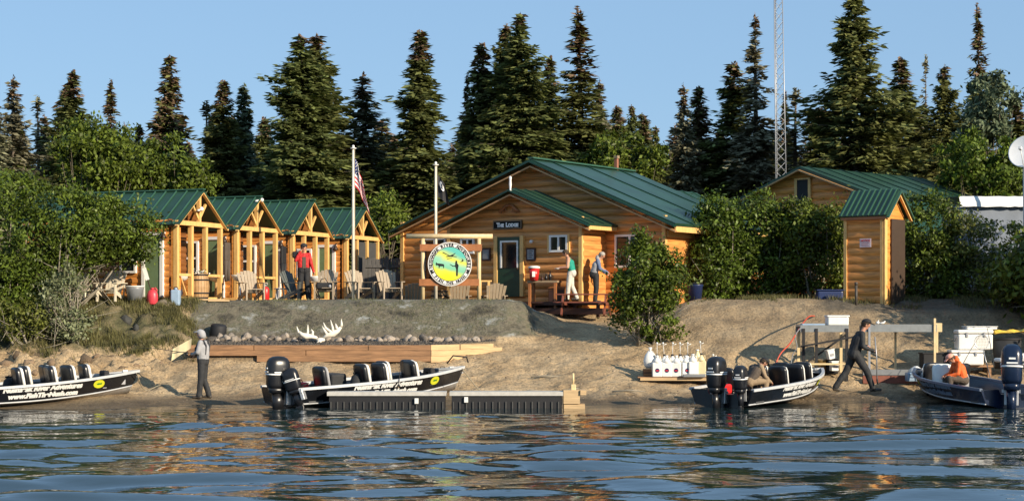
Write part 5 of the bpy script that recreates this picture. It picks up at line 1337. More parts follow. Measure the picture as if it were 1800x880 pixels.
# ------------------------------------------------------------------ pallet with jugs
Yp = 48.7; zb = gz(PX(1190, Yp), Yp) + .02
t = thing('wooden_pallet', 'weathered wooden pallet on the sand under the white jugs', 'pallet', (PX(1190, Yp), Yp, zb), R(-3))
mb = MB()
for i in range(6): mb.box(-1.12, 1.1, -.5 + i * .18, -.37 + i * .18, .1, .125)
mb.build('deck_boards', M['timber'], t)
for y in (-.5, -.05, .4):
    mb = MB(); mb.box(-1.05, 1.0, y, y + .1, .025, .1); mb.build('runner', M['timbery'] if y < -.4 else M['timber'], t)
ztop = zb + .125
GJ = 'white jugs on the pallet'
def jug(px, Y, m, label, h=.38, w=.145, emblem=False, zz=None, wand=False, grp=None):
    t = thing('plastic_jug', label, 'jug', (PX(px, Y), Y, ztop if zz is None else zz), R(random.uniform(-12, 12)), grp)
    mb = MB(); mb.rbox(-w, w, -w * .9, w * .9, 0, h * .72, .03); mb.lathe([(w * .95, h * .7), (w * .6, h * .86), (.035, h * .95), (.035, h)], n=14); mb.build('jug_body', M[m], t)
    mb = MB(); mb.lathe([(.045, h), (.045, h + .045)], n=10); mb.build('cap', M['black'] if wand else M['plastic'], t)
    mb = MB(); mb.tube([(.02, 0, h * .9), (.09, 0, h * .98), (w * .85, 0, h * .8)], .014, 6); mb.build('handle', M[m], t)
    if emblem:
        e_ = MB(); TT_ = Matrix.Translation((0, -w * .9 - .004, h * .33)) @ Matrix.Rotation(PI / 2, 4, 'X')
        e_.lathe([(.062, -.003), (.062, .003)], n=16, T=TT_, smooth=False); eo = e_.build('emblem', M['blue'], t)
        e2 = MB(); e2.box(-.045, .04, -w * .9 - .01, -w * .9 - .007, h * .33 - .02, h * .33 + .015); e2.build('emblem_mark', M['red'], eo)
    if wand:
        mb = MB(); q = random.uniform(-.05, .05); mb.tube([(0, 0, h), (q, 0, h + .34)], .008, 5); mb.sphere((q, 0, h + .36), .03, 6); mb.tube([(q, 0, h + .3), (q + .1, 0, h + .34)], .01, 5); mb.build('pump', M['plastic'], t)
random.seed(9)
for i, px_ in enumerate((1155, 1172, 1189, 1206)):
    jug(px_, 48.35, 'plastic', ['leftmost', 'second', 'third', 'fourth'][i] + ' front row white jug with a round dark emblem', .56, .14, True, grp=GJ)
for i, px_ in enumerate((1150, 1163, 1177, 1191, 1204)):
    jug(px_ + 5, 48.75, 'plastic', 'white jug with black capped pump in the back row on the pallet', .58, .13, False, wand=True, grp='pump jugs behind the white jugs')
jug(1218, 48.3, 'plastic', 'plain white jug right of the jugs with emblems', .6, .14, grp=GJ)
jug(1226, 48.7, 'cream', 'tall cream jug at the right end of the pallet', .72, .14, grp=GJ)
jug(1233, 48.35, 'cream', 'cream jug in front at the right end of the pallet', .62, .13, grp=GJ, wand=True)
jug(1251, 48.4, 'ywjug', 'single yellowed translucent jug standing beyond the pallet', .5, .16, zz=gz(PX(1251, 48.4), 48.4), wand=True)
t = thing('grey_tray', 'low grey tray at the foot of the cream jugs', 'tray', (PX(1222, 48.0), 48.12, ztop), 0); mb = MB(); mb.rbox(-.33, .3, -.08, .02, 0, .09, .02); mb.build('tray_body', M['greypl'], t)
t = thing('plastic_sack', 'bulging white plastic sack on a dark crate left of the jugs', 'sack', (PX(1143, 48.9), 48.9, ztop + .22)); mb = MB(); mb.lathe([(.12, 0), (.19, .1), (.2, .22), (.15, .38), (.06, .5)], n=14, sy=.7); mb.build('sack_body', M['plastic'], t); mb = MB(); mb.lathe([(.06, .49), (.03, .53), (.07, .6)], n=8); mb.build('knot', M['plastic'], t)
t = thing('dark_crate', 'dark brown crate under the white sack', 'crate', (PX(1143, 48.9), 48.9, ztop)); mb = MB(); mb.box(-.2, .2, -.2, .2, 0, .2); mb.build('crate_box', M['darkwood'], t); mb = MB()
for z in (.02, .12): mb.box(-.21, .21, -.22, -.2, z, z + .07)
mb.build('slats', M['board'], t)

# ------------------------------------------------------------------ fish cleaning table on the right beach
def beam_table(pa, pb, Y, y0, y1, label, depth, z0):
    xa, xb = PX(pa, Y), PX(pb, Y); zt = PZ(y0, Y) - z0; zl = PZ(y1, Y) - z0
    t = thing('cleaning_table', label, 'table', (xa, Y, z0))
    for yy_ in (0, depth): mb = MB(); mb.box(0, xb - xa, yy_, yy_ + .04, zl, zt); mb.build('apron', M['tablegrey'], t)
    mb = MB(); mb.box(0, xb - xa, .04, depth, zt - .05, zt - .01); mb.build('tabletop', M['galv'], t)
    return t, xb - xa, zl, zt
zt0 = gz(PX(1470, 49.9), 49.9) - .05
t, L, zl, zt = beam_table(1407, 1492, 49.6, 571, 583, 'grey fish cleaning table holding the white tub, left of the walking man', .8, zt0)
for xx, yy in ((.05, .02), (L * .3, .02), (L - .1, .02), (.05, .78), (L * .4, .78), (L - .1, .78)):
    mb = MB(); mb.box(xx, xx + .08, yy - .05 if yy < .5 else yy + .06, yy - .002 if yy < .5 else yy + .11, -.1, zl + .1); mb.build('leg', M['clblack'] if yy < .5 else M['palelog'], t)
mb = MB(); mb.beam((0, -.08, zl - .42), (L + .25, -.08, zl - .12), .05, .1, (0, 1, 0)); mb.build('brace', M['matblack'], t)
mb = MB(); mb.beam((0.2, .5, zl - .95), (L, .5, zl - .1), .05, .07, (0, 1, 0)); mb.build('brace', M['matblack'], t)
mb = MB(); mb.box(.1, L + .1, -.06, 0, zl - .95, zl - .9); mb.build('low_rail', M['palelog'], t)
t, L, zl, zt = beam_table(1521, 1647, 49.6, 570, 583, 'long grey plank sided table right of the walking man', .8, zt0)
for xx, yy in ((.08, -.05), (L - .1, -.05), (L * .5, .85), (L + .1, .5), (.25, .85)):
    mb = MB(); mb.box(xx, xx + .06, yy, yy + .045, .0 if xx > .5 else -.1, zt + (.18 if xx > L - .2 and yy < 0 else 0)); mb.build('leg', M['palelog'] if xx > .2 else M['galv'], t)
mb = MB(); mb.box(L + .02, L + .2, .2, .25, zl, zt + .04); mb.build('end_block', M['palelog'], t)
mb = MB(); mb.box(-.1, L - .1, -.2, -.08, -.1, .12); mb.build('skid_board', M['redwood'], t)
mb = MB(); mb.box(0, L - .4, .3, .5, .12, .28); mb.build('low_shelf', M['greypl'], t)
t = thing('fish_tub', 'white rectangular plastic tub on the left cleaning table', 'tub', (PX(1471, 49.9), 49.9, PZ(572, 49.6)), .02); mb = MB()
mb.rbox(-.31, .31, -.22, .22, 0, .27, .05, n=28); mb.build('tub_body', M['plastic'], t); mb = MB(); mb.rbox(-.33, .33, -.24, .24, .25, .3, .02, n=28); mb.build('rim', M['plastic'], t)
t = thing('cutting_board', 'pale blue board lying at the left end of the cleaning table', 'board', (PX(1430, 49.9), 49.9, PZ(571.5, 49.6)), 0); mb = MB(); mb.rbox(-.36, .3, -.2, .2, 0, .05, .01); mb.build('board', M['bluegrey'], t)
t = thing('trash_bucket', 'rusty yellow brown bucket under the cleaning table', 'bucket', at(1442, 50.1)); mb = MB(); mb.lathe([(.15, 0), (.17, .42), (.18, .44)], n=16); mb.build('bucket_body', mat('rusty_ochre', (.16, .1, .03), .6, var=.4), t); mb = MB(); mb.tube([(-.17, 0, .42), (-.1, -.12, .3), (.1, -.12, .3), (.17, 0, .42)], .007, 5); mb.build('handle', M['galv'], t)
for px_, Y, z, lab in ((1462, 49.9, .52, 'square white pail tilted on the lower rail'), (1466, 49.8, .2, 'square white pail standing on a black bin')):
    t = thing('square_pail', lab, 'pail', at(px_, Y, z), .2, None); t.rotation_euler = (0, -.25 if z > .5 else 0, .2); mb = MB(); mb.rbox(-.11, .11, -.1, .1, 0, .26, .02); mb.build('pail_body', M['plastic'], t); mb = MB(); mb.rbox(-.12, .12, -.11, .11, .26, .29, .008); mb.build('lid', M['plastic'], t)
    mb = MB(); mb.box(-.06, .06, -.106, -.1, .08, .16); mb.build('sticker', M['clgrey'], t)
t = thing('black_bin', 'black bin beneath the white pails', 'bin', at(1462, 50.15)); mb = MB(); mb.rbox(-.17, .17, -.15, .15, 0, .4, .03); mb.build('bin_body', M['matblack'], t); mb = MB(); mb.rbox(-.185, .185, -.165, .165, .4, .43, .01); mb.build('rim', M['black'], t)
t = thing('tote_bin', 'pale blue tote with crumpled white bag on the low shelf', 'tote', at(1610, 49.25, .12)); mb = MB(); mb.rbox(-.28, .27, -.2, .2, 0, .26, .04); mb.build('tote_body', M['bluegrey'], t)
mb = MB(); mb.lathe([(.22, .26), (.24, .3), (.14, .38), (.05, .44)], n=12, sy=.8); mb.build('bag', M['plastic'], t)
t = thing('black_crate', 'wide black crate under the right end of the long table', 'crate', at(1643, 50.3)); mb = MB(); mb.rbox(-.4, .4, -.25, .25, .05, .58, .03); mb.build('crate_box', M['matblack'], t); mb = MB(); mb.rbox(-.42, .42, -.27, .27, .56, .6, .01); mb.build('rim', M['matblack'], t)
t = thing('work_gloves', 'pair of pale gloves left on the long table', 'gloves', (PX(1546, 49.9), 49.9, PZ(570, 49.6)), 0); mb = MB(); mb.sphere((-.05, 0, .05), .055, 7, 1, .7, .8); mb.tube([(0, 0, .03), (.12, 0, .05), (.17, 0, .1)], [.035, .03, .015], 6); mb.tube([(-.05, 0, .06), (-.02, 0, .13)], [.02, .012], 5); mb.build('glove_pair', M['plastic'], t)
# hoses
def line(name, label, cat, pts, r, m, n=6):
    P_ = [Vector(p) for p in pts]; out = []
    for i in range(len(P_) - 1):
        p0 = P_[max(i - 1, 0)]; p1 = P_[i]; p2 = P_[i + 1]; p3 = P_[min(i + 2, len(P_) - 1)]
        for k in range(6):
            s = k / 6; out.append(.5 * ((2 * p1) + (p2 - p0) * s + (2 * p0 - 5 * p1 + 4 * p2 - p3) * s * s + (3 * p1 - p0 - 3 * p2 + p3) * s ** 3))
    out.append(P_[-1]); mb = MB(); mb.tube(out, r, n); return tag(mb.build(name, m), label, cat)
def w_(px, Y, dz=.02): x = PX(px, Y); return (x, Y, gz(x, Y) + dz)
line('water_hose', 'orange red hose running from the bank down over the cleaning table to the sand', 'hose', [w_(1432, 53.3, .05), (PX(1422, 51.5), 51.5, PZ(556, 51.5)), (PX(1412, 50.2), 50.2, PZ(567, 50.2)), (PX(1402, 49.5), 49.5, PZ(582, 49.5)), (PX(1388, 49.0), 49.0, PZ(604, 49.0)), (PX(1368, 48.6), 48.6, PZ(628, 48.6)), w_(1352, 48.3)], .022, M['hose'])
line('garden_hose', 'dark hose curled over the left edge of the cleaning table', 'hose', [(PX(1408, 49.5), 49.5, PZ(575, 49.5)), (PX(1398, 49.3), 49.3, PZ(590, 49.3)), (PX(1401, 49.2), 49.2, PZ(610, 49.2)), (PX(1393, 49.2), 49.2, PZ(625, 49.2)), w_(1385, 49.0)], .015, M['greypl'])
line('mooring_rope', 'thin rope lying on the sand from the left boat bow towards the angler', 'rope', [(PX(240, 45.3), 45.3, .8), w_(255, 46.2), w_(285, 46.6), w_(318, 46.3), w_(338, 46.4)], .012, M['rope'], 5)
line('mooring_rope', 'rope from the middle boat bow down to the dock', 'rope', [(PX(812, 45.6), 45.6, .92), (PX(836, 45.6), 45.6, .45), w_(858, 45.6)], .012, M['rope'], 5)
for i, (px_, Y, l, a) in enumerate(((958, 48.6, .8, .1), (935, 46.6, .5, .2), (1105, 46.5, .9, -.1), (1010, 47.3, .4, .5))):
    x, y, z = w_(px_, Y, .03); mb = MB(); mb.tube([(-l / 2, 0, 0), (0, .03, .03), (l / 2, .02, .01)], [.02, .03, .012], 6); o = mb.build('driftwood', M['alderbark']); o.location = (x, y, z); o.rotation_euler = (0, 0, a)
    tag(o, ['grey driftwood stick behind the dock', 'short pale driftwood by the middle boat bow', 'long thin driftwood left of the twin outboards', 'small crooked driftwood above the dock end'][i], 'driftwood')

# ------------------------------------------------------------------ floating dock
Yd = 43.0; xa, xb = PX(575, Yd), PX(990, Yd)
t = thing('floating_dock', 'long low black sided float dock with pale deck edge and wooden end block', 'dock', (xa, Yd, 0), R(.6))
L = xb - xa; mid = L * .51
for (a, b) in ((0, mid - .03), (mid + .05, L)):
    mb = MB(); mb.box(a, b, -.03, .5, .32, .42); dk = mb.build('deck', mat('pale_deck', (.48, .46, .42), .6, var=.15), t)
    mb = MB(); mb.box(a + .05, b - .03, .02, .45, -.12, .32); mb.cur = 1; n = int((b - a) / .165)
    for i in range(n):
        x = a + .08 + i * .165; mb.box(x, x + .03, -.015, .02, .0, .17)
    mb.build('float', [M['matblack'], mat('rib_grey', (.06, .058, .054), .6)], t)
mb = MB(); mb.rbox(L * .37, L * .37 + .1, -.05, -.0, .12, .26, .01); mb.rbox(L * .58, L * .58 + .1, -.05, -.0, .15, .29, .01); mb.build('cleat_plate', M['plastic'], t)
mb = MB(); mb.box(L + .01, L + .42, -.03, .5, .12, .46); mb.box(L + .43, L + .58, -.08, .5, .34, .46); mb.box(L + .02, L + .55, .0, .5, -.02, .1); mb.build('end_block', M['timbery'], t)
mb = MB(); mb.rbox(L + .2, L + .33, .1, .22, .44, .6, .02); mb.tube([(L + .26, .15, .6), (L + .26, .15, .88)], .03, 6); mb.build('bollard', M['palelog'], t)
# ------------------------------------------------------------------ skiffs
BL, BB = 5.35, .98
def hb(s): return BB * (.93 + .07 * math.sin(min(s / .45, 1) * PI / 2)) * (1 - max(0, (s - .42) / .58) ** 2.3) + .012
def gzl(s): return .60 + .06 * s + .17 * s ** 2.6
def hull_pt(s, side, t):
    """t 0 chine .. 1 gunwale"""
    b = hb(s); cz_ = .23 + .22 * max(0, (s - .35) / .65) ** 1.8; cb = b * (.84 - .25 * s)
    zg = gzl(s); xs = BL * s + .12 * s ** 6 * t - .1 * s ** 6 * (1 - t)
    return Vector((xs, side * (cb + (b - cb) * t), cz_ + (zg - cz_) * t))
def keel_pt(s): return Vector((BL * s - .18 * s ** 6, 0, .03 + .24 * max(0, (s - .62) / .38) ** 2.6))
def hull_text(s_, size, x0, z0, side, name, m, parent, bold=.006, slope=0.0, maxlen=None, shear=0):
    vs, fs = text_geo(s_, size, 1.0, 0, bold, 'LEFT', shear)
    w = max(v[0] for v in vs); k = maxlen / w if maxlen else 1
    out = []
    for v in vs:
        u = v[0] * k
        x = x0 + (u if side < 0 else -u)          # side -1: read from the outside with bow at right
        s = x / BL; c = hull_pt(s, side, 0); g = hull_pt(s, side, 1)
        z = z0 + v[1] + slope * u; tt = (z - c.z) / (g.z - c.z); p = hull_pt(s, side, tt); p.x = x
        dx = hull_pt(s + .01, side, tt) - hull_pt(s - .01, side, tt); dt = g - c
        n = dx.cross(dt).normalized()
        if n.y * side < 0: n = -n
        out.append(p + n * .012)
    mb = MB(); mb.add(out, fs); return mb.build(name, m, parent)
def patch(pts2, side, name, m, parent, off=.01):
    out = []
    for (x, z) in pts2:
        s = x / BL; c = hull_pt(s, side, 0); g = hull_pt(s, side, 1); tt = (z - c.z) / (g.z - c.z); p = hull_pt(s, side, tt); p.x = x
        p.y += side * off; out.append(p)
    mb = MB(); mb.add(out, [tuple(range(len(out)))]); return mb.build(name, m, parent)
def make_seat(parent, x, y, rz=0, m='black', shell='plastic', z=.28):
    T = Matrix.Translation((x, y, z)) @ Matrix.Rotation(rz, 4, 'Z') @ Matrix.Scale(1.12, 4)
    mb = MB(); mb.tube([T @ Vector((0, 0, -.1)), T @ Vector((0, 0, .12))], .035, 8); mb.rbox(-.24, .24, -.22, .22, .12, .17, .02, T); mb.rbox(-.23, .22, -.2, .2, .17, .24, .03, T); s = mb.build('seat', M[m], parent)
    Tb = T @ Matrix.Translation((-.2, 0, .22)) @ Matrix.Rotation(R(-9), 4, 'Y')
    mb = MB(); prof = [(.85, 0), (1, .05), (1, .4), (.9, .48), (.6, .51)]
    mb.lathe(prof, (0, 0, 0), 20, True, .06, .24, Tb, 5); mb.build('backrest', M[m], s)
    mb = MB(); mb.lathe([(.8, .02), (1, .07), (1, .38), (.88, .46), (.5, .49)], (.085, 0, 0), 20, True, .04, .225, Tb, 5); mb.build('back_cushion', M[shell], s)
def outboard(label, mtx, s=1.0, tilt=0, group=None, m='black'):
    t = thing('outboard_motor', label, 'outboard motor', (0, 0, 0), 0, group)
    t.matrix_world = mtx @ Matrix.Rotation(tilt, 4, 'Y') @ Matrix.Scale(s, 4)
    # local: +x forward towards the transom, z up, origin at the top of the transom
    prof = [(.86, .1), (.98, .17), (1.02, .42), (1.03, .62), (.96, .72), (.78, .79), (.5, .83), (.2, .84)]
    mb = MB(); mb.lathe(prof, (-.24, 0, 0), 24, True, .27, .19, None, 3.2); c = mb.build('cowling', M[m], t)
    mb = MB()
    for z_ in (.4, .53): mb.lathe([(1.045, z_), (1.06, z_ + .004), (1.06, z_ + .028), (1.045, z_ + .032)], (-.24, 0, 0), 24, True, .27, .19, None, 3.2) if z_ < .5 else None
    vs, fs = text_geo('150', .085, 1, 0, .004, 'CENTER')
    for sd_ in (-1, 1):
        Q = Matrix.Translation((-.24, sd_ * .206, .5)) @ Matrix.Rotation(PI / 2 if sd_ < 0 else -PI / 2, 4, 'X')
        if sd_ > 0: Q = Matrix.Translation((-.24, .206, .5)) @ Matrix.Rotation(PI, 4, 'Z') @ Matrix.Rotation(PI / 2, 4, 'X')
        mb.box(-.4, -.08, sd_ * .2 - .006, sd_ * .2 + .006, .45, .475)
    mb.box(-.532, -.52, -.1, .1, .46, .49); mb.box(-.53, -.518, -.06, .06, .54, .575)
    mb.build('cowling_stripes', M['lettering'], c)
    mb = MB(); mb.lathe([(.8, -.02), (.92, .1)], (-.24, 0, 0), 20, True, .25, .17, None, 3); mb.lathe([(.13, -.45), (.16, -.02)], (-.22, 0, 0), 14, True, 1, .6); mb.build('midsection', M[m], t)
    mb = MB(); mb.rbox(-.36, -.08, -.05, .05, -.85, -.42, .02); mb.rbox(-.5, -.02, -.13, .13, -.62, -.59, .01); mb.tube([(-.48, 0, -.83), (-.3, 0, -.83), (-.02, 0, -.84)], [.03, .065, .02], 8); mb.build('lower_unit', M[m], t)
    mb = MB(); mb.rbox(-.06, .06, -.13, .13, -.3, .08, .015); mb.box(-.03, .04, -.17, .17, -.06, .0); mb.build('bracket', M['alu'], t)
    mb = MB(); mb.tube([(-.1, 0, .1), (.1, 0, .16), (.3, .02, .18)], [.03, .025, .018], 7); mb.build('steering_arm', M['matblack'], t)
    mb = MB()
    for k in range(3):
        a = k * 2 * PI / 3; mb.add([(-.5, .02 * math.cos(a), -.83 + .02 * math.sin(a)), (-.47, .14 * math.cos(a - .35), -.83 + .14 * math.sin(a - .35)), (-.5, .17 * math.cos(a), -.83 + .17 * math.sin(a)), (-.53, .14 * math.cos(a + .4), -.83 + .14 * math.sin(a + .4))], [(0, 1, 2, 3)])
    mb.build('propeller', M['alu'], t)
    return t
def boat(label, loc, heading, pitch=0, hull='hull', rail='alugrey', letter='lettering', roll=0, seats=True, console=True):
    t = thing('river_skiff', label, 'boat', loc, 0); t.rotation_euler = (roll, -pitch, heading); t['group'] = 'skiffs along the shore'
    bpy.context.view_layer.update()
    NS, NT = 26, 5; ss_ = [i / (NS - 1) for i in range(NS)]
    # hull sides
    for side in (-1, 1):
        mb = MB(); vs = []; fs = []
        for i in range(NS):
            for j in range(NT): vs.append(hull_pt(ss_[i], side, j / (NT - 1)))
        for i in range(NS - 1):
            for j in range(NT - 1): fs.append((i * NT + j, (i + 1) * NT + j, (i + 1) * NT + j + 1, i * NT + j + 1))
        mb.add(vs, fs, True)
        inn = [v + Vector((0, -side * .03, 0)) for v in vs]; mb.add(inn, [tuple(reversed(f)) for f in fs], True)
        mb.build('hull_side', M[hull], t)
    mb = MB(); vs = []; fs = []
    for i in range(NS): vs += [hull_pt(ss_[i], -1, 0), keel_pt(ss_[i]), hull_pt(ss_[i], 1, 0)]
    for i in range(NS - 1):
        for j in range(2): fs.append((3 * i + j, 3 * i + 3 + j, 3 * i + 4 + j, 3 * i + 1 + j))
    mb.add(vs, fs, True); mb.build('hull_bottom', M['alu'], t)
    mb = MB(); vs = []; 
    for i in range(NS - 2): a = hull_pt(ss_[i], -1, .12); b_ = hull_pt(ss_[i], 1, .12); vs += [(a.x, a.y, .24 + max(0, a.z - .24)), (b_.x, b_.y, .24 + max(0, b_.z - .24))]
    mb.add(vs, [(2 * i, 2 * i + 2, 2 * i + 3, 2 * i + 1) for i in range(NS - 3)]); mb.build('floor', M['deckgrey'], t)
    # transom
    a, b_, c, d = hull_pt(0, -1, 0), hull_pt(0, -1, 1), hull_pt(0, 1, 1), hull_pt(0, 1, 0); k = keel_pt(0)
    mb = MB(); pl = [(a.y, a.z), (k.y, k.z), (d.y, d.z), (c.y, c.z), (.42, c.z), (.36, c.z - .12), (-.36, c.z - .12), (-.42, c.z), (b_.y, b_.z)]
    mb.add([(0, y, z) for y, z in pl] + [(.05, y, z) for y, z in pl], [tuple(range(9)), tuple(reversed(range(9, 18)))] + [(i, i + 9, (i + 1) % 9 + 9, (i + 1) % 9) for i in range(9)]); mb.build('transom', M[hull], t)
    # gunwale rail
    for side in (-1, 1):
        mb = MB(); pts = [hull_pt(s, side, 1) for s in ss_]; w = .045
        vs = []
        for p in pts: vs += [p + Vector((0, side * .03, -.035)), p + Vector((0, side * .03, .03)), p + Vector((0, -side * .06, .03)), p + Vector((0, -side * .06, -.035))]
        fs = [tuple(range(4)), tuple(reversed(range(len(vs) - 4, len(vs))))]
        for i in range(NS - 1):
            for j in range(4): fs.append((4 * i + j, 4 * i + 4 + j, 4 * i + 4 + (j + 1) % 4, 4 * i + (j + 1) % 4))
        mb.add(vs, fs); mb.build('gunwale', M[rail], t)
        mb = MB(); mb.tube([hull_pt(s, side, 0) + Vector((0, side * .01, 0)) for s in ss_], .02, 5); mb.build('chine_strip', M['alugrey'], t)
    # bow deck
    s0 = .86; mb = MB(); mb.add([hull_pt(s0, -1, .98), hull_pt(.93, -1, .98), hull_pt(.985, -1, .98), hull_pt(.985, 1, .98), hull_pt(.93, 1, .98), hull_pt(s0, 1, .98)], [tuple(range(6))]); mb.build('bow_deck', M['deckgrey'], t)
    # benches / interior
    mb = MB(); mb.box(.35, .75, -.8, .8, .24, .44); mb.build('rear_bench', M['deckgrey'], t)
    # lettering on both sides
    for side in (-1, 1):
        x0 = 1.55 if side < 0 else 3.65
        hull_text('Nushagak River Adventures', .175, x0, .5, side, 'lettering', M[letter], t, .013, .012 if side < 0 else .012, 2.1, .15)
        hull_text('www.FishTheNush.com', .155, x0 + (.15 if side < 0 else -.15), .33, side, 'lettering', M[letter], t, .013, .012, 1.85, .15)
        pr = [(4.15 + .17 * math.cos(q), .57 + .11 * math.sin(q)) for q in [2 * PI * k_ / 18 for k_ in range(18)]]
        pt = patch(pr, side, 'sticker', M['yg'], t, .012)
        fishp = [(4.15 + a_, .57 + b__) for a_, b__ in ((-.08, 0), (-.03, .025), (.04, .02), (.08, .035), (.075, -.02), (.03, -.015), (-.03, -.025))]
        patch(fishp, side, 'fish_mark', mat('sticker_green', (.05, .2, .02), .4), pt, .018)
        hull_text('AK 9889 AP', .09, 4.55 if side < 0 else 5.15, .72, side, 'registration', M['lettering'], t, .006, .03 if side < 0 else -.03, .55)
    # bow eye, cleats
    mb = MB(); mb.tube([hull_pt(1, -1, .6) + Vector((0, 0, 0)), hull_pt(1, -1, .6) + Vector((.05, 0, 0))], .02, 6); mb.rbox(5.0, 5.15, -.03, .03, gzl(.95) - .0, gzl(.95) + .06, .01); mb.build('bow_eye', M['alu'], t)
    return t
def bm_(t): bpy.context.view_layer.update(); return t.matrix_world.copy()
def place_between(sx, sy, bx, by):
    return math.atan2(by - sy, bx - sx)
# left boat
h = R(33); b1x, b1y = -9.8, 45.8
sx_, sy_ = b1x - 5.6 * math.cos(h), b1y - 5.6 * math.sin(h)
b1 = boat('black skiff at the left edge with its stern outside the photo', (sx_, sy_, -.14), h, R(1.7))
for x, y, rz in ((2.35, -.35, 0), (2.75, .35, 0), (3.2, -.35, 0), (3.65, -.3, .2), (4.15, -.2, 0), (3.3, .4, 0)): make_seat(b1, x, y, rz)
# middle boat
sx_, sy_, bx_, by_ = -5.9, 43.6, -1.2, 47.1
h = place_between(sx_, sy_, bx_, by_)
b2 = boat('black skiff in the middle, moored behind the float dock', (sx_, sy_, -.14), h, R(1.8)); b2.scale = (1.05, 1.05, 1.05)
for x, y, rz in ((1.15, -.45, 0), (2.35, -.4, 0), (2.85, -.4, .1), (3.4, .3, 0), (3.85, -.3, 0), (4.15, .25, 0)): make_seat(b2, x, y, rz, shell='clgrey' if x < 2 else 'plastic')
mb = MB(); mb.rbox(1.5, 1.95, .05, .75, .24, .85, .06); mb.build('console', M['clcharcoal'], b2)
mb = MB(); mb.tube([(4.9, -.05, .95), (5.0, -.2, 1.15), (5.35, -.3, 1.1), (5.5, -.15, .95)], .02, 7); mb.build('bow_roller', M['matblack'], b2)
m_ = bm_(b2)
outboard('large black outboard on the middle boat', m_ @ Matrix.Translation((-.02, -.42, .52)) @ Matrix.Rotation(R(-8), 4, 'Z'), 1.02, R(3))
outboard('smaller black kicker outboard beside the large one on the middle boat', m_ @ Matrix.Translation((.1, -.92, .56)) @ Matrix.Rotation(R(-50), 4, 'Z'), .72, R(-16))
# third boat
sx_, sy_, bx_, by_ = 5.3, 43.4, 8.65, 47.75
h = place_between(sx_, sy_, bx_, by_)
b3 = boat('black skiff pointing up the beach with its twin outboards towards the water', (sx_, sy_, -.14), h, R(1.6))
for x, y, rz in ((1.2, .5, .2), (2.4, -.45, 0), (2.8, .35, 0), (3.4, -.4, 0), (3.9, .25, 0), (4.3, -.15, 0)): make_seat(b3, x, y, rz)
m_ = bm_(b3)
outboard('tall dark outboard with two white stripes on the third boat', m_ @ Matrix.Translation((-.02, -.02, .56)), 1.05, R(2))
outboard('small black kicker outboard on the third boat beside the tall one', m_ @ Matrix.Translation((.02, -.62, .56)) @ Matrix.Rotation(R(12), 4, 'Z'), .8, R(0))
t = thing('boat_cover_seat', 'folded grey green round backed seat standing high in the third boat', 'boat seat', m_ @ Vector((4.0, .15, .6)), h)
mb = MB(); mb.lathe([(.6, 0), (.95, .12), (1, .25), (.8, .4), (.3, .48)], (0, 0, 0), 20, True, .14, .42, Matrix.Rotation(R(25), 4, 'Y'), 2.2); mb.build('seat_shell', M['clcharcoal'], t); mb = MB(); mb.lathe([(.6, -.01), (1.0, .12), (1.06, .25), (.85, .42), (.3, .5)], (.09, 0, 0), 20, True, .05, .42, Matrix.Rotation(R(25), 4, 'Y'), 2.2); mb.build('rim', M['clgrey'], t)
# right boat
sx_, sy_, bx_, by_ = 12.75, 43.6, 11.5, 48.9
h = place_between(sx_, sy_, bx_, by_)
b4 = boat('navy blue skiff at the right edge carrying the person in orange', (sx_, sy_, -.15), h, R(1.2), 'hullblue', 'navyrail', 'dimletter')
for x, y, rz in ((4.1, .3, 0), (3.6, -.25, .3)): make_seat(b4, x, y, rz)
make_seat(b4, 2.9, .45, R(160), 'plastic', 'plastic')
m_ = bm_(b4)
outboard('big navy black outboard raised on the navy boat at the right edge', m_ @ Matrix.Translation((-.05, .1, .6)) @ Matrix.Rotation(R(-28), 4, 'Z'), 1.35, R(6), m='hullblue')
outboard('second outboard cut by the right edge on the navy boat', m_ @ Matrix.Translation((-.05, -.65, .6)), 1.1, R(0), m='hullblue')
# coolers behind the navy boat, on the beach
def cooler(px, Y, z, w, hh, label, rz=0, dp=.5):
    t = thing('cooler_box', label, 'cooler', (PX(px, Y), Y, z), rz, 'white coolers stacked behind the navy boat')
    mb = MB(); mb.rbox(-w / 2, w / 2, -dp / 2, dp / 2, 0, hh * .78, .05, n=28); mb.build('cooler_body', M['plastic'], t)
    mb = MB(); mb.rbox(-w / 2 - .015, w / 2 + .015, -dp / 2 - .015, dp / 2 + .015, hh * .8, hh, .045, n=28); mb.build('lid', M['plastic'], t)
    mb = MB()
    for q in (-.25, .25): mb.rbox(w * q - .03, w * q + .03, -dp / 2 - .03, -dp / 2 - .01, hh * .62, hh * .88, .008)
    mb.build('latches', M['clgrey'], t)
    mb = MB(); mb.tube([(-w / 2 - .02, -.12, hh * .6), (-w / 2 - .06, -.1, hh * .42), (-w / 2 - .06, .1, hh * .42), (-w / 2 - .02, .12, hh * .6)], .012, 5); mb.build('handle', M['greypl'], t)
zc = gz(PX(1700, 50.3), 50.3)
cooler(1697, 50.1, PZ(641, 50.1), .95, .44, 'lower white cooler with a label, under the bigger cooler')
cooler(1711, 50.2, PZ(614, 50.1), 1.02, .58, 'large white cooler stacked on top of the lower one')
cooler(1722, 50.35, PZ(579, 50.1), .9, .1, 'flat white cooler lid laid on the top cooler', .03)
t = thing('cooler_stand', 'low wooden stand beneath the stacked coolers', 'stand', (PX(1705, 50.3), 50.3, PZ(641, 50.1) - .3)); mb = MB(); mb.box(-.6, .6, -.3, .3, .24, .298); mb.build('top', M['timber'], t)
for i in (-1, 1):
    for j in (-1, 1): mb = MB(); mb.box(i * .5 - .05, i * .5 + .05, j * .22 - .05, j * .22 + .05, -.3, .24); mb.build('leg', M['timber'], t)
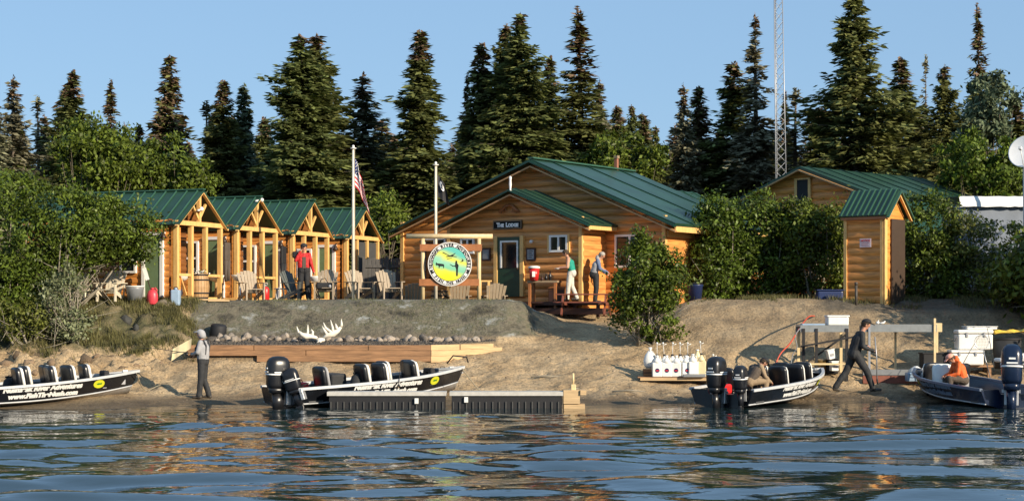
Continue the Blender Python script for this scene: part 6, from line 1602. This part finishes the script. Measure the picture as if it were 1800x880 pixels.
t = thing('black_hamper', 'dark mesh hamper right of the coolers under a yellow sheet', 'hamper', (PX(1770, 50.2), 50.2, .75)); mb = MB(); mb.lathe([(.36, 0), (.42, .85)], n=18, sx=1.0, sy=.7); mb.build('hamper_body', M['clcharcoal'], t); mb = MB(); mb.lathe([(.42, .84), (.44, .86), (.44, .9), (.4, .9)], n=18, sy=.7); mb.build('rim', M['matblack'], t)
t = thing('yellow_sheet', 'bright yellow folded sheet pointing out of the frame above the hamper', 'sheet', (PX(1785, 50.1), 50.1, PZ(583, 50.1))); t.rotation_euler = (0, R(-4), 0)
mb = MB(); vs = []; n = 14
for i in range(n + 1):
    x = -.62 + 1.5 * i / n; w = .2 * (1 - abs(i / n - .25) * .7); hh_ = .09 * (1 - i / n * .6)
    vs += [(x, -w, 0 + .01 * math.sin(i)), (x, -w * .3, hh_ + .02 * math.sin(i * 1.7)), (x, w, .03), (x, 0, -.03)]
mb.add(vs, [(4 * i + j, 4 * i + 4 + j, 4 * i + 4 + (j + 1) % 4, 4 * i + (j + 1) % 4) for i in range(n) for j in range(4)] + [(0, 1, 2, 3), tuple(range(4 * n + 3, 4 * n - 1, -1))], False); mb.build('folded_cloth', M['yellow'], t)
t = thing('white_boat_seat', 'white swivel boat seat right of the person in orange', 'boat seat', (PX(1772, 47.2), 47.2, .62), .2)
mb = MB(); mb.rbox(-.34, .38, -.2, .2, .42, .53, .05); mb.build('seat_cushion', M['plastic'], t); mb = MB(); mb.rbox(.25, .45, -.18, .18, .5, .66, .05); mb.build('backrest', M['plastic'], t); mb = MB(); mb.beam((-.15, 0, 0), (-.1, 0, .42), .05, .05); mb.beam((.15, 0, 0), (.1, 0, .42), .05, .05); mb.box(-.22, .22, -.15, .15, -.03, .02); mb.build('pedestal', M['alugrey'], t)
# landing net and rods in the navy boat
t = thing('landing_net', 'round landing net held upright behind the person in orange', 'net', (PX(1735, 47.6), 47.6, .55)); c_ = Vector((PX(1726, 47.6) - PX(1735, 47.6), 0, PZ(601, 47.6) - .55))
mb = MB(); n = 20; mb.tube([c_ + Vector((.2 * math.cos(q), .04 * math.sin(q), .2 * math.sin(q))) for q in [2 * PI * k_ / n for k_ in range(n + 1)]], .012, 5); mb.build('hoop', M['alu'], t)
mb = MB(); mb.tube([(.1, 0, 0), c_ + Vector((.03, 0, -.2))], .014, 6); mb.build('handle', M['alu'], t)
mb = MB()
for k_ in range(-4, 5):
    q = k_ * .042; l = (.2 ** 2 - q * q) ** .5 if abs(q) < .2 else 0
    mb.tube([c_ + Vector((q, 0, -l)), c_ + Vector((q, .1, 0)), c_ + Vector((q, 0, l))], .003, 3, caps=False); mb.tube([c_ + Vector((-l, 0, q)), c_ + Vector((0, .1, q)), c_ + Vector((l, 0, q))], .003, 3, caps=False)
mb.build('netting', M['rope'], t)
def rod(label, a, b, c=None):
    a, b = Vector(a), Vector(b)
    t = thing('fishing_rod', label, 'fishing rod', a); d = b - a
    pts = [Vector((0, 0, 0)), d * .3, d * .65 + Vector((0, 0, .04)), d]
    mb = MB(); mb.tube(pts, [.014, .011, .008, .004], 5); mb.build('blank', M['matblack'], t)
    mb = MB(); mb.tube([d * 0, d * .12], [.02, .018], 7); mb.build('grip', M['cltan'], t)
    mb = MB(); mb.lathe([(.03, -.035), (.04, -.02), (.04, .02), (.03, .035)], tuple(d * .15 - Vector((0, 0, .05))), 10); mb.build('reel', M['black'], t)
    return t
rod('slim rod leaning across the bow of the navy boat', (PX(1676, 47.4), 47.4, PZ(668, 47.4)), (PX(1722, 48), 48, PZ(590, 48)))
rod('dark rod rising past the coolers behind the person in orange', (PX(1748, 47.3), 47.3, PZ(645, 47.3)), (PX(1732, 48.4), 48.4, PZ(560, 48.4)))
rod('fine black rod standing in the middle boat', m_ @ Vector((0, 0, 0)) if False else (PX(700, 44.4), 44.4, .45), (PX(706, 44.6), 44.6, PZ(632, 44.6)))

# ------------------------------------------------------------------ gear lying in the boats
def in_boat(b, x, y, z=.26): return bm_(b) @ Vector((x, y, z))
def gear(kind, b, x, y, label, m, z=.26, rz=0, s=1):
    p = in_boat(b, x, y, z)
    t = thing(kind, label, kind.replace('_', ' '), p, b.rotation_euler.z + rz); t.scale = (s, s, s)
    if kind == 'fuel_tank':
        mb = MB(); mb.rbox(-.25, .25, -.17, .17, 0, .26, .06); mb.build('tank_body', M[m], t); mb = MB(); mb.lathe([(.05, .26), (.05, .31)], n=10); mb.build('cap', M['black'], t); mb = MB(); mb.tube([(-.15, 0, .25), (-.12, 0, .32), (.12, 0, .32), (.15, 0, .25)], .014, 5); mb.build('handle', M[m], t)
    elif kind == 'tackle_box':
        mb = MB(); mb.rbox(-.2, .2, -.12, .12, 0, .17, .02); mb.build('box_body', M[m], t); mb = MB(); mb.rbox(-.205, .205, -.125, .125, .17, .23, .02); mb.build('lid', M['greypl'], t); mb = MB(); mb.tube([(-.07, 0, .23), (-.06, 0, .27), (.06, 0, .27), (.07, 0, .23)], .01, 5); mb.build('handle', M['black'], t)
    elif kind == 'life_jacket':
        for sy in (-1, 1): mb = MB(); mb.rbox(-.1, .06, sy * .12 - .09, sy * .12 + .09, 0, .46, .04); mb.build('float_panel', M[m], t)
        mb = MB(); mb.rbox(-.1, .05, -.2, .2, .4, .52, .04); mb.build('collar', M[m], t); mb = MB(); mb.box(.055, .07, -.2, .2, .14, .18); mb.box(.055, .07, -.2, .2, .28, .32); mb.build('straps', M['black'], t)
    elif kind == 'dry_bag':
        mb = MB(); mb.lathe([(.1, 0), (.15, .05), (.155, .4), (.12, .5), (.05, .56)], n=14); mb.build('bag_body', M[m], t); mb = MB(); mb.rbox(-.1, .1, -.02, .02, .55, .6, .01); mb.build('roll_top', M['black'], t)
    return t
gear('dry_bag', b2, 2.0, -.3, 'dark grey dry bag between the seats of the middle boat', 'clcharcoal', s=1.1)
gear('life_jacket', b2, 4.45, .1, 'black life jacket propped near the bow of the middle boat', 'clblack', z=.36)
gear('fuel_tank', b2, .7, .35, 'red fuel tank at the stern of the middle boat', 'red', z=.44)
gear('tackle_box', b2, 4.75, -.05, 'grey tackle box on the bow of the middle boat', 'greypl', z=.62)
gear('life_jacket', b1, 4.55, .1, 'black life jacket near the bow of the left boat', 'clblack', z=.36)
gear('dry_bag', b1, 2.0, .1, 'black dry bag by the seats of the left boat', 'clblack')
gear('tackle_box', b1, 4.8, -.1, 'pale tackle box in the bow of the left boat', 'clgrey', z=.5)
gear('fuel_tank', b3, .55, .3, 'red fuel tank behind the bending person in the third boat', 'red', z=.44)
gear('life_jacket', b3, 1.9, .4, 'dark red life jacket hung in the third boat', 'clbrown', z=.45)
gear('tackle_box', b3, 4.7, 0, 'grey tackle box in the bow of the third boat', 'clgrey', z=.55)
gear('dry_bag', b4, 3.2, -.3, 'pale dry bag beside the person in orange', 'clgrey', z=.3)
gear('tackle_box', b4, 4.7, .1, 'white tackle box in the bow of the navy boat', 'plastic', z=.6)
# ------------------------------------------------------------------ people
M['pinkcap'] = mat('pink_cap', (.8, .36, .26), .7)
def caps_mesh(caps, vox=.011):
    """union of tapered capsules -> one continuous voxel surface, material per nearest capsule"""
    mb = MB()
    for (a, b, r0, r1, mi) in caps:
        a = Vector(a); b = Vector(b); d = b - a; L = d.length
        if L < 1e-5: mb.sphere(tuple(a), r0, 10); continue
        d.normalize(); q = d.to_track_quat('Z', 'Y').to_matrix().to_4x4(); T = Matrix.Translation(a) @ q
        prof = []
        for k in range(5): ang = -PI / 2 + (PI / 2) * k / 4; prof.append((max(.001, r0 * math.cos(ang)), r0 * math.sin(ang)))
        for k in range(5): ang = (PI / 2) * k / 4; prof.append((max(.001, r1 * math.cos(ang)), L + r1 * math.sin(ang)))
        mb.lathe(prof, (0, 0, 0), 12, True, T=T)
    return mb
def body(parent, caps, mats, name='body', vox=.011, seed=0):
    mb = caps_mesh(caps); o = mb.build('tmp', M['skin'])
    r = o.modifiers.new('r', 'REMESH'); r.mode = 'VOXEL'; r.voxel_size = vox; r.use_smooth_shade = True
    s = o.modifiers.new('s', 'SMOOTH'); s.factor = .5; s.iterations = 2
    dg = bpy.context.evaluated_depsgraph_get(); dg.update()
    me = bpy.data.meshes.new_from_object(o.evaluated_get(dg)); bpy.data.objects.remove(o)
    n = len(me.vertices); co = np.empty(n * 3); me.vertices.foreach_get('co', co); co = co.reshape(-1, 3)
    best = np.full(n, 1e9); idx = np.zeros(n, int)
    for (a, b, r0, r1, mi) in caps:
        a = np.array(a); b = np.array(b); d = b - a; L2 = max(1e-9, d @ d); t = np.clip((co - a) @ d / L2, 0, 1)
        ds = np.linalg.norm(co - a - t[:, None] * d, axis=1) - (r0 + (r1 - r0) * t); k = ds < best; best[k] = ds[k]; idx[k] = mi
    # folds in the cloth
    cloth = np.array([m not in ('skin',) for m in mats])[idx]
    nrm = np.empty(n * 3); me.vertex_normals.foreach_get('vector', nrm); nrm = nrm.reshape(-1, 3)
    fold = vnoise(co[:, 0] * 14 + co[:, 1] * 9 + seed, co[:, 2] * 9, seed) * .006 + vnoise(co[:, 0] * 30, co[:, 2] * 22 + co[:, 1] * 20, seed + 3) * .003
    co = co + nrm * (fold * cloth)[:, None]
    me.vertices.foreach_set('co', co.ravel())
    me.materials.clear()
    for m in mats: me.materials.append(M[m])
    ls = np.empty(len(me.loops), int); me.loops.foreach_get('vertex_index', ls); st = np.empty(len(me.polygons), int); me.polygons.foreach_get('loop_start', st)
    me.polygons.foreach_set('material_index', idx[ls[st]].astype(np.int32)); me.polygons.foreach_set('use_smooth', np.ones(len(me.polygons), dtype=bool)); me.update()
    b = link(bpy.data.objects.new(name, me)); b.parent = parent; return b
def person(label, loc, rz, J, mats, shoe='boot', hat=None, hatm='clblack', hood=False, hairm='hair', s=1.0, loose=1.0, grp=None):
    """J joints in local space facing +x: pelvis chest neck head, and (l,r) for hip knee ankle shoulder elbow wrist; mats: top, trouser, skin, shoe, sleeve, hand"""
    t = thing('person', label, 'person', loc, rz); t.scale = (s, s, s)
    V = {k: Vector(v) for k, v in J.items()}
    top, tr, sk, sh, sl = range(5)
    up = (V['neck'] - V['pelvis']).normalized(); side = (V['shl'] - V['shr']).normalized(); fwd = side.cross(up).normalized()
    C = []
    for s_ in (-1, 1):
        o = side * s_ * .065
        C.append((V['pelvis'] + o, V['chest'] + o * 1.25, .115 * loose, .125 * loose, top))
        C.append((V['pelvis'] + o * 1.05 - up * .05, V['pelvis'] + o * 1.05 + up * .02, .12 * loose, .118 * loose, tr))
    C.append((V['chest'] + up * .02, V['neck'] - up * .06, .11, .07, top))
    C.append((V['shl'], V['shr'], .06 * loose, .06 * loose, top))
    C.append((V['neck'] - up * .04, V['head'] - up * .04, .052, .05, sk))
    hd = V['head']; hu = (V['head'] - V['neck']).normalized(); hf = V.get('face', fwd).normalized(); hs = hu.cross(hf).normalized()
    C.append((hd + hu * .03 - hf * .012, hd + hu * .03 + hf * .01, .094, .09, sk))
    C.append((hd - hu * .02, hd - hu * .07 + hf * .04, .075, .045, sk))
    C.append((hd + hf * .085 + hu * .02, hd + hf * .105 - hu * .015, .012, .017, sk))
    C.append((hd + hf * .07 - hu * .045 + hs * .02, hd + hf * .07 - hu * .045 - hs * .02, .018, .018, sk))
    for s_ in (-1, 1): C.append((hd + hs * s_ * .088 + hu * .01, hd + hs * s_ * .092 - hu * .03, .018, .014, sk))
    for k in 'lr':
        C.append((V['sh' + k], V['el' + k], .062 * loose, .05 * loose, sl)); C.append((V['el' + k], V['wr' + k], .05 * loose, .038 * loose, sl))
        C.append((V['hip' + k], V['kn' + k], .103 * loose, .076 * loose, tr)); C.append((V['kn' + k], V['an' + k], .076 * loose, .064 * loose, tr))
        ff = V.get('toe' + k, V['an' + k] + Vector((.17, 0, -.05)))
        C.append((V['an' + k] + Vector((-.03, 0, -.045)), ff, .05, .036, sh)); C.append((V['an' + k], V['an' + k] + Vector((-.02, 0, -.04)), .055, .05, sh))
        # hand: palm, four curled fingers and a thumb
        w = V['wr' + k]; fd = (w - V['el' + k]).normalized(); fd = V.get('hd' + k, fd).normalized()
        ax = fd.cross(Vector((0, 0, 1))); ax = ax.normalized() if ax.length > .1 else Vector((0, 1, 0)); pn = ax.cross(fd).normalized()
        C.append((w, w + fd * .035, .028, .03, sk))
        for q in (-1.5, -.5, .5, 1.5):
            base = w + fd * .06 + ax * q * .017; C.append((w + fd * .02 + ax * q * .013, base, .015, .012, sk))
            ln = (.034, .042, .038, .03)[int(q + 1.5)]
            p1 = base + (fd * .85 - pn * .5).normalized() * ln; p2 = p1 + (fd * .3 - pn * .95).normalized() * ln * .75
            C.append((base, p1, .0105, .0095, sk)); C.append((p1, p2, .0095, .008, sk))
        th = w + fd * .02 + ax * .028; C.append((w + ax * .012, th + ax * .012 + fd * .01, .015, .012, sk)); C.append((th + ax * .012 + fd * .01, th + ax * .018 + fd * .045 - pn * .02, .012, .009, sk))
    if hood: C.append((V['neck'] - fwd * .06 + up * .01, V['neck'] - fwd * .07 + up * .06, .085, .07, top))
    body(t, C, mats, seed=int(abs(loc[0]) * 10))
    # eyes
    for s_ in (-1, 1):
        mb = MB(); mb.sphere(tuple(hd + hf * .083 + hs * s_ * .033 + hu * .028), .011, 6); mb.build('eye', M['ink'], t)
    Th = Matrix.Translation(hd + hu * .035) @ Matrix((( hf.x, hs.x, hu.x, 0), (hf.y, hs.y, hu.y, 0), (hf.z, hs.z, hu.z, 0), (0, 0, 0, 1)))
    if hat != 'hood':
        mb = MB(); mb.lathe([(.103, -.03), (.108, .01), (.102, .04), (.075, .08), (.03, .1), (.002, .103)], (-.018, 0, 0), 16, True, T=Th); mb.lathe([(.08, -.085), (.1, -.03), (.1, .01)], (-.035, 0, 0), 12, True, .8, .95, T=Th); mb.build('hair', M[hairm], t)
    if hat == 'cap':
        mb = MB(); mb.lathe([(.112, .02), (.114, .05), (.09, .095), (.04, .12), (.002, .122)], (-.012, 0, 0), 18, True, T=Th); c = mb.build('cap', M[hatm], t)
        mb = MB(); pts = [(.08, -.07, .03), (.17, -.06, .015), (.2, 0, .012), (.17, .06, .015), (.08, .07, .03)]
        v = [Th @ Vector(p) for p in pts]; v2 = [Th @ (Vector(p) + Vector((0, 0, .012))) for p in pts]; mb.add(v + v2, [(4, 3, 2, 1, 0), (5, 6, 7, 8, 9)] + [(i, (i + 1) % 5, (i + 1) % 5 + 5, i + 5) for i in range(5)]); mb.build('brim', M[hatm], c)
    if hat == 'hood':
        mb = MB(); mb.lathe([(.085, -.13), (.105, -.06), (.108, .0), (.1, .05), (.075, .085), (.03, .107), (.002, .11)], (-.03, 0, 0), 18, True, T=Th); mb.build('hood', M[hatm], t)
        mb = MB(); mb.lathe([(.108, .03), (.112, .045), (.09, .06)], (.03, 0, .0), 18, True, 1.2, .9, T=Th); mb.build('cap', M['clgrey'], t)
    return t
def stand(**kw):
    J = dict(pelvis=(0, 0, .98), chest=(0, 0, 1.28), neck=(0.01, 0, 1.5), head=(.03, 0, 1.64), hipl=(0, .09, .92), hipr=(0, -.09, .92), knl=(.02, .1, .5), knr=(.02, -.1, .5), anl=(-.02, .1, .09), anr=(-.02, -.1, .09),
             shl=(0, .17, 1.43), shr=(0, -.17, 1.43), ell=(-.03, .22, 1.14), elr=(-.03, -.22, 1.14), wrl=(.05, .22, .9), wrr=(.05, -.22, .9))
    J.update(kw); return J
# angler on the beach, facing left
x, y = PX(357, 45.6), 45.6; g = gz(x, y)
p1 = person('person in grey hooded shirt and dark chest waders fishing on the beach', (x, y, g), R(168), stand(ell=(.05, .24, 1.18), elr=(.03, -.24, 1.18), wrl=(.26, .1, 1.13), wrr=(.24, -.12, 1.1), anl=(.06, .12, .09), anr=(-.12, -.1, .09), head=(.07, 0, 1.63), neck=(.03, 0, 1.5)),
            ['clgrey', 'clcharcoal', 'skin', 'rubber', 'clgrey'], hat='hood', hatm='clgrey', s=1.04, loose=1.08)
mb = MB()
for s_ in (-1, 1): mb.tube([(-.1, s_ * .11, 1.12), (-.13, s_ * .12, 1.35), (-.06, s_ * .12, 1.49), (.07, s_ * .12, 1.46), (.15, s_ * .11, 1.3), (.14, s_ * .1, 1.12)], .022, 6)
mb.rbox(.1, .19, -.13, .13, 1.08, 1.32, .03); mb.build('vest', M['vest'], p1)
rod('long rod the angler holds out towards the left', (x - .18, y - .02, g + 1.2), (x - 1.75, y - .5, g + 1.35))
t = thing('cloth_towel', 'pale yellow cloth hanging from the rod near the angler', 'cloth', (x - .42, y - .12, g + 1.22)); mb = MB(); vs = []; n = 8
for i in range(n + 1):
    q = i / n; vs += [(-.36 + .5 * q, .02 * math.sin(i * 2), .28 * q + .1), (-.4 + .52 * q, .03 * math.sin(i * 1.3), -.1 - .12 * (1 - q) + .22 * q)]
mb.add(vs, [(2 * i, 2 * i + 2, 2 * i + 3, 2 * i + 1) for i in range(n)], True); mb.add([(v[0], v[1] + .012, v[2]) for v in vs], [(2 * i, 2 * i + 2, 2 * i + 3, 2 * i + 1) for i in range(n)], True); mb.build('folded_cloth', M['cream'], t)
# person in red, raising a camera
x, y = PX(534, 56.), 56.; g = gz(x, y)
p2 = person('person in red jacket and black cap raising a hand to the face on the terrace', (x, y, g), R(-80), stand(ell=(.12, .22, 1.16), elr=(.16, -.26, 1.25), wrl=(.05, .3, .9), wrr=(.2, -.12, 1.52), anl=(.0, .13, .09), anr=(.02, -.13, .09)),
            ['clred', 'clblack', 'skin', 'rubber', 'clred'], hat='cap', s=1.03, loose=1.12)
mb = MB(); mb.box(.128, .15, -.05, .06, 1.0, 1.36); mb.build('shirt_front', M['clbrown'], p2)
t = thing('dark_backpack', 'small black pack on the shoulder of the person in red', 'backpack', (x - .26, y - .1, g + 1.36)); mb = MB(); mb.rbox(-.1, .1, -.08, .1, 0, .22, .05); mb.build('pack_body', M['matblack'], t); mb = MB(); mb.tube([(0, 0, .2), (.03, -.03, .27), (.12, 0, .2)], .012, 5); mb.build('strap', M['matblack'], t)
# teal shirt
x, y = PX(1003, 56.9), 56.9; g = 2.76
person('person in teal shirt and off white trousers reaching over the table', (x, y, g), R(172), stand(pelvis=(-.05, 0, .97), chest=(.02, 0, 1.27), neck=(.09, 0, 1.47), head=(.16, 0, 1.58), face=(.9, 0, -.35), shl=(.06, .17, 1.4), shr=(.06, -.17, 1.4), ell=(.08, .23, 1.12), elr=(.1, -.22, 1.13), wrl=(.36, .16, 1.1), wrr=(.36, -.14, 1.08), knl=(.06, .1, .5), knr=(-.03, -.1, .5), anl=(.1, .1, .09), anr=(-.2, -.1, .12)),
       ['clteal', 'clwhite', 'skin', 'rubber', 'skin'], loose=1.05, hairm='hair')
t = thing('paper_plate', 'white plate held by the person in teal', 'plate', (x - .44, y - .05, g + 1.06)); mb = MB(); mb.lathe([(.07, 0), (.12, .025), (.115, .03), (.06, .01)], n=16); mb.build('plate_dish', M['plastic'], t); mb = MB(); mb.sphere((0, 0, .03), .05, 7, 1, 1, .5); mb.build('food', M['cltan'], t)
# grey hoodie
x, y = PX(1047, 56.9), 56.9
person('person in grey hoodie and black trousers leaning right beside the bush', (x, y, g - .05), R(-6), stand(pelvis=(-.06, 0, .97), chest=(.03, 0, 1.25), neck=(.12, 0, 1.44), head=(.2, 0, 1.56), face=(.85, 0, -.4), shl=(.08, .17, 1.38), shr=(.08, -.17, 1.38), ell=(.14, .22, 1.1), elr=(.16, -.22, 1.12), wrl=(.36, .18, .96), wrr=(.4, -.16, 1.0)),
       ['clgrey', 'clblack', 'skin', 'rubber', 'clblue'], loose=1.12, hairm='greyhair', hood=True)
# walking man
x, y = PX(1505, 48.0), 48.0; g = gz(x, y)
p5 = person('bearded person in dark clothes and black cap striding right along the beach', (x, y, g), R(4), stand(pelvis=(-.05, 0, .94), chest=(.06, 0, 1.25), neck=(.16, 0, 1.45), head=(.23, 0, 1.59), face=(.95, -.1, -.25), hipl=(-.04, .09, .9), hipr=(-.04, -.09, .9), knl=(-.2, .1, .5), anl=(-.47, .1, .12), toel=(-.33, .1, .04), knr=(.22, -.1, .52), anr=(.37, -.1, .1), toer=(.55, -.1, .06),
             shl=(.1, .17, 1.38), shr=(.1, -.17, 1.38), ell=(.02, .23, 1.1), elr=(.1, -.24, 1.08), wrl=(.3, .2, 1.08), wrr=(.36, -.2, .98)),
            ['clblack', 'clcharcoal', 'skin', 'rubber', 'clcharcoal'], hat='cap', s=1.18, loose=1.1)
t = thing('aluminium_pole', 'thin bright pole the walking man carries upright', 'pole', (x + .5, y - .25, g + .35)); mb = MB(); mb.tube([(.03, 0, 0), (.02, 0, .6), (-.03, 0, 1.2)], .018, 6); mb.build('tube', M['galv'], t); mb = MB(); mb.tube([(.05, 0, -.12), (.03, 0, .02)], .026, 6); mb.build('grip', M['matblack'], t)
# man bending in the third boat
mm = bm_(b3); q = mm @ Vector((1.35, -.15, .25))
person('person in khaki shirt and dark cap bending over in the third boat', q, R(20), stand(pelvis=(-.1, 0, .5), chest=(.06, 0, .74), neck=(.2, 0, .9), head=(.3, 0, .96), face=(.7, 0, -.7), hipl=(-.08, .09, .47), hipr=(-.08, -.09, .47), knl=(.3, .16, .5), knr=(.3, -.16, .5), anl=(.25, .14, .08), anr=(.25, -.14, .08), shl=(.14, .17, .86), shr=(.14, -.17, .86), ell=(.22, .22, .6), elr=(.24, -.22, .6), wrl=(.42, .14, .48), wrr=(.44, -.12, .46)),
       ['clbrown', 'cltan', 'skin', 'rubber', 'cltan'], hat='cap', loose=1.1, s=1.0)
# person in orange, seated in the navy boat
mm = bm_(b4); q = mm @ Vector((2.6, .15, .24))
person('seated person in orange hooded jacket bending forward in the navy boat', q, R(188), stand(pelvis=(-.1, 0, .48), chest=(.0, 0, .76), neck=(.12, 0, .95), head=(.21, 0, 1.02), face=(.75, 0, -.6), hipl=(-.08, .09, .45), hipr=(-.08, -.09, .45), knl=(.32, .15, .5), knr=(.32, -.15, .5), anl=(.28, .14, .08), anr=(.28, -.14, .08), shl=(.06, .17, .9), shr=(.06, -.17, .9), ell=(.12, .23, .62), elr=(.14, -.23, .62), wrl=(.36, .12, .56), wrr=(.38, -.1, .54)),
       ['clorange', 'clbrown', 'skin', 'rubber', 'clorange'], hat='cap', hatm='pinkcap', hood=True, loose=1.12)
